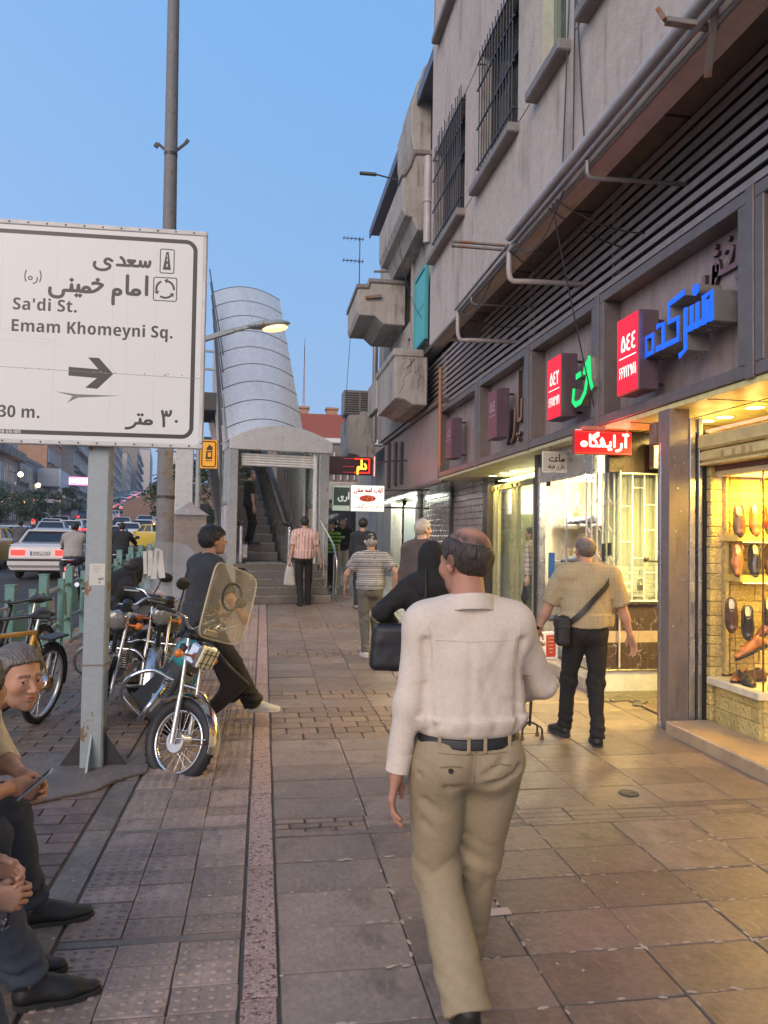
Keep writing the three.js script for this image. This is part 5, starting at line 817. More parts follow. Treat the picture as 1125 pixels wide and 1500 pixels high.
boardSign('food_sign', 'small dark green sign with white script left of the lit kebab sign', [1.79, 2.52, -17.62], .42, .6, .08, (x, w, h) => { x.fillStyle = '#c8d2bc'; x.fillRect(0, 0, w, h); x.fillStyle = '#3a4a40'; x.fillRect(w * .05, h * .06, w * .95, h * .74); x.fillStyle = '#f0f4e8'; fa(x, 'اری', w * .98, h * .52, h * .26, .2, w * .72); }, .5, M.whitePaint);
{ // yellow lit pictogram sign by the escalator
  const t = boardSign('metro_sign', 'yellow box sign with a black train pictogram beside the escalator tube', [-1.02, 3.1, -14.2], .32, .54, .16, (x, w, h) => { x.fillStyle = '#c98a1c'; x.fillRect(0, 0, w, h); x.lineWidth = 18; x.strokeStyle = '#241a0c'; x.beginPath(); x.roundRect(24, 24, w - 48, h - 48, 30); x.stroke(); x.fillStyle = '#241a0c'; x.beginPath(); x.moveTo(w * .3, h * .75); x.lineTo(w * .36, h * .3); x.lineTo(w * .52, h * .16); x.lineTo(w * .72, h * .25); x.lineTo(w * .7, h * .75); x.fill(); x.fillStyle = '#c98a1c'; x.fillRect(w * .44, h * .44, w * .2, h * .16); x.fillRect(w * .26, h * .68, w * .5, h * .04); x.fillRect(w * .36, h * .36, w * .3, h * .03); }, .9, tone([.3, .2, .06], .5, {}), 256);
  mesh('pole', [rod([-.2, -3.0, -.15], [-.2, .5, -.15], .05, .05, 12), bar([-.2, .2, -.15], [.05, .2, -.05], .04, .04), bar([-.2, -.2, -.15], [.05, -.2, -.05], .04, .04)], M.paintGrey, t);
}
M.poleGrey = std([1, 1, 1], .7, .1, { map: dataTex(256, (u, v) => { const f = fbm(u, v, 9, 5, 371), g = fbm(u, v, 50, 2, 373); return mix3(mix3([.15, .15, .155], [.21, .205, .2], f), [.16, .115, .085], .8 * sstep(.64, .74, f)).map((c) => c * (.8 + .4 * g)); }, .9), bumpMap: T.bump, bumpScale: .002 });
// ---------------------------------------------------------------- tall lamp post with a lit arm
{
  const t = thing('street_lamp', 'tall weathered steel lamp post with one lit lamp on an arm behind the white sign', 'street lamp', [-1.44, G(-11.5), -11.5]);
  mesh('pole', [rod([0, -.1, 0], [-.07, 10, 0], .125, .085, 16), rod([0, 0, 0], [0, 2.3, 0], .131, .128, 16)], M.poleGrey, t);
  mesh('clamp', [at(new THREE.CylinderGeometry(.1, .1, .05, 14), -.05, 7.2, 0), bar([-.05, 7.2, 0], [-.24, 7.36, 0], .035, .035), bar([-.05, 7.2, 0], [.16, 7.4, 0], .035, .035), bar([-.24, 7.36, 0], [-.28, 7.3, 0], .04, .06), bar([.16, 7.4, 0], [.2, 7.46, 0], .03, .05)], M.darkIron, t);
  mesh('band', [at(new THREE.CylinderGeometry(.137, .137, .04, 16), 0, 2.05, 0)], M.darkIron, t);
  mesh('arm', [bar([0, 4.25, 0], [.95, 4.6, .02], .075, .075, .01), bar([.95, 4.6, .02], [1.22, 4.68, .02], .06, .06, .01)], M.paintGrey, t);
  const head = mesh('lamp_head', [at(ball(0, 0, 0, .16, 2.1, .42, .8, 16), 1.45, 4.71, .02, 0, 0, rad(8))], M.paintGrey, t);
  mesh('lamp_lens', [at(ball(0, 0, 0, .13, 1.5, .42, .85, 16), 1.55, 4.665, .02, 0, 0, rad(8))], glow([1, .5, .15], 2.6), head);
  const l = new THREE.SpotLight(new THREE.Color(1, .62, .32), 26, 0, rad(75), .6); l.position.set(1.55, 4.58, .02); l.target.position.set(1.6, 0, .3); l.shadow.radius = 5; l.castShadow = true; l.name = 'lamp'; l.target.name = 'aim'; t.add(l, l.target);
}
// ---------------------------------------------------------------- covered escalator up to the footbridge
{
  const y0 = G(-15.2), t = thing('escalator_entrance', 'covered escalator with grey ribbed tube roof, metal steps and glass sides', 'escalator', [.6, y0, -15.1], rad(9.5));
  const sheetM = std([1, 1, 1], .45, .25, { map: weather([.56, .56, .55], [.42, .42, .42], [.62, .62, .61], 512, 3.2, 301, .6), roughnessMap: T.rough });
  const frameM = tone([.36, .37, .38], .45, { metal: .4, depth: .0005 }), dark = tone([.06, .058, .056], .7, { depth: .001 }), stepM = tone([.13, .115, .105], .75, { depth: .001 });
  const W = 1.06;
  for (let i = 0; i < 5; i++) mesh('step', [cbox(1.56, .15, 1.9 - i * .3, .02, .075 + i * .15, -.95 - i * .15, .008)], stepM, t);
  for (let i = 0; i < 5; i++) mesh('nosing', [cbox(1.56, .012, .05, .02, .156 + i * .15, -.03 - i * .3, .003)], M.alu, t);
  const P = .75, zf = -1.5;
  mesh('post', [cbox(.2, 3.0, .2, -W + .02, P + .95, zf, .01)], frameM, t); mesh('post', [cbox(.22, 3.4, .2, W - .1, P + .8, zf, .01)], frameM, t);
  mesh('inner_post', [cbox(.07, 2.6, .1, W - .28, P + 1.15, zf - .05, .01)], M.whitePaint, t);
  // hood: arched front plate and roof
  const arc = (n, w, h0, rise) => Array.from({ length: n + 1 }, (_, i) => { const a = i / n * 2 - 1; return [a * w, h0 + rise * (1 - a * a)]; });
  const front = [...arc(12, W + .06, 3.42, .32), [W + .06, 3.2], [-W - .06, 3.2]];
  mesh('hood_front', [extrude(front, .12, .01).translate(0, 0, zf)], sheetM, t);
  const roofStrip = (a, b, ya, yb, wa, wb, rise) => { const A = arc(14, wa, ya, rise), B = arc(14, wb, yb, rise), Pp = [], I = []; for (const [q, z, dn] of [[A, a, 0], [B, b, 0], [A, a, .03], [B, b, .03]]) for (const [x, y] of q) Pp.push(x, y - dn, z); for (let i = 0; i < 14; i++) { I.push(i, i + 1, 15 + i, i + 1, 16 + i, 15 + i); I.push(30 + i, 45 + i, 31 + i, 31 + i, 45 + i, 46 + i); I.push(i, 30 + i, i + 1, i + 1, 30 + i, 31 + i); I.push(15 + i, 16 + i, 45 + i, 16 + i, 46 + i, 45 + i); } for (const i of [0, 14]) I.push(i, 15 + i, 30 + i, 15 + i, 45 + i, 30 + i); const g = new THREE.BufferGeometry(); g.setAttribute('position', new THREE.Float32BufferAttribute(Pp, 3)); g.setIndex(I); return flat(g); };
  const fin = (g) => { g.computeVertexNormals(); return toCreasedNormals(g, .6); };
  mesh('hood_roof', [fin(roofStrip(zf, zf - 1.9, 3.44, 3.52, W + .05, W + .05, .32))], sheetM, t);
  mesh('shutter_roll', Array.from({ length: 5 }, (_, i) => cbox(1.66, .05, .16, -.02, 2.88 + i * .055, zf - .1, .015)), M.whitePaint, t);
  // the tube: nine arched sheets stepping up and back, each lapped over the next
  const N = 9, z0 = -3.1, run = .48, rise = .56;
  for (let i = 0; i < N; i++) {
    const ya = 3.36 + i * rise, yb = ya + rise, za = z0 - i * run, zb = za - run;
    mesh('roof_sheet', [fin(roofStrip(za + .02, zb, ya - .01, yb + .012, W * .88 + i * .004, W * .88 + .006 + i * .004, .27))], sheetM, t);
    mesh('roof_seam', [fin(roofStrip(zb + .006, zb - .008, yb + .016, yb + .03, W * .88 + .015 + i * .004, W * .88 + .015 + i * .004, .27))], dark, t);
    for (const s of [-1, 1]) mesh('side_sheet', [extrude([[0, 0], [run + .005, rise], [run + .005, rise - 2.7], [0, -2.7]], .04, 0).rotateY(PI / 2).translate(s * (W * .88 - .02 + i * .004) - (s > 0 ? .04 : 0), ya - .02, za)], sheetM, t);
  }
  for (let i = 0; i < 12; i++) mesh('side_batten', [bar([-W - .05, 1.0 + i * .42, -3.0 - i * .02], [-W - .03, 3.6 + i * .5, -3.3 - i * .38], .03, .03)], dark, t);
  // glass sides of the lower landing
  for (const s of [-1, 1]) {
    for (let i = 0; i < 4; i++) { const za = zf - .12 - i * .44; mesh('glass_pane', [cbox(.012, 1.15, .4, s * (W - .02), P + 1.95, za - .2, .002)], phys([.75, .85, .82], .15, { transmission: .7, thickness: 0 }), t); mesh('lower_panel', [cbox(.02, 1.1, .4, s * (W - .02), P + .72, za - .2, .002)], phys([.8, .72, .7], .4, { transmission: .35, thickness: 0 }), t); mesh('mullion', [cbox(.05, 2.6, .045, s * (W - .02), P + 1.3, za - .42, .004)], frameM, t); }
    mesh('side_rail', [cbox(.05, .06, 1.9, s * (W - .02), P + 1.33, zf - .95, .004)], frameM, t);
  }
  // side glazing behind, following the climb
  for (let i = 0; i < 9; i++) { const za = zf - 1.95 - i * .45, lift = i * .3; mesh('glass_pane', [cbox(.012, 1.5 + lift * .3, .41, W - .04, P + 1.7 + lift, za - .22, .002)], phys(i % 3 ? [.7, .9, .55] : [.9, .8, .75], .2, { transmission: .65, thickness: 0 }), t); mesh('mullion', [cbox(.06, 3.2, .05, W - .06, P + 1.2 + lift, za, .004)], frameM, t); mesh('lower_panel', [cbox(.03, 1.2, .42, W - .04, P + .3 + lift, za - .22, .002)], tone([.5, .36, .33], .5, { depth: .0005 }), t); }
  // moving steps, balustrades, handrails
  const sx = -.33, sw = .84;
  for (let i = 0; i < 22; i++) mesh('escalator_step', [cbox(sw, .2, .4, sx, P - .08 + Math.max(0, i - 1) * .205, zf - .15 - i * .355, .01), ...Array.from({ length: 14 }, (_, k) => cbox(.012, .19, .012, sx - sw / 2 + .04 + k * .058, P - .07 + Math.max(0, i - 1) * .205, zf + .055 - i * .355, .002))], tone([.14, .13, .125], .55, { metal: .3, depth: .0006 }), t);
  const slope = (x, dy, w, h, m, name) => mesh(name, [bar([x, P + dy, zf + .15], [x, P + dy, zf - .45], w, h, .02), bar([x, P + dy, zf - .43], [x, P + dy + 4.0, zf - .43 - 6.93], w, h, .02)], m, t);
  for (const x of [sx - sw / 2 - .1, sx + sw / 2 + .1]) { slope(x, .4, .06, .8, M.alu, 'balustrade'); slope(x, .86, .09, .07, M.rubber, 'handrail'); slope(x + .09, .25, .12, .3, M.steel, 'skirt'); }
  mesh('inner_floor', [cbox(2.0, .1, 2.2, 0, P - .05, zf - .9)], stepM, t); 
  mesh('underside', [bar([.0, P - .45, zf - 1.6], [0, P + 3.6, zf - 8.2], 1.9, .25)], dark, t);
  mesh('hand_rail', [tube([[.86, .2, .1], [.86, 1.0, .05], [.86, 1.75, -1.4]], .022, 20, 8), rod([.86, .1, -.1], [.86, .98, -.05], .018), rod([.86, .5, -.9], [.86, 1.5, -.95], .018)], M.steel, t);
  { const l = new THREE.RectAreaLight(new THREE.Color(1, .93, .8), 7, .3, 1.5); l.position.set(.1, P + 2.62, zf - 1.0); l.rotation.set(-PI / 2, 0, 0); l.name = 'lamp'; t.add(l); mesh('strip_light', [cbox(.3, .03, 1.5, .1, P + 2.65, zf - 1.0)], glow([1, .95, .85], 2), t); const u = new THREE.RectAreaLight(new THREE.Color(1, .95, .85), 9, .3, 3); u.position.set(.1, P + 5.0, zf - 4.6); u.rotation.set(-PI / 2 + .5, 0, 0); u.name = 'lamp'; t.add(u); }  // strip light and the lamp higher up are added to brighten the interior
  // footbridge the tube leads to, half hidden behind the sign
  const br = thing('footbridge', 'steel footbridge deck beyond the tube, half hidden behind the white sign', 'footbridge', [-1.6, y0, -21.6], rad(7));
  mesh('deck', [cbox(14, .5, 2.4, -6.2, 5.0, -.6, .02)], dark, br); mesh('railing', [cbox(13.5, .06, .06, -6.2, 6.4, .5), cbox(13.5, .06, .06, -6.2, 5.9, .5), ...Array.from({ length: 40 }, (_, i) => cbox(.03, 1.1, .03, -12.8 + i * .34, 5.8, .5))], frameM, br); mesh('pier', [cbox(.5, 5, .5, -.6, 2.4, -.6, .03)], sheetM, br); 
}
// ---------------------------------------------------------------- people
const sub3 = (a, b) => [a[0] - b[0], a[1] - b[1], a[2] - b[2]], add3 = (a, b, k = 1) => [a[0] + b[0] * k, a[1] + b[1] * k, a[2] + b[2] * k], len3 = (a) => Math.hypot(...a), nrm3 = (a) => { const l = len3(a) || 1; return [a[0] / l, a[1] / l, a[2] / l]; };
const dot3 = (a, b) => a[0] * b[0] + a[1] * b[1] + a[2] * b[2];
function ik(a, t, l1, l2, hint) { // the middle joint between a and t
  let d = sub3(t, a), L = len3(d); const m = (l1 + l2) * 0.999; if (L > m) { t = add3(a, d, m / L); d = sub3(t, a); L = m; }
  const u = nrm3(d), c = clamp((l1 * l1 + L * L - l2 * l2) / (2 * l1 * L), -1, 1), h = sub3(hint, [u[0] * dot3(hint, u), u[1] * dot3(hint, u), u[2] * dot3(hint, u)]), hn = nrm3(h), s = Math.sqrt(1 - c * c);
  return [add3(add3(a, u, c * l1), hn, s * l1), t];
}
const headField = (x, y, z) => {
  let d = ell(x, y, z, 0, .03, .012, .077, .089, .097);
  d = smin(d, ell(x, y, z, 0, -.03, -.028, .061, .083, .062), .03); d = smin(d, ell(x, y, z, 0, -.074, -.036, .049, .036, .048), .025); d = smin(d, sph(x, y, z, [0, -.1, -.072], .016), .025);
  const ax = Math.abs(x);
  d = smin(d, sph(ax, y, z, [.044, -.018, -.062], .022), .025); d = smin(d, cone(ax, y, z, [.012, .026, -.086], [.042, .024, -.072], .008, .008), .014);
  d = smax(d, -sph(ax, y, z, [.031, .006, -.106], .017), .014); d = Math.min(d, sph(ax, y, z, [.031, .005, -.0785], .0125));
  d = smin(d, ell(ax, y, z, .031, .0125, -.083, .015, .004, .009), .004); d = smin(d, ell(ax, y, z, .031, -.0045, -.0815, .014, .0035, .008), .004);
  d = smin(d, cone(x, y, z, [0, .008, -.089], [0, -.028, -.114], .007, .0105), .014); d = smin(d, sph(ax, y, z, [.0105, -.033, -.1], .0085), .008);
  d = smin(d, ell(x, y, z, 0, -.056, -.093, .021, .006, .009), .006); d = smin(d, ell(x, y, z, 0, -.068, -.091, .018, .0065, .009), .006); d = smax(d, -ell(x, y, z, 0, -.0622, -.102, .022, .0016, .01), .003);
  let ear = ell(ax, y, z - .2 * (y), .079, -.004, .014, .010, .033, .021); ear = smax(ear, -ell(ax, y, z, .09, .002, .012, .01, .02, .011), .006); d = smin(d, ear, .008);
  return d;
};
const hairTypes = {
  short: { line: (z) => z < -.055 ? .052 + (z + .055) * -.25 : z < .0 ? lerp(.0, .052, sstep(0, -.05, z)) : lerp(.0, -.062, sstep(.012, .05, z)), t: .011 },
  full: { line: (z) => z < -.055 ? .066 + (z + .055) * -.4 : z < .0 ? lerp(-.015, .066, sstep(0, -.055, z)) : lerp(-.02, -.07, sstep(.012, .05, z)), t: .015 },
  curly: { line: (z) => z < -.05 ? .04 : z < .0 ? lerp(.0, .04, sstep(0, -.05, z)) : lerp(.0, -.05, sstep(.012, .05, z)), t: .03 },
  thin: { line: (z) => z < -.05 ? .07 : z < .0 ? lerp(.0, .07, sstep(0, -.05, z)) : lerp(.0, -.058, sstep(.012, .05, z)), t: .0085, bald: [.012, .122, .045, .062] },
  crown: { line: (z) => z < -.05 ? .06 : z < .0 ? lerp(.0, .06, sstep(0, -.05, z)) : lerp(.0, -.062, sstep(.012, .05, z)), t: .008, bald: [.02, .122, .055, .086] },
  fringe: { line: (z) => z < -.02 ? .03 : z < .0 ? lerp(.0, .03, sstep(0, -.02, z)) : lerp(.0, -.058, sstep(.012, .05, z)), t: .009, bald: [0, .13, -.005, .094] },
};
function hairGeo(type, cell, rough = 1) {
  const H = hairTypes[type];
  return netMesh((x, y, z) => {
    let d = ell(x, y, z, 0, .032, .014, .078 + H.t, .09 + H.t, .099 + H.t * .8) + (type === 'curly' ? .011 * (noise3(x * 55, y * 55, z * 55) - .5) : .0055 * rough * (noise3(x * 160, y * 50, z * 90) - .5) + .006 * rough * (noise3(x * 45, y * 30, z * 30) - .5));
    d = smax(d, H.line(z) + .004 * (noise3(x * 130, 3, z * 130) - .5) - y, .012); d = smax(d, -ell(Math.abs(x), y, z, .084, -.006, .012, .02, .034, .02), .006);
    if (H.bald) d += .01 * (1 - sstep(H.bald[3] - .005, H.bald[3] + .05, Math.hypot(x - H.bald[0], y - H.bald[1], z - H.bald[2])));
    if (H.bald) d = smax(d, -sph(x, y, z, H.bald, H.bald[3]) + .006 * (noise3(x * 80, y * 80, z * 80) - .5), .03);
    return smax(d, -(headField(x, y, z) + .004), .002);
  }, [-.125, -.1, -.13], [.125, .17, .15], cell);
}
function handField(curl, thumbIn) { // right hand: wrist at the origin, fingers down -y, palm towards -x, thumb forward -z
  const F = []; const kn = [[0, -.088, -.029, .041, 1], [0, -.093, -.0095, .046, 1.1], [0, -.089, .01, .043, 1], [0, -.08, .028, .034, .82]];
  kn.forEach(([x, y, z, l, k], i) => { F.push([[.0, -.004, z * .62], [x, y, z], .0165, .0118]); let p = [x, y, z], a = 0; for (const [q, f] of [[l, .55], [.026 * k, .9], [.021 * k, .7]]) { a += curl * f * (1 + i * .08); const e = [p[0] - Math.sin(a) * q, p[1] - Math.cos(a) * q, p[2] + z * .06]; F.push([p, e, .0092 * (.92 + .08 * k), .0078]); p = e; } });
  const t1 = [-.02 - thumbIn * .012, -.056, -.05 + thumbIn * .012], t2 = [-.026 - thumbIn * .022, -.088, -.056 + thumbIn * .024]; F.push([[-.006, -.018, -.024], t1, .0135, .0108], [t1, t2, .0105, .0082]);
  return (x, y, z) => { let palm = 1, d = 1; for (let i = 0; i < F.length; i++) { const q = F[i], c = cone(x, y, z, q[0], q[1], q[2], q[3]); if (i % 4 === 0 || i >= 16) palm = smin(palm, c, .012); else d = Math.min(d, c); } palm = smin(palm, cone(x, y, z, [0, .03, 0], [0, -.01, 0], .024, .023), .015); return smin(palm, d, .006); };
}
const clothMat = (rough = .85, o = {}) => std([1, 1, 1], rough, 0, { vertexColors: true, map: T.clothMap ??= dataTex(256, (u, v) => .92 + .12 * (fbm(u, v, 60, 2, 411) - .5) + .03 * (fbm(u, v, 5, 4, 413) - .5), .5), bumpMap: T.weave ??= dataTex(128, (u, v) => .5 + .25 * Math.sin(u * 2 * PI * 32) * Math.sin(v * 2 * PI * 32) + .4 * (fbm(u, v, 32, 2, 401) - .5), .12, false), bumpScale: .0016, ...o });
const skinMat = phys([1, 1, 1], .52, { vertexColors: true, specularIntensity: .6 });
T.strand = dataTex(256, (u, v) => .55 + .9 * (fbm(u, v * .12, 64, 3, 431) - .3), .22); T.strandB = dataTex(256, (u, v) => fbm(u, v * .12, 64, 3, 431), .22, false);
const hairMat = (c) => std(c.map((q) => q * 1.25), .55, 0, { map: T.strand, bumpMap: T.strandB, bumpScale: .006 });
const MC = { cloth: clothMat(), satin: clothMat(.6), leather: clothMat(.45) };
// cylindrical uv about the vertical axis, in metres
function cylUV(g) { const p = g.attributes.position, uv = new Float32Array(p.count * 2); for (let i = 0; i < p.count; i++) { uv[i * 2] = (p.getX(i) + p.getZ(i) * .7); uv[i * 2 + 1] = p.getY(i); } g.setAttribute('uv', new THREE.BufferAttribute(uv, 2)); return g; }
function soft(name, geo, mat, parent) { if (!geo.attributes.uv) cylUV(geo); const m = new THREE.Mesh(geo, mat); m.name = name; m.castShadow = m.receiveShadow = true; parent.add(m); return m; }
function person(S) {
  const s = (S.h || 1.72) / 1.75, b = S.build || 1, hw = S.hipW || 1, shw = S.shW || 1, cell = S.cell || .014, t = thing('person', S.label, 'person', S.pos, rad(S.turn || 0), S.group), sc = (v) => v.map((q) => q * s);
  const pel = S.pelvis || [0, .97 * s, 0];
  const tm = new THREE.Matrix4().makeRotationFromEuler(new THREE.Euler(rad(-(S.lean || 0)), rad(S.twist || 0), rad(S.tilt || 0), 'YXZ')), inv = tm.clone().invert(), tv = V(0, 0, 0);
  const tor = (x, y, z) => { tv.set(x * s, (y - .97) * s, z * s).applyMatrix4(tm); return [tv.x + pel[0], tv.y + pel[1], tv.z + pel[2]]; };
  const e = inv.elements, loc = (x, y, z) => { x -= pel[0]; y -= pel[1]; z -= pel[2]; return [e[0] * x + e[4] * y + e[8] * z, e[1] * x + e[5] * y + e[9] * z + .97 * s, e[2] * x + e[6] * y + e[10] * z]; };
  const bend = S.hunch || 0, J = { neck: tor(0, 1.475, .02 - bend), head: tor(0, 1.632, -.02 - bend * 1.6) };
  const sides = [-1, 1].map((k, i) => {
    const A = (S.arms && S.arms[i]) || {}, L = (S.legs && S.legs[i]) || {};
    const sh = tor(k * .178 * b * shw, 1.415 + (A.shrug || 0), .012 - bend * .6), hip = tor(k * .092 * hw, .93, 0);
    const hand = A.hand || add3(sh, [k * .06 * s, -.53 * s, -.03 * s]), ank = L.foot ? [L.foot[0], L.foot[1] + .08 * s, L.foot[2]] : [k * .1 * s, .08 * s, 0];
    const [el, wr] = ik(sh, hand, .285 * s, .25 * s, A.hint || [k * .5, -.2, 1]), [kn, an] = ik(hip, ank, .435 * s, .43 * s, L.hint || [k * .12, 0, -1]);
    return { k, sh, el, wr, hip, kn, an, A, L };
  });
  const skin = S.skin || [.42, .24, .165], cl = S.top || {}, tr = S.bottom || {};
  // --- folds
  const fold = (x, y, z, a, f = 1) => { const n = noise3(x * 5.5 * f + y * 2.4, y * 3.2 * f - x * 2, z * 5.5 * f), m = noise3(x * 13 * f - y * 6 + 9, y * 7 * f + x * 4, z * 13 * f), r = 1 - Math.abs(2 * n - 1), q = 1 - Math.abs(2 * m - 1); return a * (1.5 * r ** 5 + .45 * q ** 4 - .45); };
  const creases = (list, x, y, z) => { let q = 0; for (const c of list) { const d = cone(x, y, z, c[0], c[1], 0, 0); if (d < c[2] * 3) q += c[3] * Math.exp(-(d * d) / (c[2] * c[2])); } return q; };
  // --- torso field in its own frame
  const tq = (b - 1) * .6 + 1;
  const torsoD = (q, g) => {
    const z = (q[2] / s - .012 + bend * sstep(1.1, 1.5, q[1] / s)) / (.66 * (S.depth || 1)), x = q[0] / s, y = q[1] / s, belly = S.belly || 0;
    const xw = x / lerp(hw, 1, sstep(1.06, 1.32, y)); let d = cone(xw, y, z, [0, 1.02, 0], [0, 1.12, -belly], .146 * b, .148 * b); d = smin(d, cone(xw, y, z, [0, 1.12, -belly], [0, 1.3, 0], .148 * b, .166 * b), .08); d = smin(d, cone(x, y, z, [-.075 * b, 1.36, .01], [.075 * b, 1.36, .01], .1, .1), .06);
    d *= .82; const zz = q[2] / s - .012 + bend * sstep(1.1, 1.5, y);
    d = smin(d, cone(Math.abs(x), y, zz, [.04, 1.455, .012], [.172 * b * shw, 1.412, .012], .05, .06), .06);
    return d * s - g;
  };
  const armD = (p, a, g, upTo) => { // sleeve
    let d = cone(p[0], p[1], p[2], a.sh, a.el, .06 * s * tq + g, .05 * s * tq + g);
    if (d > .2 && upTo <= 1) return d;
    if (upTo <= 1) { const end = a.e1 ??= [lerp(a.sh[0], a.el[0], upTo), lerp(a.sh[1], a.el[1], upTo), lerp(a.sh[2], a.el[2], upTo)], dir = a.d1 ??= nrm3(sub3(a.el, a.sh)); return smax(d - .012 * sstep(0, 1, upTo), ((p[0] - end[0]) * dir[0] + (p[1] - end[1]) * dir[1] + (p[2] - end[2]) * dir[2]), .008); }
    const u = upTo - 1, end = a.e2 ??= [lerp(a.el[0], a.wr[0], u), lerp(a.el[1], a.wr[1], u), lerp(a.el[2], a.wr[2], u)], dir = a.d2 ??= nrm3(sub3(a.wr, a.el)); let f = cone(p[0], p[1], p[2], a.el, a.wr, .0495 * s * tq + g, .038 * s + g); f = smax(f, ((p[0] - end[0]) * dir[0] + (p[1] - end[1]) * dir[1] + (p[2] - end[2]) * dir[2]), .006); return smin(d, f, .03);
  };
  const bx = (ps, r) => { const lo = [9, 9, 9], hi = [-9, -9, -9]; for (const p of ps) for (let i = 0; i < 3; i++) { lo[i] = Math.min(lo[i], p[i] - r); hi[i] = Math.max(hi[i], p[i] + r); } return [lo, hi]; };
  let ncC = null; const hd5 = add3(J.head, [0, -.05 * s, .01]);
  for (const a of sides) { a.m1 = [lerp(a.el[0], a.wr[0], .35), lerp(a.el[1], a.wr[1], .35), lerp(a.el[2], a.wr[2], .35)]; a.m2 = [lerp(a.el[0], a.wr[0], .3), lerp(a.el[1], a.wr[1], .3), lerp(a.el[2], a.wr[2], .3)]; a.m3 = add3(a.an, [0, -.045 * s, 0]); }
  // --- skin: one continuous figure, finer grids for head and hands
  const [L, R] = sides;
  const bodyF = (x, y, z) => {
    const p = [x, y, z]; let d = torsoD(loc(x, y, z), -.012);
    d = smin(d, cone(x, y, z, hd5, J.neck, .05 * s * (S.neck || 1), .062 * s), .04);
    for (const a of sides) { d = smin(d, cone(x, y, z, a.sh, a.el, .048 * s * tq, .036 * s * tq), .05); d = smin(d, cone(x, y, z, a.el, a.m1, .036 * s * tq, .0375 * s * tq), .025); d = smin(d, cone(x, y, z, a.m2, a.wr, .0375 * s * tq, .024 * s), .025); d = smin(d, cone(x, y, z, a.hip, a.kn, .078 * s, .05 * s), .05); d = smin(d, cone(x, y, z, a.kn, a.an, .05 * s, .034 * s), .04); d = smin(d, cone(x, y, z, a.an, a.m3, .034 * s, .03 * s), .03); }
    return d;
  };
  const geos = []; const skinTone = (x, y, z) => { const n = noise3(x * 30, y * 30, z * 30), q = .92 + .16 * n; return skin.map((c) => c * q); };
  const [blo, bhi] = bx([...sides.flatMap((a) => [a.sh, a.el, a.wr, a.hip, a.kn, a.an]), J.neck, pel], .17 * b); bhi[1] = Math.max(bhi[1], J.head[1] + .02);
  geos.push(paint(netMesh(bodyF, blo, bhi, Math.max(.015, cell)), skinTone));
  const hm = new THREE.Matrix4().compose(V(...J.head), new THREE.Quaternion().setFromEuler(new THREE.Euler(rad((S.head?.pitch || 0) - (S.lean || 0) * .4), rad((S.head?.yaw || 0) + (S.twist || 0)), rad(S.head?.roll || 0), 'YXZ')), V(s, s, s).multiplyScalar(S.headScale || 1));
  const hc = S.headCell || cell * .5;
  if (!S.noHead) {
    const hg = netMesh(headField, [-.105, -.135, -.14], [.105, .135, .125], hc), st = S.stubble ?? .25, hcol = S.hair?.color || [.05, .04, .035];
    paint(hg, (x, y, z, nx) => {
      let c = skinTone(x, y, z); const ax = Math.abs(x);
      const flush = Math.max(0, 1 - Math.hypot(ax - .04, y + .022, z + .07) / .03) * .25 + Math.max(0, 1 - Math.hypot(x, y + .03, z + .115) / .022) * .3 + (ax > .074 ? .25 : 0); c = mix3(c, [skin[0] * 1.12, skin[1] * .82, skin[2] * .78], flush);
      const HB = S.hair && hairTypes[S.hair.type].bald; if (HB) { const hd = Math.hypot(x - HB[0], y - HB[1], z - HB[2]); if (y > hairTypes[S.hair.type].line(z) - .006) c = mix3(c, hcol, sstep(HB[3] - .035, HB[3] + .002, hd) * (.45 + .55 * noise3(x * 200, y * 60, z * 120))); }
      if (y < -.04 && z < .0 && ax < .07) c = mix3(c, [hcol[0] * .6 + .1, hcol[1] * .6 + .085, hcol[2] * .6 + .075], st * sstep(-.035, -.06, y + (z < -.1 ? -.006 : 0)) * (.6 + .8 * noise3(x * 240, y * 240, z * 240)));
      if (z < -.08 && ax < .021 && Math.abs(y + .062) < .011) c = mix3(c, [.32, .12, .1], .7);
      if (S.moustache && z < -.085 && ax < .028 && Math.abs(y + .046 + ax * .15) < .0065) c = mix3(c, hcol, .85);
      const er = Math.hypot(ax - .031, y - .005, z + .0785); if (er < .0136 && z < -.084 && Math.abs(y - .005) < .0065) { const ir = Math.hypot(x - Math.sign(x) * .031 - (S.gaze || 0) * .005, y - .004); c = ir < .0058 ? [.03, .018, .012] : [.6, .56, .52]; }
      if (z < -.055 && Math.abs(y - .0285 + Math.max(0, ax - .03) * .25) < .006 && ax > .009 && ax < .05) c = mix3(c, S.brow || [.045, .035, .03], .75 * (.6 + .4 * noise3(x * 300, y * 300, 5)));
      return c;
    });
    geos.push(hg.applyMatrix4(hm));
  }
  sides.forEach((a, i) => {
    if (a.A.noHand) return;
    const f = handField(a.A.curl ?? .35, a.A.thumb ?? .2), hg = netMesh(f, [-.1, -.2, -.085], [.05, .045, .075], Math.min(.009, Math.max(.0036, cell * .36)));
    paint(hg, (x, y, z) => { let c = skinTone(x, y, z); return y < -.12 && x > -.01 ? mix3(c, [.5, .3, .24], .3) : c; });
    if (a.k < 0) { const p = hg.attributes.position; for (let q = 0; q < p.count; q++) p.setX(q, -p.getX(q)); const ix = hg.index.array; for (let q = 0; q < ix.length; q += 3) { const w = ix[q]; ix[q] = ix[q + 1]; ix[q + 1] = w; } hg.computeVertexNormals(); }
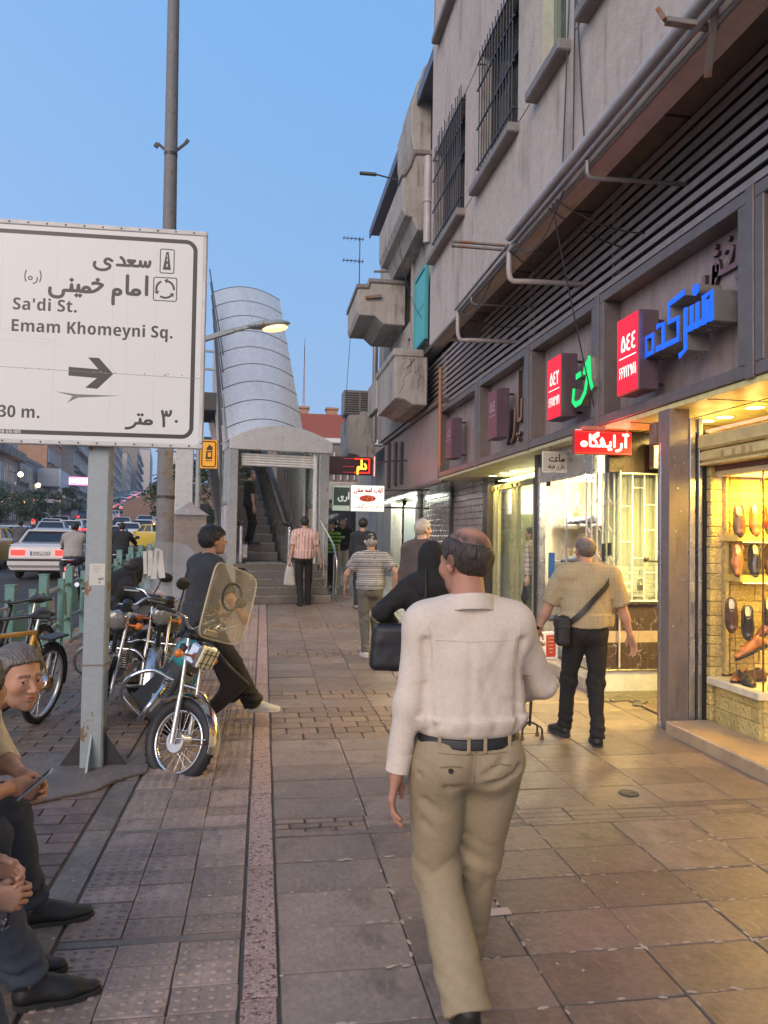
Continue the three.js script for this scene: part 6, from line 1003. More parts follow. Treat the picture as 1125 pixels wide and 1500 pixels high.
    const dir = a.A.dir ? nrm3(a.A.dir) : nrm3(sub3(a.wr, a.el)), th = a.A.thumbDir || [0, 0, -1], y = [-dir[0], -dir[1], -dir[2]], z0 = nrm3(sub3([-th[0], -th[1], -th[2]], y.map((q) => q * dot3([-th[0], -th[1], -th[2]], y)))), x = [y[1] * z0[2] - y[2] * z0[1], y[2] * z0[0] - y[0] * z0[2], y[0] * z0[1] - y[1] * z0[0]];
    geos.push(hg.applyMatrix4(new THREE.Matrix4().set(x[0] * s, y[0] * s, z0[0] * s, a.wr[0], x[1] * s, y[1] * s, z0[1] * s, a.wr[1], x[2] * s, y[2] * s, z0[2] * s, a.wr[2], 0, 0, 0, 1)));
    a.handX = x; a.handDir = dir;
  });
  for (const g of geos) cylUV(g);
  const bodyMesh = soft('body', mergeGeometries(geos.map((g) => { const q = flat(g); return q; })), skinMat, t);
  void bodyMesh;
  if (S.hair) soft('hair', hairGeo(S.hair.type, hc * .9).applyMatrix4(hm), hairMat(S.hair.color), t);
  // --- shirt or coat
  const hem = cl.hem ?? 1.0, g0 = cl.ease ?? .012, amp = cl.fold ?? .006;
  const shirtF = (x, y, z) => {
    const p = [x, y, z], q = loc(x, y, z), yy = q[1] / s; let d = torsoD(q, g0 * (cl.tuck ? lerp(.1, 1.25, sstep(1.03, 1.1, yy)) * lerp(1, .75, sstep(1.15, 1.4, yy)) : yy < 1.1 ? 1.2 : 1));
    if (yy < 1.1) { d = Math.min(d, 9); const sk = cone(q[0] / s / hw, yy, (q[2] / s - .015) / .72, [0, Math.min(.99, hem), 0], [0, 1.15, 0], (cl.tuck ? .138 : cl.skirt ?? .162) * b, (cl.tuck ? .15 : .152) * b) * .8 * s - g0 * (cl.tuck ? lerp(.1, 1.2, sstep(1.03, 1.09, yy)) : 1); d = smin(d, sk, .05); }
    if (cl.coat) { // long coat: the skirts follow the thighs
      for (const a of sides) { d = smin(d, cone(x, y, z, a.hip, a.kn9 ??= [lerp(a.kn[0], a.hip[0], .1), lerp(a.kn[1], a.hip[1], .1), lerp(a.kn[2], a.hip[2], .1)], .11 * s, .1 * s), .1); }
    }
    if (cl.tuck) d += .03 * s * (1 - sstep(1.0, 1.05, yy));
    d = smax(d, hem * s - q[1], .01);
    for (const a of sides) d = smin(d, armD(p, a, g0 * (cl.armEase ?? .6), cl.sleeve ?? 1.93), q[1] < 1.22 * s ? .012 : .045);
    if (Math.abs(d) > .045) return d; d += fold(x, y, z, amp, cl.foldF || 1); if (cl.creases) d += creases(cl.creases, x, y, z);
    const nc = ncC ??= loc(...J.neck); d = smax(d, -cone(q[0], q[1], q[2], [nc[0], nc[1] + .02 * s, nc[2] - .02 * s], [nc[0], nc[1] + .2 * s, nc[2] - .03 * s], .057 * s, .09 * s), .006);
    return d;
  };
  const cc = cl.color || (() => [.3, .3, .3]);
  if (cl.color) {
    const extra = cl.coat ? sides.map((a) => a.kn) : [];
    const [lo, hi] = bx([...sides.flatMap((a) => [a.sh, a.el, (cl.sleeve ?? 1.93) > 1 ? a.wr : a.el, a.hip]), J.neck, ...extra], .16 * b);
    soft(cl.name || 'shirt', paint(netMesh(shirtF, lo, hi, cell, amp), (x, y, z, nx, ny, nz) => { const q = loc(x, y, z); return cc(q[0], q[1], q[2], nx, ny, nz, x, y, z, sides); }), cl.mat || MC.cloth, t);
  }
  if (cl.collar) {
    const nc = loc(...J.neck), r0 = .07 * s * (S.neck || 1), cf = (x, y, z) => { const q = loc(x, y, z), dx = q[0], dz = (q[2] - nc[2] + .004) / 1.06, yy = q[1] - nc[1] + (q[2] - nc[2]) * -.28, R = Math.sqrt(dx * dx + dz * dz) - r0 - (.03 * s - yy) * .32; return smax(smax(Math.abs(R) - .0045 * s, yy - .034 * s, .003), -.028 * s - yy, .003); };
    const lo = J.neck.map((q) => q - .13 * s), hi = J.neck.map((q) => q + .13 * s); soft('collar', paint(netMesh(cf, lo, hi, Math.min(.006, cell * .6)), (x, y, z, nx, ny, nz) => { const q = loc(x, y, z); return cc(q[0], q[1], q[2], nx, ny, nz, x, y, z, sides); }), cl.mat || MC.cloth, t);
  }
  // --- trousers
  const belt = tr.belt ?? 1.035, ta = tr.fold ?? .006, tw = tr.width ?? 1;
  const legF = (x, y, z) => {
    const q = loc(x, y, z); let d = ell(q[0] / s, q[1] / s, q[2] / s, 0, .985, .008, .158 * b * hw, .15, .118 * b) * s; if (S.sit) d = smax(d, q[1] - belt * s, .006);
    if (S.sit) d = smin(d, ell(q[0] / s, q[1] / s, q[2] / s, 0, .93, .0, .17 * b, .1, .13) * s, .05);
    for (const a of sides) {
      d = smin(d, sph(x, y, z, a.bt ??= tor(a.k * .072 * hw, .925, .052), .083 * s * b), .05);
      let leg = cone(x, y, z, a.hip, a.kn, .088 * s * tw * Math.sqrt(b), .068 * s * tw); const e2 = a.e3 ??= add3(a.kn, sub3(a.an, a.kn), 1.04);
      leg = smin(leg, cone(x, y, z, a.kn, e2, .067 * s * tw, (tr.cuff ?? .056) * s * tw), .04); const dir = a.d3 ??= nrm3(sub3(a.an, a.kn)), ed = a.e4 ??= add3(a.an, dir, (tr.drop ?? .015) * s);
      leg = smax(leg, (x - ed[0]) * dir[0] + (y - ed[1]) * dir[1] + (z - ed[2]) * dir[2], .006);
      leg += ta * .9 * Math.exp(-(((y - a.kn[1]) / .09) ** 2)) * Math.sin((y * 1 + x * .5 + z * .4) * 75) * .5; leg += ta * Math.exp(-(((y - a.an[1] - .06) / .07) ** 2)) * Math.sin((y + x * .35) * 95) * .7;
      d = a.k < 0 ? smin(d, leg, .05) : smin(d, leg, .05); 
    }
    if (Math.abs(d) > .045 && !S.sit) return Math.max(d, q[1] - belt * s); d += fold(x, y, z, ta, .8); if (tr.creases) d += creases(tr.creases, x, y, z);
    return S.sit ? d : smax(d, q[1] - belt * s, .006);
  };
  if (tr.color) {
    const [lo, hi] = bx([...sides.flatMap((a) => [a.hip, a.kn, a.an]), tor(0, 1.03, 0)], .16 * b);
    soft(tr.name || 'trousers', paint(netMesh(legF, lo, hi, cell, ta), (x, y, z, nx, ny, nz) => { const q = loc(x, y, z); return tr.color(q[0], q[1], q[2], nx, ny, nz, x, y, z); }), tr.mat || MC.cloth, t);
    if (tr.beltColor) { const g = netMesh((x, y, z) => { const q = loc(x, y, z); const d = legF(x, y, z); const base = ell(q[0] / s, q[1] / s, q[2] / s, 0, .985, .008, .158 * b * hw, .15, .118 * b) * s; return Math.max(base - .008, q[1] - (belt + .004) * s, (belt - .034) * s - q[1], d - .03); }, lo, hi, cell * .8); soft('belt', paint(g, () => tr.beltColor), MC.leather, t); }
  }
  // --- shoes
  if (S.shoes) sides.forEach((a) => {
    const o = S.shoes, dir = a.L.toe || [a.k * .15, 0, -1], sg = shoeGeo({ L: .285 * s, pointed: o.pointed ?? .4, cell: Math.max(.007, cell * .7), sneaker: o.sneaker }), up = a.L.pitch ? rad(a.L.pitch) : 0;
    const m = new THREE.Matrix4().compose(V(a.an[0], a.an[1] - .08 * s, a.an[2]), new THREE.Quaternion().setFromEuler(new THREE.Euler(up, Math.atan2(-dir[0], -dir[2]), 0, 'YXZ')), V(1, 1, 1)), sh = V(0, 0, .05 * s);
    const gu = sg.upper.translate(sh.x, 0, sh.z).applyMatrix4(m), u = soft('shoe', paint(gu, () => o.color), o.mat || MC.leather, t);
    const so = merge(sg.sole.map((q) => q.translate(0, 0, sh.z).applyMatrix4(m))); mesh('sole', [so], std(o.sole || [.03, .03, .03], .8), u);
    if (o.sock) mesh('sock', [rod(add3(a.an, [0, -.03, 0]), add3(a.an, sub3(a.kn, a.an), .22), .039 * s, .042 * s, 12)], std(o.sock, .9), t);
  });
  return { t, sides, J, tor, hm, s, loc, shirtF, legF };
}
const plainC = (rgb, v = .1) => (x, y, z, nx, ny, nz, X, Y, Z) => { const q = 1 + v * (noise3(X * 60, Y * 60, Z * 60) - .5) + v * (noise3(X * 9, Y * 9, Z * 9) - .5); return rgb.map((c) => c * q); };
// a bag strap or similar band over points
const strap = (name, pts, w, th, m, parent) => { const c = new THREE.CatmullRomCurve3(pts.map((p) => V(...p))), n = 26, P = [], I = []; for (let i = 0; i <= n; i++) { const p = c.getPoint(i / n), tg = c.getTangent(i / n), out = V(p.x, 0, p.z).normalize(), sd = tg.clone().cross(out).normalize().multiplyScalar(w / 2), o = tg.clone().cross(sd).normalize().multiplyScalar(th / 2); for (const [a, b] of [[1, 1], [-1, 1], [-1, -1], [1, -1]]) P.push(p.x + sd.x * a + o.x * b, p.y + sd.y * a + o.y * b, p.z + sd.z * a + o.z * b); if (i) for (let k = 0; k < 4; k++) { const a = (i - 1) * 4 + k, b2 = (i - 1) * 4 + (k + 1) % 4; I.push(a, b2, a + 4, b2, b2 + 4, a + 4); } } const g = new THREE.BufferGeometry(); g.setAttribute('position', new THREE.Float32BufferAttribute(P, 3)); g.setIndex(I); g.computeVertexNormals(); return mesh(name, [g], m, parent); };
const LEATHER = std([.02, .018, .018], .5);
// ---------------------------------------------------------------- the man walking ahead
{
  const s = 1.68 / 1.75, shirtC = (x, y, z, nx, ny, nz, X, Y, Z) => { const q = 1 + .02 * (noise3(X * 50, Y * 50, Z * 50) - .5); return [.66 * q, .57 * q, .48 * q]; };
  const C = (a, b, w, k) => [[a[0] * s, a[1] * s, a[2] * s], [b[0] * s, b[1] * s, b[2] * s], w * s, k];
  const P = person({
    label: 'balding man in a pale long sleeved shirt and khaki trousers walking away, nearest of all', pos: [.7, 0, -2.5], turn: -2, h: 1.665, build: .97, hipW: 1.17, shW: .93, cell: .0072, headCell: .004, belly: .03, depth: 1.05, hunch: .02, neck: 1.2, headScale: 1.07,
    skin: [.4, .2, .135], head: { yaw: 26, pitch: -9 }, hair: { type: 'crown', color: [.045, .034, .03] }, stubble: .2,
    top: { color: shirtC, tuck: true, hem: .98, ease: .017, armEase: .3, fold: .0042, collar: true, sleeve: 1.93, foldF: .8, skirt: .166,
      creases: [C([-.13, 1.36, .12], [-.1, 1.08, .13], .016, 0.0174), C([.12, 1.36, .12], [.05, 1.12, .14], .02, 0.0130), C([-.02, 1.34, .13], [-.02, 1.05, .14], .014, 0.0087), C([.03, 1.2, .13], [.12, 1.38, .12], .016, 0.0087), C([-.17, 1.35, .08], [-.15, 1.02, .09], .016, 0.0232), C([.17, 1.35, .08], [.16, 1.02, .09], .016, 0.0232), C([-.2, 1.0, .02], [-.12, 1.08, .12], .012, 0.0087), C([.2, 1.12, .02], [.1, 1.16, .12], .01, 0.0087), C([.02, 1.25, .13], [.08, 1.02, .13], .015, 0.0072)] },
    bottom: { color: (x, y, z, nx, ny, nz, X, Y, Z) => { const q = 1 + .09 * (noise3(X * 70, Y * 70, Z * 70) - .5); return [.33 * q, .262 * q, .165 * q]; }, belt: 1.03, beltColor: [.018, .017, .02], width: 1.22, cuff: .069, fold: .0048, drop: .03,
      creases: [C([-.17, .9, .06], [-.03, .84, .12], .016, 0.0159), C([.02, .84, .12], [.15, .92, .09], .018, 0.0174), C([-.16, .8, .05], [-.04, .7, .1], .018, 0.0130), C([.03, .9, .12], [.1, .96, .12], .014, 0.0087), C([0, .97, .13], [0, .8, .12], .012, 0.0174), C([-.16, .72, .03], [-.08, .62, .09], .016, 0.0130), C([.04, .62, 0], [.13, .55, .02], .016, 0.0130), C([.05, .55, .0], [.13, .5, .02], .016, 0.0130), C([-.15, 1.0, .1], [-.05, .985, .13], .006, 0.0058), C([.15, 1.0, .1], [.05, .985, .13], .006, 0.0058)] },
    arms: [{ hand: [-.255, .79, .02], hint: [-.4, 0, 1], curl: .42, thumbDir: [.25, 0, -1] }, { hand: [.2, 1.03, -.28], hint: [1, -.4, .7], curl: .9 }],
    legs: [{ foot: [-.035, .09, .16], pitch: 26, hint: [-.1, 0, -1], toe: [-.05, 0, -1] }, { foot: [.06, 0, -.3], toe: [.12, 0, -1] }],
    shoes: { color: [.016, .015, .015], pointed: .5 },
  });
  const k = P.s, kh = std([.32, .25, .155], .85), Y = (y) => y * k;
  const back = (x, y) => k * (.008 + .118 * .97 * Math.sqrt(Math.max(0, 1 - (x / k / .179) ** 2 - ((y - .985) / .15) ** 2)));
  for (const x of [-.025, .03, -.115, .12]) mesh('belt_loop', [at(cbox(.012, .05, .007, 0, 0, 0, .002), x, Y(1.016), back(x, 1.016) + .012)], kh, P.t);
  mesh('pocket_button', [at(new THREE.CylinderGeometry(.0085, .0085, .006, 12), -.085, Y(.935), .133, PI / 2)], std([.03, .022, .018], .5), P.t);
  // seams sewn on the back of the shirt and trousers, laid on the cloth
  const fall = (F, x, y) => { let z = .34; for (let i = 0; i < 60; i++) { const d = F(x, y, z); if (d < .0008) break; z -= Math.max(d * .6, .001); } return [x, y, z + .0006]; };
  const seam = (F, pts, m, r = .0012) => { const out = []; for (let i = 0; i < pts.length - 1; i++) for (let k = 0; k < 8; k++) { const q = k / 8; out.push(fall(F, lerp(pts[i][0], pts[i + 1][0], q) * k0, lerp(pts[i][1], pts[i + 1][1], q) * k0)); } mesh('seam', [tube(out, r, out.length * 2, 5)], m, P.t); };
  const k0 = P.s, thr = std([.58, .5, .42], .9), thk = std([.2, .155, .095], .9);
  seam(P.shirtF, [[-.155, 1.37], [0, 1.365], [.155, 1.37]], thr); seam(P.shirtF, [[-.165, 1.42], [-.15, 1.34], [-.148, 1.26]], thr); seam(P.shirtF, [[.165, 1.42], [.15, 1.34], [.148, 1.26]], thr);
  seam(P.legF, [[.004, 1.0], [0, .93], [.0, .87]], thk); seam(P.legF, [[-.125, .945], [-.085, .95], [-.045, .945]], thk, .0024); seam(P.legF, [[.125, .945], [.085, .95], [.045, .945]], thk, .0024); seam(P.legF, [[-.13, .99], [0, .982], [.13, .99]], thk);
  const w = P.sides[0], cd = nrm3(sub3(w.wr, w.el)), cu = add3(w.wr, cd, -.075); mesh('cuff', [rod(cu, add3(w.wr, cd, -.012), .043, .04, 18)], std([.66, .57, .48], .85, 0, { bumpMap: T.weave, bumpScale: .0016 }), P.t); mesh('cuff_button', [at(new THREE.CylinderGeometry(.005, .005, .004, 10), cu[0] - .02, cu[1] - .03, cu[2] + .037, PI / 2)], std([.6, .55, .5], .4), P.t);
}
const near = (x, z) => [x, G(z), z];
// woman in black with a shoulder bag

{
  const blk = (x, y, z, nx, ny, nz, X, Y, Z) => { const q = .8 + .5 * noise3(X * 40, Y * 40, Z * 40); return [.011 * q, .0105 * q, .012 * q]; };
  const P = person({ label: 'woman in a long black coat and black headscarf with a dark shoulder bag', pos: near(1.16, -5.1), turn: -8, h: 1.6, build: .92, cell: .012, skin: [.42, .25, .18], top: { name: 'coat', color: blk, coat: true, hem: .5, ease: .03, fold: .01, sleeve: 1.95, skirt: .2 }, bottom: { color: blk, width: 1 }, shoes: { color: [.02, .02, .02] }, arms: [{ hand: [-.24, 1.0, -.12], hint: [-1, -.2, .6], curl: .7 }, { hand: [.22, .82, -.05] }] });
  const sc = netMesh((x, y, z) => { let d = ell(x, y, z, 0, .02, .02, .105, .118, .122); d = smin(d, cone(x, y, z, [0, -.04, .02], [0, -.18, .03], .1, .135), .06); d = smin(d, ell(x, y, z, 0, -.24, .02, .2, .1, .14), .08); d = smax(d, -ell(x, y, z, 0, -.01, -.13, .058, .08, .07), .01); return d + .006 * (noise3(x * 22, y * 9, z * 22) - .5); }, [-.26, -.36, -.18], [.26, .17, .22], .011).applyMatrix4(P.hm); soft('headscarf', paint(sc, () => [.009, .0085, .009]), MC.cloth, P.t);
  const bag = thing('handbag', 'dark navy bag hanging at the left side of the woman in black', 'bag', near(.89, -5.05), -.1); bag.position.y += .74;
  const bg = netMesh((x, y, z) => rboxD(x, y, z, [0, .15, 0], [.17 - y * .1, .16, .07], .05) + .008 * (noise3(x * 20, y * 20, z * 20) - .5), [-.22, -.05, -.12], [.22, .36, .12], .012); soft('body', paint(bg, () => [.014, .015, .022]), MC.leather, bag); mesh('clasp', [cbox(.05, .02, .012, .1, .3, .07)], M.steel, bag);
  strap('strap', [[.12, .28, .05], [.2, .5, .1], [.21, .68, .03]], .03, .006, std([.05, .05, .055], .6), bag);
}
// striped shirt man with a cap
{
  const P = person({ label: 'man in a dark cap, grey striped shirt and grey trousers walking away', pos: near(1.42, -9.9), turn: -4, h: 1.6, build: 1.08, cell: .011, headCell: .007, skin: [.42, .25, .18], hair: { type: 'short', color: [.35, .33, .3] },
    top: { color: (x, y, z, nx, ny, nz, X, Y, Z) => { const q = Math.sin(y * 2 * PI / .028) > .1 ? [.12, .115, .125] : [.42, .4, .39]; return q; }, hem: .96, sleeve: .72, ease: .018, fold: .007, skirt: .17 }, bottom: { color: plainC([.125, .115, .1], .3), width: 1.1, fold: .009, beltColor: [.02, .02, .02] },
    arms: [{ hand: [-.33, .88, -.1], hint: [-1, -.3, .8], curl: .6, thumbDir: [.3, 0, -1] }, { hand: [.3, .9, .04], hint: [.8, 0, .8], curl: .5 }], legs: [{ foot: [-.06, 0, .1] }, { foot: [.09, 0, -.16] }], shoes: { color: [.6, .52, .5], sole: [.5, .47, .45], sneaker: true } });
  const cap = netMesh((x, y, z) => { let d = ell(x, y, z, 0, .045, .012, .09, .088, .108); d = smax(d, .03 - y, .01); return smin(d, ell(x, y, z, 0, .035, -.12, .06, .008, .06), .008); }, [-.11, .0, -.2], [.11, .15, .14], .008).applyMatrix4(P.hm); soft('cap', paint(cap, () => [.02, .02, .022]), MC.cloth, P.t); mesh('cap_tag', [at(cbox(.014, .008, .002, 0, 0, 0, .0005), 0, 0, 0)].map((g) => g.translate(0, .06, .118).applyMatrix4(P.hm)), M.whitePaint, P.t);
}
// old man in a suit jacket
person({ label: 'grey haired old man in a brown grey suit jacket beside the shutters', pos: near(1.9, -8.9), turn: -42, h: 1.83, build: 1.02, cell: .012, headCell: .006, skin: [.5, .3, .22], head: { yaw: -18 }, hair: { type: 'short', color: [.5, .45, .38] }, stubble: .2, top: { name: 'jacket', color: plainC([.1, .075, .07], .3), hem: .86, ease: .026, fold: .008, skirt: .19, collar: true }, bottom: { color: plainC([.05, .045, .045], .2), width: 1.1 }, shoes: { color: [.02, .018, .018] }, arms: [{ hand: [-.24, .86, .1], curl: .5 }, { hand: [.2, .95, -.2], hint: [.8, -.2, .7] }], legs: [{ foot: [-.1, 0, .1] }, { foot: [.1, 0, -.1] }] });
// man with the cross body bag and a four footed cane
{
  const P = person({ label: 'man in a checked shirt and black trousers with cross body strap and cane', pos: near(2.6, -5.78), turn: -9, h: 1.66, build: 1.12, cell: .0105, headCell: .0058, hunch: .015, skin: [.45, .25, .17], hair: { type: 'thin', color: [.16, .13, .11] }, head: { yaw: 10, pitch: 3 }, stubble: .3,
    top: { color: (x, y, z, nx, ny, nz, X, Y, Z) => { const g = .013, a = ((X * .8 + Z * .6) / g % 2 + 2) % 2 < 1, b2 = (Y / g % 2 + 2) % 2 < 1, q = 1 + .1 * (noise3(X * 60, Y * 60, Z * 60) - .5); return (a && b2 ? [.36, .29, .17] : a || b2 ? [.39, .315, .185] : [.42, .345, .21]).map((c) => c * q); }, hem: .985, sleeve: .93, ease: .024, fold: .009, collar: true, skirt: .165 }, bottom: { color: plainC([.014, .0135, .0145], .4), belt: 1.02, width: 1.05, fold: .008, beltColor: [.01, .01, .01] },
    arms: [{ hand: [-.36, .87, -.14], hint: [-1, .0, .6], curl: 1.0, thumb: .7, dir: [-.1, -1, -.25], thumbDir: [.5, 0, -1] }, { hand: [.37, .86, -.02], hint: [.8, .1, .6], curl: .3, thumbDir: [-.6, 0, -1] }], legs: [{ foot: [-.12, .0, -.2], toe: [-.35, 0, -1] }, { foot: [.07, 0, .1], toe: [.12, 0, -1] }], shoes: { color: [.016, .015, .015], pointed: .3 } });
  strap('strap', [[.17, 1.34, .06], [.13, 1.28, .135], [.02, 1.17, .165], [-.1, 1.04, .165], [-.185, .95, .11]], .042, .007, LEATHER, P.t);
  const bg = thing('cross_body_bag', 'small black bag on the left hip of the man with the cross body strap', 'bag', [2.6 - .22, .82, -5.74], rad(-14)); soft('body', paint(netMesh((x, y, z) => rboxD(x, y, z, [0, .09, 0], [.055, .12, .09], .03), [-.08, -.05, -.12], [.08, .24, .12], .012), () => [.013, .012, .013]), MC.leather, bg); mesh('flap', [cbox(.12, .1, .19, 0, .15, 0, .02)], LEATHER, bg);
  const cn = thing('walking_cane', 'black walking cane with four small feet held by the man in the checked shirt', 'cane', [2.2, 0, -5.97]);
  mesh('shaft', [rod([0, .1, 0], [.03, .86, .02], .0115, .0115, 10)], M.blackPlastic, cn); mesh('grip', [tube([[.03, .86, .02], [.03, .9, .02], [.03, .915, .05], [.03, .91, .1]], .014, 12, 8)], M.rubber, cn);
  for (const [x, z] of [[-.085, -.05], [-.085, .06], [.085, -.05], [.085, .06]]) { const l = mesh('leg', [tube([[0, .13, 0], [x * .5, .115, z * .5], [x * .95, .09, z], [x, .03, z]], .0085, 14, 7, false, .3)], M.blackPlastic, cn); mesh('rubber_foot', [at(new THREE.CylinderGeometry(.013, .019, .036, 10), x, .018, z)], tone([.12, .07, .05], .8, { depth: .0005 }), l); }
}
// people farther off
person({ label: 'man in a pink and brown striped shirt about to climb the escalator steps', pos: near(.8, -14.85), turn: 2, h: 1.74, build: 1.02, cell: .013, headCell: .009, skin: [.42, .25, .18], hair: { type: 'short', color: [.02, .018, .017] }, top: { color: (x, y, z) => { const q = ((x + z * .5) / .062 % 1 + 1) % 1; return q < .14 ? [.16, .06, .05] : q < .3 ? [.6, .3, .28] : q < .62 ? [.55, .38, .36] : [.62, .5, .48]; }, hem: .93, sleeve: .8, ease: .022, skirt: .175 }, bottom: { color: plainC([.012, .012, .014], .4), width: 1.05 }, shoes: { color: [.015, .015, .015] }, arms: [{ hand: [-.28, .86, .02] }, { hand: [.33, .88, -.04], hint: [1, 0, .6] }], legs: [{ foot: [-.06, 0, .08] }, { foot: [.1, .0, -.12] }] });
{ const t = thing('carrier_bag', 'pale translucent plastic carrier bag held by the man in the pink striped shirt', 'bag', [.52, G(-14.8) + .4, -14.8]); soft('body', paint(netMesh((x, y, z) => rboxD(x, y, z, [0, .18, 0], [.12 - .12 * y, .19, .05], .04) + .012 * (noise3(x * 25, y * 18, z * 25) - .5), [-.18, -.05, -.1], [.18, .45, .1], .014), () => [.4, .41, .4]), clothMat(.4), t); mesh('handle', [tube([[-.05, .35, 0], [-.02, .46, 0], [.02, .46, 0], [.05, .35, 0]], .008, 12, 5)], M.whitePaint, t); }
person({ label: 'person in black standing on the escalator against the left balustrade', pos: [-.32, 1.42, -17.5], turn: -70, h: 1.68, cell: .016, headCell: .01, skin: [.4, .24, .17], hair: { type: 'short', color: [.02, .018, .017] }, head: { yaw: -10 }, top: { color: plainC([.012, .012, .013], .3), hem: .92, sleeve: .8, skirt: .17 }, bottom: { color: plainC([.011, .011, .012], .3) }, shoes: { color: [.02, .02, .02] } });
{
  const P = person({ label: 'man with a large dark backpack walking away by the snack shop', pos: near(1.9, -14.4), turn: -6, h: 1.74, cell: .016, headCell: .01, skin: [.35, .22, .16], hair: { type: 'full', color: [.015, .013, .012] }, top: { color: plainC([.02, .02, .024], .3), hem: .95, sleeve: 1.9 }, bottom: { color: plainC([.02, .02, .024], .3) }, shoes: { color: [.2, .2, .2] } });
  const b = thing('backpack', 'dark navy backpack worn by the man walking by the snack shop', 'backpack', [1.86, G(-14.4) + 1.0, -14.2], rad(-6)); soft('body', paint(netMesh((x, y, z) => rboxD(x, y, z, [0, .24, 0], [.17, .25, .1], .08) + .01 * (noise3(x * 18, y * 18, z * 18) - .5), [-.22, -.05, -.15], [.22, .54, .15], .016), () => [.014, .017, .028]), MC.cloth, b); mesh('pocket', [cbox(.24, .2, .06, 0, .12, .1, .02)], std([.016, .02, .032], .8), b); mesh('zip_tag', [cbox(.02, .05, .01, .05, .3, .105)], M.whitePaint, b); void P;
}
{
  const P = person({ label: 'young man in a black T-shirt and pale trousers facing the camera far down the pavement', pos: near(1.98, -18.9), turn: 176, h: 1.76, cell: .016, headCell: .008, skin: [.5, .32, .24], hair: { type: 'full', color: [.03, .024, .02] }, top: { color: plainC([.013, .013, .014], .3), hem: .93, sleeve: .75, ease: .022, skirt: .175 }, bottom: { color: plainC([.48, .44, .38], .1), width: 1.15 }, shoes: { color: [.6, .58, .56], sole: [.6, .6, .58], sneaker: true }, legs: [{ foot: [-.1, 0, .06] }, { foot: [.11, 0, -.08] }] });
  mesh('shirt_print', [at(cbox(.1, .035, .003, 0, 0, 0, .001), 0, 1.28, -.148), at(cbox(.07, .015, .003, 0, 0, 0, .001), .0, 1.24, -.152)], std([.5, .5, .5], .8), P.t);
}
person({ label: 'person in a bright green and dark striped top by the escalator hand rail', pos: near(1.62, -18.2), turn: 150, h: 1.66, cell: .016, headCell: .01, skin: [.42, .26, .19], hair: { type: 'short', color: [.05, .04, .035] }, top: { color: (x, y) => (y / .09 % 1 < .5 ? [.2, .55, .04] : [.02, .03, .02]), hem: .93, sleeve: .8, skirt: .17 }, bottom: { color: plainC([.015, .015, .016], .3) }, shoes: { color: [.02, .02, .02] } });
person({ label: 'person in dark clothes half hidden behind the man in the black T-shirt', pos: near(1.86, -19.8), turn: 20, h: 1.72, cell: .018, headCell: .012, skin: [.42, .26, .19], hair: { type: 'short', color: [.03, .025, .02] }, top: { color: plainC([.06, .07, .08], .3), hem: .93, sleeve: 1.9 }, bottom: { color: plainC([.03, .03, .035], .3) }, shoes: { color: [.02, .02, .02] } });
{
  const P = person({ label: 'woman with long black hair in a plaid jacket behind the glass shop door', pos: [4.42, .2, -12.0], turn: 60, h: 1.62, build: .92, cell: .013, headCell: .009, skin: [.5, .33, .25], hair: { type: 'full', color: [.012, .01, .01] }, top: { color: (x, y, z) => { const a = ((x + z) / .08 % 1 + 1) % 1 < .3, b = (y / .08 % 1 + 1) % 1 < .3; return a && b ? [.12, .07, .07] : a || b ? [.3, .22, .22] : [.52, .46, .44]; }, hem: .98, sleeve: 1.9, ease: .025 }, bottom: { color: plainC([.02, .02, .022], .3) }, shoes: { color: [.02, .02, .02] } });
  soft('long_hair', paint(netMesh((x, y, z) => { let d = cone(x, y, z, [0, .02, .05], [0, -.26, .07], .08, .06); d = smax(d, -(headField(x, y, z) + .003), .004); return d + .006 * (noise3(x * 60, y * 12, z * 60) - .5); }, [-.13, -.36, -.06], [.13, .13, .18], .011).applyMatrix4(P.hm), () => [.012, .01, .01]), MC.cloth, P.t);
}
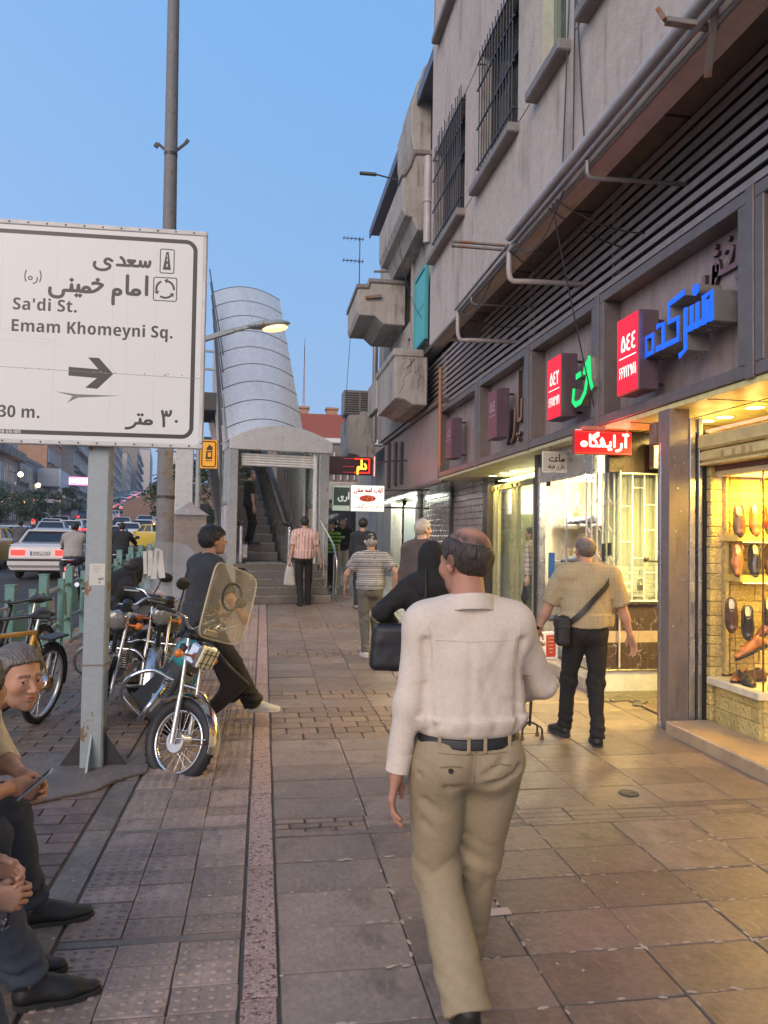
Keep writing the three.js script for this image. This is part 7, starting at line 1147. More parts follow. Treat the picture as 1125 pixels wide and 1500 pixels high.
// ---------------------------------------------------------------- two men sitting at the left edge, and what they hold
{
  const bench = thing('bench', 'low stone bench at the left edge that the two men sit on', 'bench', [-1.62, 0, -2.9]); mesh('seat', [cbox(.5, .1, 2.6, 0, .4, 0, .02)], M.cement[0], bench); mesh('leg', [cbox(.36, .36, .2, 0, .18, -1, .02)], M.cement[1], bench); mesh('leg', [cbox(.36, .36, .2, 0, .18, 1, .02)], M.cement[1], bench);
  const navy = (k) => (x, y, z, nx, ny, nz, X, Y, Z) => { const q = k * (.85 + .3 * noise3(X * 90, Y * 90, Z * 90)); return [.045 * q, .058 * q, .085 * q]; };
  // turn -90: facing +x (to the right); person space: -z is right in the picture, x is towards the camera when turned
  person({ label: 'seated man with grey hair and beige shirt, face seen, hands over a phone', pos: [-1.39, 0, -3.12], turn: -84, h: 1.74, build: 1.03, cell: .0085, headCell: .0032, sit: true, pelvis: [0, .57, 0], lean: 34, hunch: .05, skin: [.46, .25, .165], head: { yaw: -46, pitch: 8 }, hair: { type: 'full', color: [.13, .115, .105] }, stubble: .28, moustache: false, gaze: 1,
    top: { color: plainC([.62, .58, .5], .08), hem: .95, sleeve: 1.1, ease: .022, fold: .011, collar: true, skirt: .165 }, bottom: { color: navy(.8), width: 1.12, fold: .009, drop: .0 },
    arms: [{ hand: [-.06, .66, -.47], hint: [-1, -.6, .2], curl: .7, dir: [.5, -.4, -.8], thumbDir: [.3, 1, -.3] }, { hand: [.08, .66, -.46], hint: [1, -.6, .2], curl: .8, dir: [-.5, -.35, -.8], thumbDir: [-.2, 1, -.3] }],
    legs: [{ foot: [-.2, 0, -.5], toe: [-.1, 0, -1], hint: [-.15, 1, -.6] }, { foot: [.16, 0, -.45], toe: [.1, 0, -1], hint: [.15, 1, -.6] }], shoes: { color: [.015, .014, .014], pointed: .6, sock: [.3, .31, .26] } });
  const ph = thing('phone', 'pale blue grey phone between the hands of the man in the beige shirt', 'phone', [-.855, .655, -3.13], rad(-84)); mesh('case', [at(cbox(.072, .15, .009, 0, 0, 0, .004), 0, 0, 0, rad(-50))], std([.3, .36, .42], .3), ph); mesh('screen', [at(cbox(.064, .138, .002, 0, 0, .0055, .0008), 0, 0, 0, rad(-50))], std([.02, .02, .03], .1), ph);
  person({ label: 'nearest seated man in blue jeans, head turned away, holding a glass', pos: [-1.26, 0, -2.5], turn: -80, h: 1.72, build: 1.05, cell: .0085, headCell: .004, sit: true, pelvis: [0, .59, 0], lean: 26, hunch: .05, skin: [.45, .25, .17], head: { yaw: 62, pitch: 12 }, hair: { type: 'full', color: [.085, .075, .068] },
    top: { color: plainC([.36, .4, .44], .08), hem: .95, sleeve: 1.3, ease: .022, fold: .011, collar: true }, bottom: { color: navy(1.3), width: 1.1, fold: .009, cuff: .064, drop: -.01 },
    arms: [{ hand: [-.04, .58, -.42], hint: [-1, -.5, .2], curl: .8, dir: [.3, -.35, -.9], thumbDir: [.2, 1, 0] }, { hand: [.07, .47, -.46], hint: [1, -.5, .2], curl: 1.0, thumb: .8, dir: [-.2, -.25, -.9], thumbDir: [-.2, 1, -.1] }],
    legs: [{ foot: [-.22, 0, -.54], toe: [-.05, 0, -1], hint: [-.1, 1, -.6] }, { foot: [.2, 0, -.47], toe: [.04, 0, -1], hint: [.15, 1, -.6] }], shoes: { color: [.014, .013, .014], pointed: .85, sock: [.02, .02, .025] } });
  const gl = thing('drinking_glass', 'clear ribbed drinking glass held by the nearest seated man', 'glass', [-.79, .4, -2.53]); mesh('wall', [lathe([[.001, 0], [.03, 0], [.034, .006], [.038, .095], [.036, .095], [.032, .01], [.001, .008]], 26)], phys([1, 1, 1], .04, { transmission: 1, thickness: .004, ior: 1.5 }), gl); mesh('rim', [at(new THREE.TorusGeometry(.037, .0016, 6, 30), 0, .0955, 0, PI / 2)], phys([.9, .9, .9], .1, { transmission: .8, thickness: 0 }), gl);
}
// ---------------------------------------------------------------- motorcycles and bicycles
const RED_LAMP = (k) => glow([1, .04, .03], k, [.5, .02, .02]);
function wheelParts(parent, R, tr, spokes, rimM, mag = false) { // axle along x, centred on the parent's origin
  const w = new THREE.Group(); w.name = 'wheel'; parent.add(w);
  mesh('tyre', [new THREE.TorusGeometry(R - tr, tr, 14, 44).scale(1, 1, 1.02).rotateY(PI / 2), ...Array.from({ length: 40 }, (_, i) => at(cbox(tr * 1.15, .008, .02, 0, R - .002, 0, .002), 0, 0, 0, i / 40 * 2 * PI))], M.rubber, w);
  mesh('rim', [new THREE.TorusGeometry(R - tr * 2.05, .013, 8, 44).scale(1, 1, 1.7).rotateY(PI / 2)], mag ? M.blackPlastic : rimM, w);
  mesh('hub', [rod([-.05, 0, 0], [.05, 0, 0], .06 * R / .3, .06 * R / .3, 20), rod([-.062, 0, 0], [.062, 0, 0], .02, .02, 10), rod([.04, 0, 0], [.052, 0, 0], .075 * R / .3, .075 * R / .3, 24)], mag ? M.blackPlastic : M.alu, w);
  const sp = []; const n = mag ? 6 : spokes; for (let i = 0; i < n; i++) { const a = i / n * 2 * PI, b = a + (mag ? .1 : (i % 2 ? .36 : -.36)), x = i % 2 ? .03 : -.03, rh = .055 * R / .3; sp.push(mag ? bar([0, Math.cos(a) * rh, Math.sin(a) * rh], [0, Math.cos(a) * (R - tr * 2), Math.sin(a) * (R - tr * 2)], .03, .03, .006) : rod([x, Math.cos(a) * rh, Math.sin(a) * rh], [0, Math.cos(b) * (R - tr * 2.05), Math.sin(b) * (R - tr * 2.05)], .0019, .0019, 5)); }
  mesh('spokes', sp, mag ? M.blackPlastic : M.chrome, w).userData.kind = 'stuff'; return w;
}
function arcStrip(R, a0, a1, w, th, n = 18, dome = .02) { // a mudguard round the x axis
  const P = [], I = [], m = 6; for (let i = 0; i <= n; i++) { const a = rad(lerp(a0, a1, i / n)); for (const [k, r0] of [[0, R], [1, R - th]]) for (let j = 0; j <= m; j++) { const q = j / m * 2 - 1, r = r0 - dome * q * q; P.push(q * w / 2, Math.cos(a) * r, -Math.sin(a) * r); } }
  const row = 2 * (m + 1); for (let i = 0; i < n; i++) for (let j = 0; j < m; j++) { const a = i * row + j, b = a + row, c = a + m + 1, d = b + m + 1; I.push(a, a + 1, b, a + 1, b + 1, b, c, d, c + 1, c + 1, d, d + 1); } for (let i = 0; i < n; i++) for (const j of [0, m]) { const a = i * row + j, b = a + row; I.push(a, b, a + m + 1, b, b + m + 1, a + m + 1); }
  const g = new THREE.BufferGeometry(); g.setAttribute('position', new THREE.Float32BufferAttribute(P, 3)); g.setIndex(I); g.computeVertexNormals(); return g;
}
function motorcycle(S) {
  const t = thing('motorcycle', S.label, 'motorcycle', S.pos, rad(S.turn), S.group); t.rotation.order = 'YXZ'; t.rotation.z = rad(S.leanDeg || 0); const R = .3;
  const tankM = phys(S.tank, .25, { clearcoat: .8, clearcoatRoughness: .1 }), dark = M.blackPlastic;
  const rw = new THREE.Group(); rw.name = 'rear_end'; rw.position.set(0, R, .63); t.add(rw); wheelParts(rw, R, .052, 32, M.chrome, S.mag);
  const front = new THREE.Group(); front.name = 'front_end'; front.position.set(0, .82, -.36); t.add(front); const steer = new THREE.Matrix4().makeRotationX(rad(-0)).multiply(new THREE.Matrix4().makeRotationY(rad(S.steer || 0))); front.applyMatrix4(new THREE.Matrix4()); front.quaternion.setFromRotationMatrix(steer);
  const Fz = -.27, Fy = R - .82; // axle seen from the steering head
  const fw = wheelParts(front, R, .045, 36, M.chrome, S.mag); fw.position.set(0, Fy, Fz);
  for (const k of [-1, 1]) { mesh('fork_leg', [rod([k * .085, Fy - .01, Fz - .01], [k * .085, Fy + .3, Fz + .115], .021, .019, 12), rod([k * .085, Fy + .3, Fz + .115], [k * .085, .16, .02], .0145, .0145, 12)], M.alu, front); mesh('indicator', [rod([k * .08, .03, -.05], [k * .16, .03, -.06], .009, .009, 8), at(lathe([[.001, .03], [.026, .02], [.034, 0], [.02, -.025], [.001, -.03]], 14), k * .19, .03, -.065, PI / 2)], std([.6, .16, .02], .25), front); }
  mesh('mudguard', [arcStrip(R + .035, -62, 78, .12, .004, 20, .022).translate(0, Fy, Fz), tube([[-.08, Fy + .1, Fz - .24], [0, Fy + .13, Fz - .25], [.08, Fy + .1, Fz - .24]], .006, 8, 6), bar([-.075, Fy + .02, Fz], [-.07, Fy + .14, Fz - .25], .008, .008), bar([.075, Fy + .02, Fz], [.07, Fy + .14, Fz - .25], .008, .008)], S.dull ? M.steel : M.chrome, front);
  mesh('fork_clamp', [cbox(.23, .05, .07, 0, .06, 0, .012), cbox(.22, .04, .06, 0, .15, .02, .012)], dark, front);
  if (S.square) { mesh('headlight', [cbox(.2, .17, .12, 0, .06, -.1, .025)], M.chrome, front); mesh('headlight_lens', [cbox(.172, .142, .02, 0, .06, -.165, .008)], phys([.75, .7, .5], .08, { clearcoat: 1 }), front); mesh('lens_grid', [...[-.05, 0, .05].map((x) => cbox(.006, .14, .006, x, .06, -.177, .001)), ...[-.035, .035].map((y) => cbox(.17, .006, .006, 0, .06 + y, -.178, .001))], M.blackPlastic, front); }
  else { mesh('headlight', [at(lathe([[.001, .12], [.05, .1], [.085, .04], [.09, 0], [.08, -.01]], 24), 0, .07, -.1, PI / 2)], M.chrome, front); mesh('headlight_lens', [ball(0, .07, -.105, .08, 1, 1, .35, 20)], phys([.16, .155, .14], .06, { clearcoat: 1 }), front); }
  mesh('handlebar', [tube([[-.36, .26, .14], [-.2, .27, .05], [-.1, .2, .02], [.1, .2, .02], [.2, .27, .05], [.36, .26, .14]], .012, 30, 8)], M.chrome, front); for (const k of [-1, 1]) { mesh('grip', [rod([k * .25, .267, .08], [k * .37, .26, .145], .018, .018, 10)], M.rubber, front); mesh('lever', [bar([k * .22, .26, .03], [k * .36, .25, .09], .01, .014)], M.alu, front); mesh('mirror', [rod([k * .24, .27, .07], [k * .3, .46, .06], .006, .006, 8), at(ball(0, 0, 0, .06, 1.1, .75, .3, 14), k * .33, .48, .06)], dark, front); }
  mesh('instruments', [rod([-.06, .22, -.03], [-.06, .19, -.08], .045, .04, 16), rod([.06, .22, -.03], [.06, .19, -.08], .045, .04, 16)], dark, front);
  if (S.plate) mesh('name_plate', [cbox(.15, .06, .008, 0, -.06, -.07, .002)], std([1, 1, 1], .5, 0, { map: canvasTex(128, 52, (x, w, h) => { x.fillStyle = '#57524a'; x.fillRect(0, 0, w, h); x.strokeStyle = '#b9b2a2'; x.lineWidth = 4; x.strokeRect(3, 3, w - 6, h - 6); x.fillStyle = '#c8c0b0'; for (let i = 0; i < 6; i++) x.fillRect(14 + i * 17, 16, 9, 20); }) }), front);
  // body
  const tank = netMesh((x, y, z) => { let d = ell(x, y, z, 0, .8, -.1, .135, .125, .29); d = smax(d, -(y - .7), .03); return smax(d, -cone(Math.abs(x), y, z, [.16, .74, .06], [.15, .76, .16], .05, .05), .03); }, [-.18, .66, -.42], [.18, .96, .22], .014); soft('tank', paint(tank, () => [1, 1, 1]), tankM, t); mesh('tank_cap', [at(new THREE.CylinderGeometry(.03, .032, .02, 16), 0, .925, -.08)], M.chrome, t);
  soft('seat', paint(netMesh((x, y, z) => rboxD(x, y, z, [0, .82 + Math.max(0, z - .5) * .12, .45], [.13 - Math.max(0, .3 - z) * .12, .05, .37], .045), [-.2, .7, .0], [.2, .95, .9], .016), () => [.02, .018, .018]), MC.leather, t);
  mesh('frame', [tube([[0, .78, -.36], [0, .5, -.3], [0, .27, -.1], [0, .25, .25], [0, .4, .38]], .02, 24, 8), tube([[0, .76, -.36], [0, .7, 0], [0, .74, .5], [0, .74, .88]], .018, 20, 8), bar([-.1, .3, .63], [-.1, .42, .2], .03, .04), bar([.1, .3, .63], [.1, .42, .2], .03, .04)], dark, t);
  mesh('engine', [cbox(.26, .22, .34, 0, .36, .02, .05), rod([-.15, .36, .06], [.15, .36, .06], .1, .1, 20), rod([0, .42, -.1], [0, .62, -.17], .065, .06, 16), ...Array.from({ length: 8 }, (_, i) => at(cbox(.19, .008, .17, 0, 0, 0, .002), 0, .46 + i * .022, -.115 - i * .0075, rad(-18)))], M.alu, t);
  mesh('exhaust', [tube([[.06, .55, -.2], [.1, .38, -.33], [.12, .22, -.2], [.14, .22, .2]], .021, 26, 9), rod([.15, .24, .2], [.17, .34, .85], .042, .05, 14)], M.chrome, t);
  for (const k of [-1, 1]) { mesh('shock', [rod([k * .12, .34, .6], [k * .12, .7, .48], .012), ...Array.from({ length: 9 }, (_, i) => at(new THREE.TorusGeometry(.026, .006, 6, 14).rotateX(PI / 2), k * .12, .42 + i * .028, .573 - i * .0095))], M.chrome, t); mesh('side_cover', [at(cbox(.02, .16, .24, 0, 0, 0, .008), k * .115, .62, .28, rad(-10))], tankM, t); mesh('footrest', [rod([k * .1, .3, .12], [k * .28, .3, .12], .014)], M.rubber, t); }
  mesh('rear_mudguard', [arcStrip(R + .06, -95, 40, .14, .004, 18, .02).translate(0, R, .63)], S.dull ? dark : M.chrome, t);
  const tl = mesh('tail_light', [cbox(.12, .07, .06, 0, .68, .98, .015)], S.brake ? RED_LAMP(S.brake) : std([.35, .02, .02], .25), t); void tl; mesh('number_plate', [cbox(.18, .13, .006, 0, .54, 1.0, .002)], M.whitePaint, t);
  mesh('carrier', [tube([[-.13, .84, .75], [-.13, .87, 1.0], [.13, .87, 1.0], [.13, .84, .75]], .009, 20, 7, false, .2)], M.chrome, t);
  mesh('crash_bar', [tube([[-.03, .62, -.33], [-.2, .62, -.33], [-.32, .5, -.32], [-.31, .36, -.26], [-.18, .27, -.15], [-.03, .26, -.1]], .015, 40, 9), tube([[.03, .62, -.33], [.2, .62, -.33], [.32, .5, -.32], [.31, .36, -.26], [.18, .27, -.15], [.03, .26, -.1]], .015, 40, 9)], M.chrome, t);
  mesh('side_stand', [rod([-.1, .28, .1], [-.24, .03, .16], .012)], dark, t);
  return { t, front };
}
const bikeA = motorcycle({ label: 'parked motorcycle with chrome spoked front wheel, square headlight and yellowed windscreen', pos: [-.86, 0, -5.98], turn: 180, leanDeg: 25, steer: 50, tank: [.015, .26, .27], square: true, plate: true });
{ // yellowed windscreen with a black ring, leg apron
  const f = bikeA.front, ws = phys([.94, .91, .8], .14, { transmission: .9, thickness: 0, roughnessMap: T.rough });
  const pl = (w, h, n, fn) => { const g = new THREE.PlaneGeometry(w, h, n, n), p = g.attributes.position; for (let i = 0; i < p.count; i++) fn(p, i); g.computeVertexNormals(); return g; };
  const W = .5, H = .53; const sc = extrude(roundRect(W, H, .09), .004, 0); const sp = sc.attributes.position; for (let i = 0; i < sp.count; i++) sp.setZ(i, sp.getZ(i) + sp.getX(i) ** 2 * .9); sc.computeVertexNormals();
  const place = (g) => at(g.translate(0, H / 2, 0).rotateY(PI), 0, .2, -.14, rad(16));
  mesh('windscreen', [place(sc)], ws, f);
  mesh('windscreen_rim', [place(new THREE.TubeGeometry(new THREE.CatmullRomCurve3(roundRect(W, H, .09, 4).map(([x, y]) => V(x, y, x * x * .9 + .002)), true), 80, .006, 6, true))], phys([.75, .72, .6], .3, { transmission: .6, thickness: 0 }), f);
  mesh('windscreen_ring', [place(at(new THREE.TorusGeometry(.105, .011, 8, 40).scale(1, .92, 1), .03, .06, .034))], M.blackPlastic, f);
  seed(88); const sm = []; for (let i = 0; i < 12; i++) { const x = rr(-.2, .2), y = rr(-.28, .26), pts = []; for (let k = 0; k < 5; k++) pts.push([x + rr(-.04, .04) + k * .015, y + rr(-.03, .03), (x + k * .015) ** 2 * .9 - .003]); sm.push(place(tube(pts, rr(.001, .0022), 10, 4))); }
  mesh('scuff', sm, std([.5, .45, .3], .7), f).userData.kind = 'stuff';
  mesh('screen_bracket', [cbox(.12, .04, .02, .06, .24, -.13, .005), bar([-.1, .2, .0], [-.12, .34, -.16], .012, .012), bar([.1, .2, .0], [.12, .34, -.16], .012, .012)], M.steel, f);
  const ap = netMesh((x, y, z) => { const ax = Math.abs(x); let d = rboxD(x, y, z - (ax * .55) + (y < 0 ? .12 * y : 0), [0, -.1, .0], [.27 + .0 * y, .36, .022], .02); d = smax(d, -(Math.hypot(x, (y + .02) * .9) - .15), .02); return d + .014 * (noise3(x * 9, y * 7, 3) - .5); }, [-.34, -.52, -.12], [.34, .32, .3], .014);
  soft('leg_apron', paint(ap.rotateZ(.4).translate(-.16, .64, -.22), () => [.014, .014, .015]), clothMat(.5), bikeA.t);
}
motorcycle({ label: 'parked motorcycle with round chrome headlight and black wheels behind the sign post', pos: [-1.34, 0, -7.35], turn: 172, leanDeg: 9, steer: 10, tank: [.02, .02, .022], mag: true, dull: true });
const bikeC = motorcycle({ label: 'black parked motorcycle behind, its torn clear windscreen standing before the young man', pos: [-.95, 0, -7.6], turn: 168, leanDeg: 7, steer: 18, tank: [.02, .02, .024], dull: true });
{ const f = bikeC.front; const s = extrude(roundRect(.42, .5, .1), .003, 0); mesh('windscreen', [at(s.translate(0, .25, 0).rotateY(PI), 0, .26, -.12, rad(16))], phys([.9, .93, .95], .1, { transmission: .92, thickness: 0 }), f); seed(90); mesh('torn_tape', [0, 1, 2, 3].map((i) => at(cbox(.03 + i * .008, .2 + rr(0, .1), .002, 0, 0, 0, .0005), .2 - i * .045, .55, -.25, rad(14), 0, rr(-.25, .1))), tone([.6, .58, .52], .7, {}), f); }
// the young man on the first motorcycle and the woman beside him
{
  person({ label: 'young man with curly black hair in a charcoal top sitting sideways on the first motorcycle', pos: [-.5, 0, -6.6], turn: -62, h: 1.74, build: 1.0, cell: .011, headCell: .0052, sit: true, pelvis: [0, .92, 0], lean: 2, hunch: .03, skin: [.44, .26, .19], head: { yaw: -6, pitch: 6 }, hair: { type: 'curly', color: [.014, .012, .012] }, stubble: .3,
    top: { color: plainC([.045, .045, .05], .35), hem: .9, sleeve: .95, ease: .024, fold: .009, skirt: .172 }, bottom: { color: plainC([.012, .012, .013], .4), width: 1.2, cuff: .075, fold: .009 },
    arms: [{ hand: [-.26, .98, -.2], hint: [-1, -.2, .5], curl: .6 }, { hand: [.22, .95, -.26], hint: [1, -.2, .5], curl: .6 }], legs: [{ foot: [-.26, .02, -.5], toe: [-.05, 0, -1] }, { foot: [.06, .0, -.52], toe: [.5, 0, -1] }], shoes: { color: [.62, .58, .54], sole: [.6, .58, .55], sneaker: true } });
  const blk = (x, y, z, nx, ny, nz, X, Y, Z) => { const q = .8 + .5 * noise3(X * 40, Y * 40, Z * 40); return [.0105 * q, .01 * q, .0115 * q]; };
  const P = person({ label: 'woman in a black chador bending over a phone, seated on a motorcycle by the railing', pos: [-1.62, 0, -8.3], turn: -72, h: 1.6, build: .95, cell: .013, headCell: .007, sit: true, pelvis: [0, .72, 0], lean: 24, hunch: .06, skin: [.5, .3, .22], head: { pitch: -22 }, top: { name: 'chador', color: blk, coat: true, hem: .2, ease: .04, fold: .014, sleeve: 1.9, skirt: .24 }, bottom: { color: blk, width: 1.3 }, shoes: { color: [.02, .02, .02] }, arms: [{ hand: [-.06, .98, -.42], hint: [-1, -.3, .4], curl: .5, dir: [.1, .3, -1], thumbDir: [1, .3, 0] }, { hand: [.1, .98, -.44], hint: [1, -.3, .4], curl: .5, dir: [-.1, .3, -1], thumbDir: [-1, .3, 0] }], legs: [{ foot: [-.15, .05, -.4] }, { foot: [.15, .05, -.4] }] });
  const sc = netMesh((x, y, z) => { let d = ell(x, y, z, 0, .025, .025, .102, .118, .124); d = smin(d, cone(x, y, z, [0, -.04, .05], [0, -.3, .12], .11, .2), .08); d = smax(d, -ell(x, y, z, 0, -.015, -.125, .056, .085, .075), .012); return d + .008 * (noise3(x * 18, y * 8, z * 18) - .5); }, [-.3, -.5, -.18], [.3, .17, .36], .013).applyMatrix4(P.hm); soft('hood', paint(sc, () => [.009, .0085, .009]), MC.cloth, P.t);
  const ph = thing('phone', 'dark phone held up by the woman in the black chador', 'phone', [-1.16, 1.04, -8.42], rad(-70)); mesh('case', [at(cbox(.075, .155, .01, 0, 0, 0, .004), 0, 0, 0, rad(35))], std([.45, .16, .1], .4), ph); mesh('screen', [at(cbox(.066, .14, .002, 0, 0, .006, .0006), 0, 0, 0, rad(35))], std([.03, .03, .04], .15), ph);
}
function bicycle(S) {
  const t = thing('bicycle', S.label, 'bicycle', S.pos, rad(S.turn)); t.rotation.order = 'YXZ'; t.rotation.z = rad(S.leanDeg); const R = .335, m = phys(S.color, .3, { clearcoat: .6 });
  const rearW = new THREE.Group(); rearW.name = 'rear_end'; rearW.position.set(0, R, .52); t.add(rearW); wheelParts(rearW, R, .026, 28, M.alu); const front = new THREE.Group(); front.name = 'front_end'; front.position.set(0, 0, -.52); front.rotation.y = rad(S.steer || 0); t.add(front); const fw = wheelParts(front, R, .026, 28, M.alu); fw.position.set(0, R, 0);
  mesh('fork', [bar([-.055, R, 0], [-.05, .7, .08], .025, .03), bar([.055, R, 0], [.05, .7, .08], .025, .03), rod([0, .68, .08], [0, .98, .16], .02)], M.blackPlastic, front);
  mesh('handlebar', [tube([[-.32, 1.06, .22], [-.2, 1.05, .14], [0, 1.0, .12], [.2, 1.05, .14], [.32, 1.06, .22]], .013, 26, 8)], M.blackPlastic, front); for (const k of [-1, 1]) mesh('grip', [rod([k * .24, 1.055, .17], [k * .34, 1.065, .235], .018, .018, 10)], M.rubber, front);
  mesh('stem', [rod([0, .95, .15], [0, 1.02, .12], .016)], M.blackPlastic, front);
  const A = [0, .86, -.4], B = [0, .72, -.42], C = [0, .29, .06], D = [0, .82, .22];
  mesh('frame', [rod(A, D, .019, .019, 10), rod(B, C, .026, .026, 12), rod(C, D, .019, .019, 10), ...[-1, 1].flatMap((k) => [rod([k * .02, .29, .06], [k * .06, R, .52], .011), rod([k * .015, .78, .2], [k * .06, R, .52], .009)])], m, t);
  mesh('seat_post', [rod(D, [0, .95, .25], .014)], M.alu, t); soft('saddle', paint(netMesh((x, y, z) => smin(ell(x, y, z, 0, .97, .33, .085, .035, .1), cone(x, y, z, [0, .975, .3], [0, .965, .14], .04, .022), .04), [-.12, .9, .05], [.12, 1.05, .48], .012), () => [.02, .02, .02]), MC.leather, t);
  mesh('crank', [at(lathe([[.02, -.004], [.095, -.004], [.095, .004], [.02, .004]], 28).rotateZ(PI / 2), .06, .29, .06), bar([.08, .29, .06], [.08, .14, -.01], .015, .025), bar([-.08, .29, .06], [-.08, .44, .13], .015, .025), cbox(.1, .02, .07, .13, .14, -.01), cbox(.1, .02, .07, -.13, .44, .13), bar([.06, .38, .06], [.06, R + .04, .52], .006, .01), bar([.06, .2, .06], [.06, R - .04, .52], .006, .01)], M.darkIron, t);
  mesh('mudguard', [arcStrip(R + .03, -100, 20, .06, .003).translate(0, R, .52)], M.blackPlastic, t); mesh('carrier', [cbox(.12, .02, .34, 0, .74, .55), bar([-.05, .74, .6], [-.06, R, .52], .01, .01), bar([.05, .74, .6], [.06, R, .52], .01, .01)], M.blackPlastic, t); return t;
}
bicycle({ label: 'yellow framed bicycle with black handlebar leaning near the green railing', pos: [-1.98, 0, -6.35], turn: 168, leanDeg: 8, steer: -8, color: [.62, .3, .01] });
bicycle({ label: 'dark bicycle standing between the yellow bicycle and the green railing', pos: [-2.3, 0, -7.6], turn: 174, leanDeg: 5, steer: -10, color: [.03, .03, .03] });
// ---------------------------------------------------------------- green railing along the kerb
{
  const gM = std([1, 1, 1], .5, .1, { map: dataTex(256, (u, v) => { const f = fbm(u, v, 7, 5, 501), g = fbm(u, v, 30, 3, 503); return mix3(mix3([.1, .23, .21], [.14, .29, .26], f), [.17, .14, .11], sstep(.6, .7, g * .6 + f * .45)); }, .8), bumpMap: T.bumpFine, bumpScale: .0008 });
  const t = thing('railing', 'green painted steel railing with square posts between pavement and road', 'railing');
  for (let i = 0, z = -6.2; z > -27; z -= .62, i++) { const y = G(z), h = i % 2 ? .92 : 1.04, x = -2.68 + (i % 2 ? .05 : 0); mesh('post', [cbox(i % 2 ? .075 : .1, h, i % 2 ? .06 : .1, x, y + h / 2, z, .005), cbox(i % 2 ? .085 : .112, .015, i % 2 ? .07 : .112, x, y + h, z, .003)], gM, t); mesh('panel', [bar([-2.68, y + .32, z - .02], [-2.68, G(z - .62) + .32, z - .6], .03, .04), bar([-2.68, y + .8, z - .02], [-2.68, G(z - .62) + .8, z - .6], .03, .04), extrude([[-.19, .4], [.19, .4], [.13, .72], [-.13, .72]], .02, .002).rotateY(PI / 2).translate(-2.69, y, z - .31)], i % 3 ? gM : M.paintGrey, t); }
}
// ---------------------------------------------------------------- cars
function carProto(S) {
  const t = thing(S.name || 'car', S.label, S.cat || 'car', S.pos || [0, 0, 0], rad(S.turn || 0), S.group); const pm = phys(S.color, .32, { clearcoat: .7, clearcoatRoughness: .15 }), L = 4.3, W = 1.66, gl = phys([.02, .025, .035], .08, { specularIntensity: 1 });
  // side outline in (z backwards positive, y): boot at +, bonnet at -
  const low = [[2.12, .34], [2.15, .62], [2.1, .86], [1.98, .93], [1.3, .97], [-.75, .96], [-1.85, .82], [-2.1, .7], [-2.15, .36], [-1.75, .28], [1.75, .28]];
  const body = extrude(low.map(([z, y]) => [-z, y]), W - .16, .08).rotateY(PI / 2).translate(-(W - .16) / 2, 0, 0); mesh('body', [body], pm, t);
  // cabin: tapered frustum
  const cab = (y0, y1, a0, a1, b0, b1, w0, w1) => { const P = [[-w0, y0, a0], [w0, y0, a0], [w0, y0, b0], [-w0, y0, b0], [-w1, y1, a1], [w1, y1, a1], [w1, y1, b1], [-w1, y1, b1]], I = [4, 7, 6, 4, 6, 5, 0, 4, 5, 0, 5, 1, 2, 6, 7, 2, 7, 3, 1, 5, 6, 1, 6, 2, 3, 7, 4, 3, 4, 0]; const g = new THREE.BufferGeometry(); g.setAttribute('position', new THREE.Float32BufferAttribute(P.flat(), 3)); g.setIndex(I); const q = g.toNonIndexed(); q.computeVertexNormals(); return q; };
  mesh('cabin_glass', [cab(.95, 1.36, -.85, -.25, 1.42, .93, .76, .6)], gl, t);
  mesh('roof', [cbox(1.24, .07, 1.28, 0, 1.385, .35, .03), ...[-1, 1].flatMap((k) => [bar([k * .77, .96, 1.42], [k * .61, 1.37, .95], .07, .06, .01), bar([k * .77, .96, -.85], [k * .61, 1.37, -.26], .06, .05, .01), bar([k * .775, .96, .28], [k * .61, 1.37, .3], .05, .07, .01)])], pm, t);
  mesh('bumper', [cbox(W + .02, .2, .18, 0, .46, 2.2, .05)], S.bumper ? pm : M.blackPlastic, t); mesh('bumper', [cbox(W + .02, .2, .18, 0, .44, -2.2, .05)], S.bumper ? pm : M.blackPlastic, t); mesh('trim', [cbox(W + .03, .05, .05, 0, .56, 2.28, .01)], M.blackPlastic, t);
  for (const k of [-1, 1]) { mesh('tail_light', [cbox(.36, .15, .06, k * .58, .76, 2.225, .015)], RED_LAMP(S.tail ?? 1.2), t); mesh('headlight', [cbox(.36, .14, .06, k * .58, .64, -2.225, .02)], glow([1, .96, .85], S.head ?? .6), t); mesh('mirror', [cbox(.16, .1, .06, k * .92, 1.0, -.6, .02)], pm, t); for (const z of [-1.32, 1.3]) { const w = mesh('wheel', [at(new THREE.TorusGeometry(.225, .09, 10, 24).rotateY(PI / 2), k * .74, .3, z), rod([k * .7, .3, z], [k * .8, .3, z], .3 * .7, .3 * .7, 18)], M.rubber, t); mesh('hubcap', [rod([k * .79, .3, z], [k * .825, .3, z], .17, .14, 18)], M.alu, w); } }
  mesh('number_plate', [cbox(.5, .12, .012, 0, .74, 2.235, .003)], std([1, 1, 1], .5, 0, { map: T.plate ??= canvasTex(256, 64, (x, w, h) => { x.fillStyle = '#c8c6bf'; x.fillRect(0, 0, w, h); x.fillStyle = '#1e3f8c'; x.fillRect(0, 0, 22, h); x.fillStyle = '#222'; fa(x, '۲۵ ب ۳۶۷', w - 14, h * .78, h * .55, .16, w - 56); }) }), t); { const np = t.children[t.children.length - 1]; const p = np.geometry.attributes.position, uv = np.geometry.attributes.uv; for (let i = 0; i < p.count; i++) uv.setXY(i, p.getX(i) / .5 + .5, (p.getY(i) - .68) / .12); }
  if (S.taxi) mesh('roof_sign', [cbox(.4, .12, .14, 0, 1.47, .3, .02)], std([.7, .5, .05], .5), t);
  return t;
}
const onRoad = (z, lane) => [roadX(z) + lane, roadY(z), z];
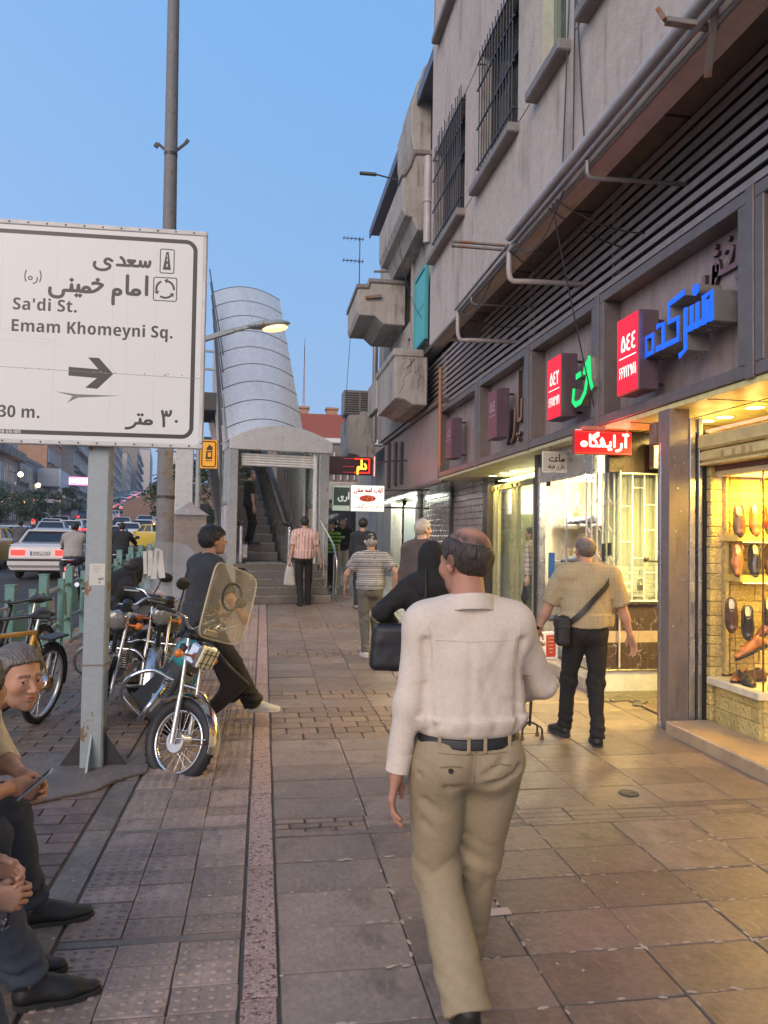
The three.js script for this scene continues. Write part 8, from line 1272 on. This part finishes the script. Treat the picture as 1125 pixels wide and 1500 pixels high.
carProto({ name: 'white_sedan', label: 'white sedan with red tail lights in the slow traffic by the railing', pos: onRoad(-24.6, 2.3), turn: 3, color: [.6, .58, .56], bumper: true, tail: 2.2 });
carProto({ name: 'taxi', cat: 'taxi', label: 'yellow taxi at the left edge of the road beside the white sedan', pos: onRoad(-28.5, -.6), turn: 3, color: [1, .47, .01], bumper: true, tail: 1.8, taxi: true });
carProto({ name: 'silver_sedan', label: 'silver sedan with dark rear window behind the lamp post', pos: onRoad(-36.5, 3.0), turn: 6, color: [.4, .42, .45], tail: .8 });
carProto({ name: 'taxi', cat: 'taxi', label: 'yellow taxi half hidden behind the lamp post and the grey cabinet', pos: [-5.6, G(-41) - .13, -41], turn: 30, color: [.66, .45, .02], bumper: true, tail: .5, taxi: true });
carProto({ name: 'pale_blue_car', label: 'pale blue white car just beyond the white sedan', pos: onRoad(-33, -.6), turn: 6, color: [.42, .5, .6], tail: 1.5 });
{
  const A = carProto({ label: 'white car in the far traffic climbing the hill, tail lights lit', pos: onRoad(-48, 3.2), turn: 7, color: [.58, .57, .56], group: 'cars climbing the far hill', tail: 2.5 });
  const B = carProto({ label: 'silver car in the far traffic climbing the hill', pos: onRoad(-47, -1), turn: 7, color: [.36, .38, .4], group: 'cars climbing the far hill', tail: 2.5 });
  const C = carProto({ label: 'dark car in the far traffic climbing the hill', pos: onRoad(-56, .8), turn: 7, color: [.04, .045, .05], group: 'cars climbing the far hill', tail: 2.5 });
  const D = carProto({ label: 'pale car with bright headlights coming down the far hill', pos: onRoad(-72, 5), turn: 187, color: [.5, .5, .5], group: 'cars coming down the far hill', head: 14 });
  const far = (z) => ['at the foot of the hill', 'low on the hill', 'halfway up the hill', 'high on the hill', 'near the crest'][clamp(Math.floor((-z - 50) / 36), 0, 4)]; seed(601); for (let z = -53; z > -230; z -= rr(6.5, 9)) for (const lane of [-3.2, -.8, 1.6, 3.6]) if (rnd() < .74) { const q = [A, B, C, A][Math.floor(rnd() * 4)], dz = rr(-2, 2); copyOf(q, onRoad(z + dz, lane + rr(-.2, .2)), rad(7 + rr(-2, 2)), (q === A ? 'white' : q === B ? 'silver' : 'dark') + ' car in the ' + { '-3.2': 'far left', '-0.8': 'second', 1.6: 'third', 3.6: 'right' }[lane] + ' lane of far traffic, ' + far(z)); }
  for (let z = -84; z > -240; z -= rr(10, 16)) copyOf(D, onRoad(z, 5.4 + rr(-.2, .2)), rad(187), 'pale car with bright headlights coming down, ' + far(z));
}
{ // bus
  const p = onRoad(-68, -4.6), t = thing('city_bus', 'white and dark red city bus among the traffic on the left', 'bus', p, rad(9)); const w = M.white, r = std([.12, .03, .035], .4);
  mesh('body', [cbox(2.5, 2.5, 9, 0, 1.6, -4.5, .12)], r, t); mesh('rear', [cbox(2.3, 2.3, .1, 0, 1.6, .04, .04)], w, t); mesh('rear_window', [cbox(1.9, .8, .05, 0, 2.15, .1, .02)], M.windowGlass, t); mesh('route_panel', [cbox(1.2, .2, .05, 0, 2.72, .1, .01)], std([.4, .42, .45], .4), t); for (let i = 0; i < 6; i++) mesh('window', [cbox(.04, .8, 1.25, 1.255, 2.05, -1 - i * 1.4, .02)], M.windowGlass, t);
  for (const k of [-1, 1]) { mesh('tail_light', [cbox(.2, .3, .05, k * 1.0, .95, .1, .02)], RED_LAMP(3), t); mesh('marker', [cbox(.12, .1, .05, k * 1.0, 2.75, .1, .01)], RED_LAMP(4), t); for (const z of [-1.6, -7]) mesh('wheel', [rod([k * .9, .48, z], [k * 1.26, .48, z], .48, .48, 20)], M.rubber, t); } mesh('bumper', [cbox(2.45, .3, .2, 0, .5, .08, .05)], M.blackPlastic, t); mesh('roof_stripe', [cbox(2.52, .1, 9.02, 0, 2.8, -4.5, .03)], std([.3, .05, .06], .4), t);
}
// riders in the traffic
{
  const rider = (z, lane, top, trou, lab, hair, brake) => {
    const p = onRoad(z, lane), m = motorcycle({ label: 'motorcycle with lit tail light under the ' + lab.replace(/ (just|partly|seen|between).*/, '') + (z === -20.5 ? ' right of the post' : ''), pos: p, turn: 4, tank: [.03, .03, .035], brake: brake || 3, dull: true });
    person({ label: lab, pos: [p[0], p[1], p[2] + .25], turn: 4, h: 1.72, cell: .019, headCell: .011, sit: true, pelvis: [0, .92, 0], lean: 10, skin: [.42, .26, .19], hair: hair && { type: 'short', color: [.03, .025, .02] }, top: { color: plainC(top, .2), hem: .94, sleeve: 1.9, ease: .03, skirt: .18 }, bottom: { color: plainC(trou, .2), width: 1.15 }, shoes: { color: [.02, .02, .02] }, arms: [{ hand: [-.33, 1.1, -.6], hint: [-1, -.4, .2] }, { hand: [.33, 1.1, -.6], hint: [1, -.4, .2] }], legs: [{ foot: [-.22, .26, -.25], hint: [-.5, 0, -1] }, { foot: [.22, .26, -.25], hint: [.5, 0, -1] }] }); return m;
  };
  rider(-17.8, 4.45, [.36, .33, .3], [.05, .05, .06], 'rider in a pale shirt just left of the sign post', true, 9);
  rider(-22, 4.3, [.03, .035, .045], [.12, .1, .09], 'rider in a dark jacket partly behind the sign post', true, 2);
  rider(-20.5, 4.98, [.018, .018, .02], [.02, .02, .02], 'rider in black seen between the sign post and the lamp post', true, 7);
  rider(-27.2, .75, [.12, .115, .12], [.02, .02, .022], 'rider in a grey jacket between the taxi and the white sedan', true, 2);
}
// ---------------------------------------------------------------- far buildings, trees, small street things
const brickMat = (a, b, s, m = 1.2) => std([1, 1, 1], .9, 0, { map: dataTex(256, (u, v) => { const r = Math.floor(v * 24), q = (u * 8 + (r % 2) * .5) % 1, j = (v * 24) % 1 < .16 || q < .05; const f = hash(Math.floor(u * 8 + (r % 2) * .5), r, s); return (j ? a.map((x) => x * .7) : mix3(a, b, f)).map((x) => x * (.85 + .3 * fbm(u, v, 5, 3, s))); }, m * 2) });
const MB = { brick: brickMat([.36, .2, .12], [.43, .26, .155], 701), grey: tone([.36, .29, .235], .9, {}), dark: tone([.21, .17, .135], .9, {}), cream: tone([.5, .43, .35], .85, {}), pale: tone([.47, .4, .34], .85, {}) };
// a block: front wall along the street (facing +x), plus the end wall that faces the camera; windows stand in openings with frames and sills
function block(S) {
  const t = thing('apartment_building', S.label, 'building', [S.x, S.y, S.z], rad(S.turn || 0)), H = S.h, L = S.len, D = S.deep || 12, m = MB[S.mat], nf = S.floors, fh = H / nf; seed(S.z * -7 | 0);
  mesh('wall', [cbox(D, H + 2, L, -D / 2, H / 2 - 1, -L / 2, .05)], m, t); mesh('parapet', [cbox(.3, .5, L + .2, -.1, H + .25, -L / 2, .05), cbox(D, .5, .3, -D / 2, H + .25, .05, .05)], MB[S.trim || 'dark'], t);
  for (let f = 0; f < nf; f++) for (let i = 0; i < S.cols; i++) { const z = -(i + .5) * L / S.cols, y = (f + .55) * fh, w = L / S.cols * .55, h = fh * .55; const wn = mesh('window', [cbox(.06, h, w, .02, y, z, .01)], M.windowGlass, t); mesh('frame', [cbox(.1, h + .16, .09, .05, y, z - w / 2, .01), cbox(.1, h + .16, .09, .05, y, z + w / 2, .01), cbox(.1, h, .07, .05, y, z, .01)], M.whitePaint, wn); mesh('sill', [cbox(.3, .1, w + .3, .12, y - h / 2 - .06, z, .02)], MB.dark, wn); if (S.slabs && f) mesh('balcony', [cbox(1.0, .16, L / S.cols * .8, .5, f * fh + .1, z, .02), cbox(.08, .8, L / S.cols * .8, .96, f * fh + .55, z, .02)], MB[S.slabs], t); }
  for (let f = 0; f < nf; f++) for (let i = 0; i < (S.endCols || 0); i++) { const x = -(i + .6) * D / S.endCols, y = (f + .55) * fh, w = 1.1, h = fh * .55; const wn = mesh('window', [cbox(w, h, .06, x, y, .03, .01)], M.windowGlass, t); mesh('frame', [cbox(.09, h + .1, .1, x - w / 2, y, .06, .01), cbox(.09, h + .1, .1, x + w / 2, y, .06, .01), cbox(.08, h, .1, x, y, .06, .01), cbox(w + .1, .09, .1, x, y + h / 2, .06, .01), cbox(w + .3, .12, .24, x, y - h / 2, .1, .02)], M.whitePaint, wn); }
  for (let i = 0; i < (S.ac || 0); i++) { const x = -rr(1, D * .8), y = rr(H * .35, H * .85); const a = mesh('air_conditioner', [cbox(1.1, 1.0, .8, x, y, .4, .04)], M.pipeGrey, t); mesh('grille', [0, 1, 2, 3, 4].map((k) => cbox(.9, .06, .05, x, y - .35 + k * .17, .82)), M.darkIron, a); }
  if (S.bands) for (let f = 1; f <= nf; f++) mesh('band', [cbox(.25, .35, L, .1, f * fh - .1, -L / 2, .03)], MB.cream, t);
  return t;
}
const Lx = (d) => -16.3 - .12 * d;
block({ label: 'old grey rendered building with air conditioners at the far left of the street', x: Lx(72), y: roadY(-72), z: -72, turn: 7, h: 11, len: 16, floors: 3, cols: 5, mat: 'grey', slabs: 'dark', endCols: 4, ac: 3 });
block({ label: 'weathered grey building with stepped roof next along the left side of the street', x: Lx(89), y: roadY(-89), z: -89, turn: 7, h: 7.2, len: 17, floors: 2, cols: 6, mat: 'dark', slabs: 'grey', endCols: 3, ac: 2 });
block({ label: 'tall orange brick building with a blank end wall on the left side', x: Lx(108), y: roadY(-108), z: -108, turn: 7, h: 26, len: 14, floors: 8, cols: 4, mat: 'brick', deep: 20 });
block({ label: 'grey apartment block with pink neon sign beyond the orange brick building', x: Lx(124) + 1.5, y: roadY(-124), z: -124, turn: 7, h: 22, len: 26, floors: 7, cols: 9, mat: 'pale', slabs: 'pale', endCols: 2 });
block({ label: 'brick and cream corner building with banded windows right of the sign post', x: Lx(196), y: roadY(-196), z: -196, turn: 7, h: 21, len: 78, floors: 6, cols: 16, mat: 'brick', trim: 'cream', bands: true, deep: 16, endCols: 2 });
block({ label: 'small pale building far up the hill beyond the cream one', x: Lx(282) + 1, y: roadY(-282), z: -282, turn: 7, h: 14, len: 30, floors: 4, cols: 6, mat: 'pale' });
block({ label: 'grey building with rooftop mast far up the hill', x: Lx(318) + 3, y: roadY(-318), z: -318, turn: 7, h: 18, len: 60, floors: 5, cols: 10, mat: 'dark', slabs: 'pale' });
block({ label: 'pale tower block at the crest of the far hill', x: Lx(400) + 6, y: roadY(-400), z: -400, turn: 7, h: 24, len: 60, floors: 7, cols: 10, mat: 'pale' });
block({ label: 'low brown buildings at the crest where the street vanishes', x: -40, y: roadY(-470), z: -470, turn: 5, h: 9, len: 40, floors: 2, cols: 5, mat: 'dark', deep: 40 });
{ // shop awning and neon along the left
  const t = thing('shop_canopy', 'grey shop canopy box with slanted white awnings on the left side', 'canopy', [Lx(98) + 1.8, roadY(-98) + 3.6, -98], rad(7)); mesh('box', [cbox(2.6, 2.2, 9, 0, 1.6, -4, .05)], tone([.32, .34, .37], .5, {}), t); mesh('awning', Array.from({ length: 6 }, (_, i) => bar([1.2, .4, -.6 - i * 1.4], [2.2, -1.2, -.6 - i * 1.4], .08, .7)), M.whitePaint, t).userData.kind = 'stuff'; mesh('edge', [cbox(.1, 2.3, .3, 1.3, 1.6, .5)], M.whitePaint, t);
  const n = (name, lab, pos, w, h, col, k) => { const s = thing(name, lab, 'sign', pos, rad(5)); mesh('case', [cbox(w, h, .3)], M.darkIron, s); mesh('face', [cbox(w * .94, h * .9, .04, 0, 0, .17)], glow(col, k), s); mesh('letters', Array.from({ length: 6 }, (_, i) => cbox(w * .09, h * rr(.3, .6), .05, -w * .36 + i * w * .14, 0, .2)), glow([1, .9, .85], k * 1.4), s).userData.kind = 'stuff'; };
  seed(9); n('neon_sign', 'square red and white neon sign high on the grey apartment block', [Lx(123) + 2.6, roadY(-123) + 11.6, -123], 2.9, 3.0, [1, .08, .1], 2.2); n('neon_sign', 'long pink neon sign over the shops of the grey apartment block', [Lx(123) + 2.2, roadY(-123) + 4.6, -122.5], 5, 1.4, [1, .2, .5], 2.2);
  const lampsAt = [[-83, 1.2, 5.2, 'on the grey rendered building'], [-94, 1.2, 4.2, 'by the shop canopy'], [-80, 1, 2.6, 'low in the tree tops'], [-86, 1, 2.4, 'over the taxi']]; for (const [z, dx, dy, w] of lampsAt) { const s = thing('wall_lamp', 'small warm orange lamp ' + w + ' on the far left', 'lamp', [Lx(-z) + dx, roadY(z) + dy, z]); mesh('bulb', [ball(0, 0, 0, .26)], glow([1, .6, .25], 12), s); mesh('arm', [bar([0, .05, 0], [-1.1, .3, 0], .07, .07)], M.darkIron, s); const l = new THREE.PointLight(new THREE.Color(1, .55, .22), 60); l.position.set(.0, 0, .05); l.shadow.radius = 10; l.castShadow = true; l.name = 'lamp'; s.add(l); }
}
// trees: tapered trunk and limbs, crown of many small leaf faces in clumps
function tree(S) {
  const t = thing('tree', S.label, 'tree', S.pos); seed(S.seed); const H = S.h, limbs = [rod([0, -.2, 0], [S.lean || .1, H * .5, .05], S.r, S.r * .6, 9)], clumps = [];
  for (let i = 0; i < S.n; i++) { const a = rr(0, 2 * PI), q = Math.sqrt(rnd()), y = rr(.38, 1), w = S.w * Math.sin(PI * clamp((y - .3) / .72, .08, .95)); const c = [Math.cos(a) * q * w, y * H, Math.sin(a) * q * w * .9]; clumps.push([c, rr(.24, .5) * S.w * .55]); if (i % 3 === 0) limbs.push(rod([(S.lean || .1) * .8, H * rr(.3, .5), 0], c, S.r * .3, .012, 6)); }
  mesh('trunk', limbs, M.dirt, t); const P = [], Nn = [];
  for (const [c, r] of clumps) for (let k = 0; k < S.leaves; k++) { const d = V(rr(-1, 1), rr(-1, 1), rr(-1, 1)); if (d.length() > 1) continue; d.multiplyScalar(r); const p = V(...c).add(d), u = V(rr(-1, 1), rr(-.7, .7), rr(-1, 1)).normalize(), v = V(rr(-1, 1), rr(-1, 1), rr(-1, 1)).cross(u).normalize(), l = S.leaf * rr(.6, 1.3); const q = (a, b) => p.clone().addScaledVector(u, a * l).addScaledVector(v, b * l); for (const o of [q(-1, 0), q(0, -.42), q(1, 0), q(-1, 0), q(1, 0), q(0, .42)]) P.push(o.x, o.y, o.z); }
  const g = new THREE.BufferGeometry(); g.setAttribute('position', new THREE.Float32BufferAttribute(P, 3)); g.computeVertexNormals(); mesh('crown', [paint(g, (x, y, z) => { const q = .7 + .6 * noise3(x * 2.5, y * 2.5, z * 2.5); return [.05 * q, .075 * q, .035 * q]; })], std([1, 1, 1], .7, 0, { vertexColors: true, side: THREE.DoubleSide }), t); void Nn;
}
tree({ label: 'dark leafy street tree between the escalator and the billboard', pos: [-3.0, G(-31) - .1, -31], h: 4.1, w: 1.7, r: .09, n: 46, leaves: 150, leaf: .085, seed: 801 });
tree({ label: 'dark tree at the far left in front of the grey rendered building', pos: [-18.9, roadY(-58), -58], h: 3.6, w: 2.2, r: .12, n: 46, leaves: 130, leaf: .14, seed: 802 });
tree({ label: 'street tree by the warm lamps on the far left, right of the first', pos: [-18.6, roadY(-66), -66], h: 3.4, w: 2.1, r: .12, n: 40, leaves: 130, leaf: .15, seed: 803 });
tree({ label: 'small street tree next to the shop canopy on the far left', pos: [-19.6, roadY(-80), -80], h: 3.6, w: 2, r: .12, n: 36, leaves: 120, leaf: .16, seed: 804 });
{ // house with a red roof behind the escalator
  const t = thing('red_roof_house', 'cream house with red tiled roof and brick chimneys behind the escalator', 'building', [3.6, G(-46), -46]); mesh('wall', [cbox(9, 6.6, 8, 2, 3.3, -4, .05)], MB.cream, t);
  const g = extrude([[-5.2, 0], [5.2, 0], [3.6, 1.5], [-3.6, 1.5]], 8.6, .03).translate(2, 6.6, -8.3); mesh('roof', [g], std([.34, .1, .075], .8, 0, { bumpMap: T.bump, bumpScale: .03 }), t);
  for (let i = 0; i < 3; i++) mesh('chimney', [cbox(.7, 1.1, .7, -1.2 + i * 1.9, 8.5, -3.4, .03), cbox(.85, .15, .85, -1.2 + i * 1.9, 9.05, -3.4, .02)], MB.brick, t); mesh('upper_wall', [cbox(6, .6, 3, 2, 8.2, -5, .04)], MB.brick, t);
  for (let i = 0; i < 4; i++) { const w = mesh('window', [cbox(1.1, 1.6, .06, -1.4 + i * 1.8, 4.6, .03)], M.windowGlass, t); mesh('frame', [cbox(.08, 1.7, .1, -1.95 + i * 1.8, 4.6, .06), cbox(.08, 1.7, .1, -.85 + i * 1.8, 4.6, .06), cbox(.06, 1.6, .1, -1.4 + i * 1.8, 4.6, .06)], M.whitePaint, w); }
  mesh('cornice', [cbox(9.6, .3, .6, 2, 6.5, .2, .05)], M.whitePaint, t);
  const sh = thing('far_shop', 'dark shop front at the end of the pavement behind the walking people', 'shop front', [4, G(-33), -33]); mesh('wall', [cbox(7, 5, .4, -.6, 2.5, 0, .03)], MB.dark, sh); mesh('window', [cbox(3.6, 1.9, .06, -1.5, 1.3, .22)], M.windowGlass, sh); mesh('fascia', [cbox(6.6, .8, .3, -.6, 3.0, .3, .03)], MB.pale, sh); mesh('bars', Array.from({ length: 12 }, (_, i) => cbox(.06, 1.2, .06, -3.4 + i * .3, 4.1, .3)), M.whitePaint, sh).userData.kind = 'stuff';
}
{ // billboard on a low brown building right of the road
  const t = thing('brown_building', 'low brown building with a sloping parapet right of the far road', 'building', [-11.2, G(-80) - .2, -80]); mesh('wall', [extrude([[-3, -1], [8, -1], [8, 4.6], [1.2, 4.6], [-3, 2.4]], 8, .05).translate(0, 0, -8)], tone([.2, .12, .085], .9, {}), t); mesh('opening', [extrude([[3, 0], [6, 0], [6, 2], [5.4, 2.6], [3.6, 2.6], [3, 2]], .1, .01).translate(0, 0, .02)], M.black, t);
  const b = thing('billboard', 'white billboard with a few handwritten lines over the low brown building', 'billboard', [-9.0, G(-78) + 6.2, -78]); mesh('panel', [cbox(2.6, 2.5, .2)], M.whitePaint, b); mesh('face', quadGeo([-1.25, -1.2, .105], [1.25, -1.2, .105], [1.25, 1.2, .105], [-1.25, 1.2, .105]), std([1, 1, 1], .6, 0, { map: canvasTex(256, 256, (x, w, h) => { x.fillStyle = '#c9ccc4'; x.fillRect(0, 0, w, h); x.fillStyle = '#55584f'; fa(x, 'تو ایران', 240, 90, 44, .12); fa(x, 'سرای من', 240, 160, 40, .12); fa(x, 'است', 200, 220, 36, .12); }) }), b, true); mesh('leg', [cbox(.14, 3.6, .14, -.9, -2.8, -.1)], M.darkIron, b); mesh('leg', [cbox(.14, 3.6, .14, .9, -2.8, -.1)], M.darkIron, b); mesh('top_bar', [cbox(3.4, .12, .3, -.1, 1.45, .2)], M.darkIron, b);
  const c = thing('utility_cabinet', 'grey sheet metal cabinet with pyramid roof behind the motorcycles', 'cabinet', [-1.2, G(-12.6), -12.6], rad(12)); mesh('box', [cbox(.5, 1.78, .5, 0, .89, 0, .01)], tone([.27, .25, .24], .5, { metal: .3 }), c); mesh('roof', [at(new THREE.ConeGeometry(.4, .22, 4, 1), 0, 1.88, 0, 0, PI / 4)], tone([.3, .28, .27], .5, { metal: .3 }), c); mesh('door', [cbox(.42, 1.5, .02, 0, .85, .256, .006)], tone([.26, .24, .235], .5, { metal: .3 }), c); mesh('handle', [cbox(.02, .12, .03, .16, .95, .275)], M.darkIron, c);
  const a = thing('signal_mast', 'thin red and white lattice mast far behind the escalator', 'mast', [8.9, 9, -180]); mesh('lattice', [bar([-.5, 0, 0], [0, 38, 0], .18, .18), bar([.5, 0, 0], [0, 38, 0], .18, .18), ...Array.from({ length: 16 }, (_, i) => bar([-.5 + i * .03, i * 2.2, 0], [.5 - i * .03, i * 2.2 + 2, 0], .1, .1))], tone([.3, .2, .2], .6, {}), a); mesh('cap', [bar([0, 38, 0], [0, 40, 0], .1, .1)], M.darkIron, a);
  const tl = thing('traffic_light', 'traffic light showing red beside the street tree', 'traffic light', [-8.2, G(-62), -62]); mesh('pole', [rod([0, 0, 0], [0, 3.2, 0], .07)], M.darkIron, tl); mesh('case', [cbox(.34, .95, .25, 0, 3.2, 0, .04)], M.blackPlastic, tl); mesh('red_lens', [ball(0, 3.5, .12, .12, 1, 1, .5)], RED_LAMP(9), tl);
}
for (const [x, y, z, h, lb] of [[2.34, 8.05, -19.3, 1.4, 'taller rooftop television antenna on the middle balcony']]) { const t = thing('antenna', lb, 'antenna', [x, y, z]); mesh('pole', [rod([0, -.2, 0], [0, h, 0], .014, .014, 6)], M.darkIron, t); for (const q of [h * .55, h * .97]) mesh('array', [bar([-.45, q, 0], [.1, q, 0], .02, .02), ...Array.from({ length: 6 }, (_, i) => bar([-.42 + i * .1, q - .0, -.14], [-.42 + i * .1, q, .14], .009, .009)), ...Array.from({ length: 6 }, (_, i) => bar([-.42 + i * .1, q - .05, 0], [-.42 + i * .1, q + .05, 0], .009, .009))], M.darkIron, t); }
tag(mesh('hanging_cable', [tube([[2.95, 8.7, -17], [3.0, 7.8, -16.6], [3.1, 7.0, -16.2], [3.3, 6.4, -15.9]], .008, 20, 5), tube([[2.32, 7.3, -21], [2.3, 6.2, -21.4], [2.3, 4.6, -22]], .008, 14, 5)], M.darkIron), 'thin black cables hanging from the concrete balconies', 'cable').userData.kind = 'stuff';
renderer.render(scene, camera);
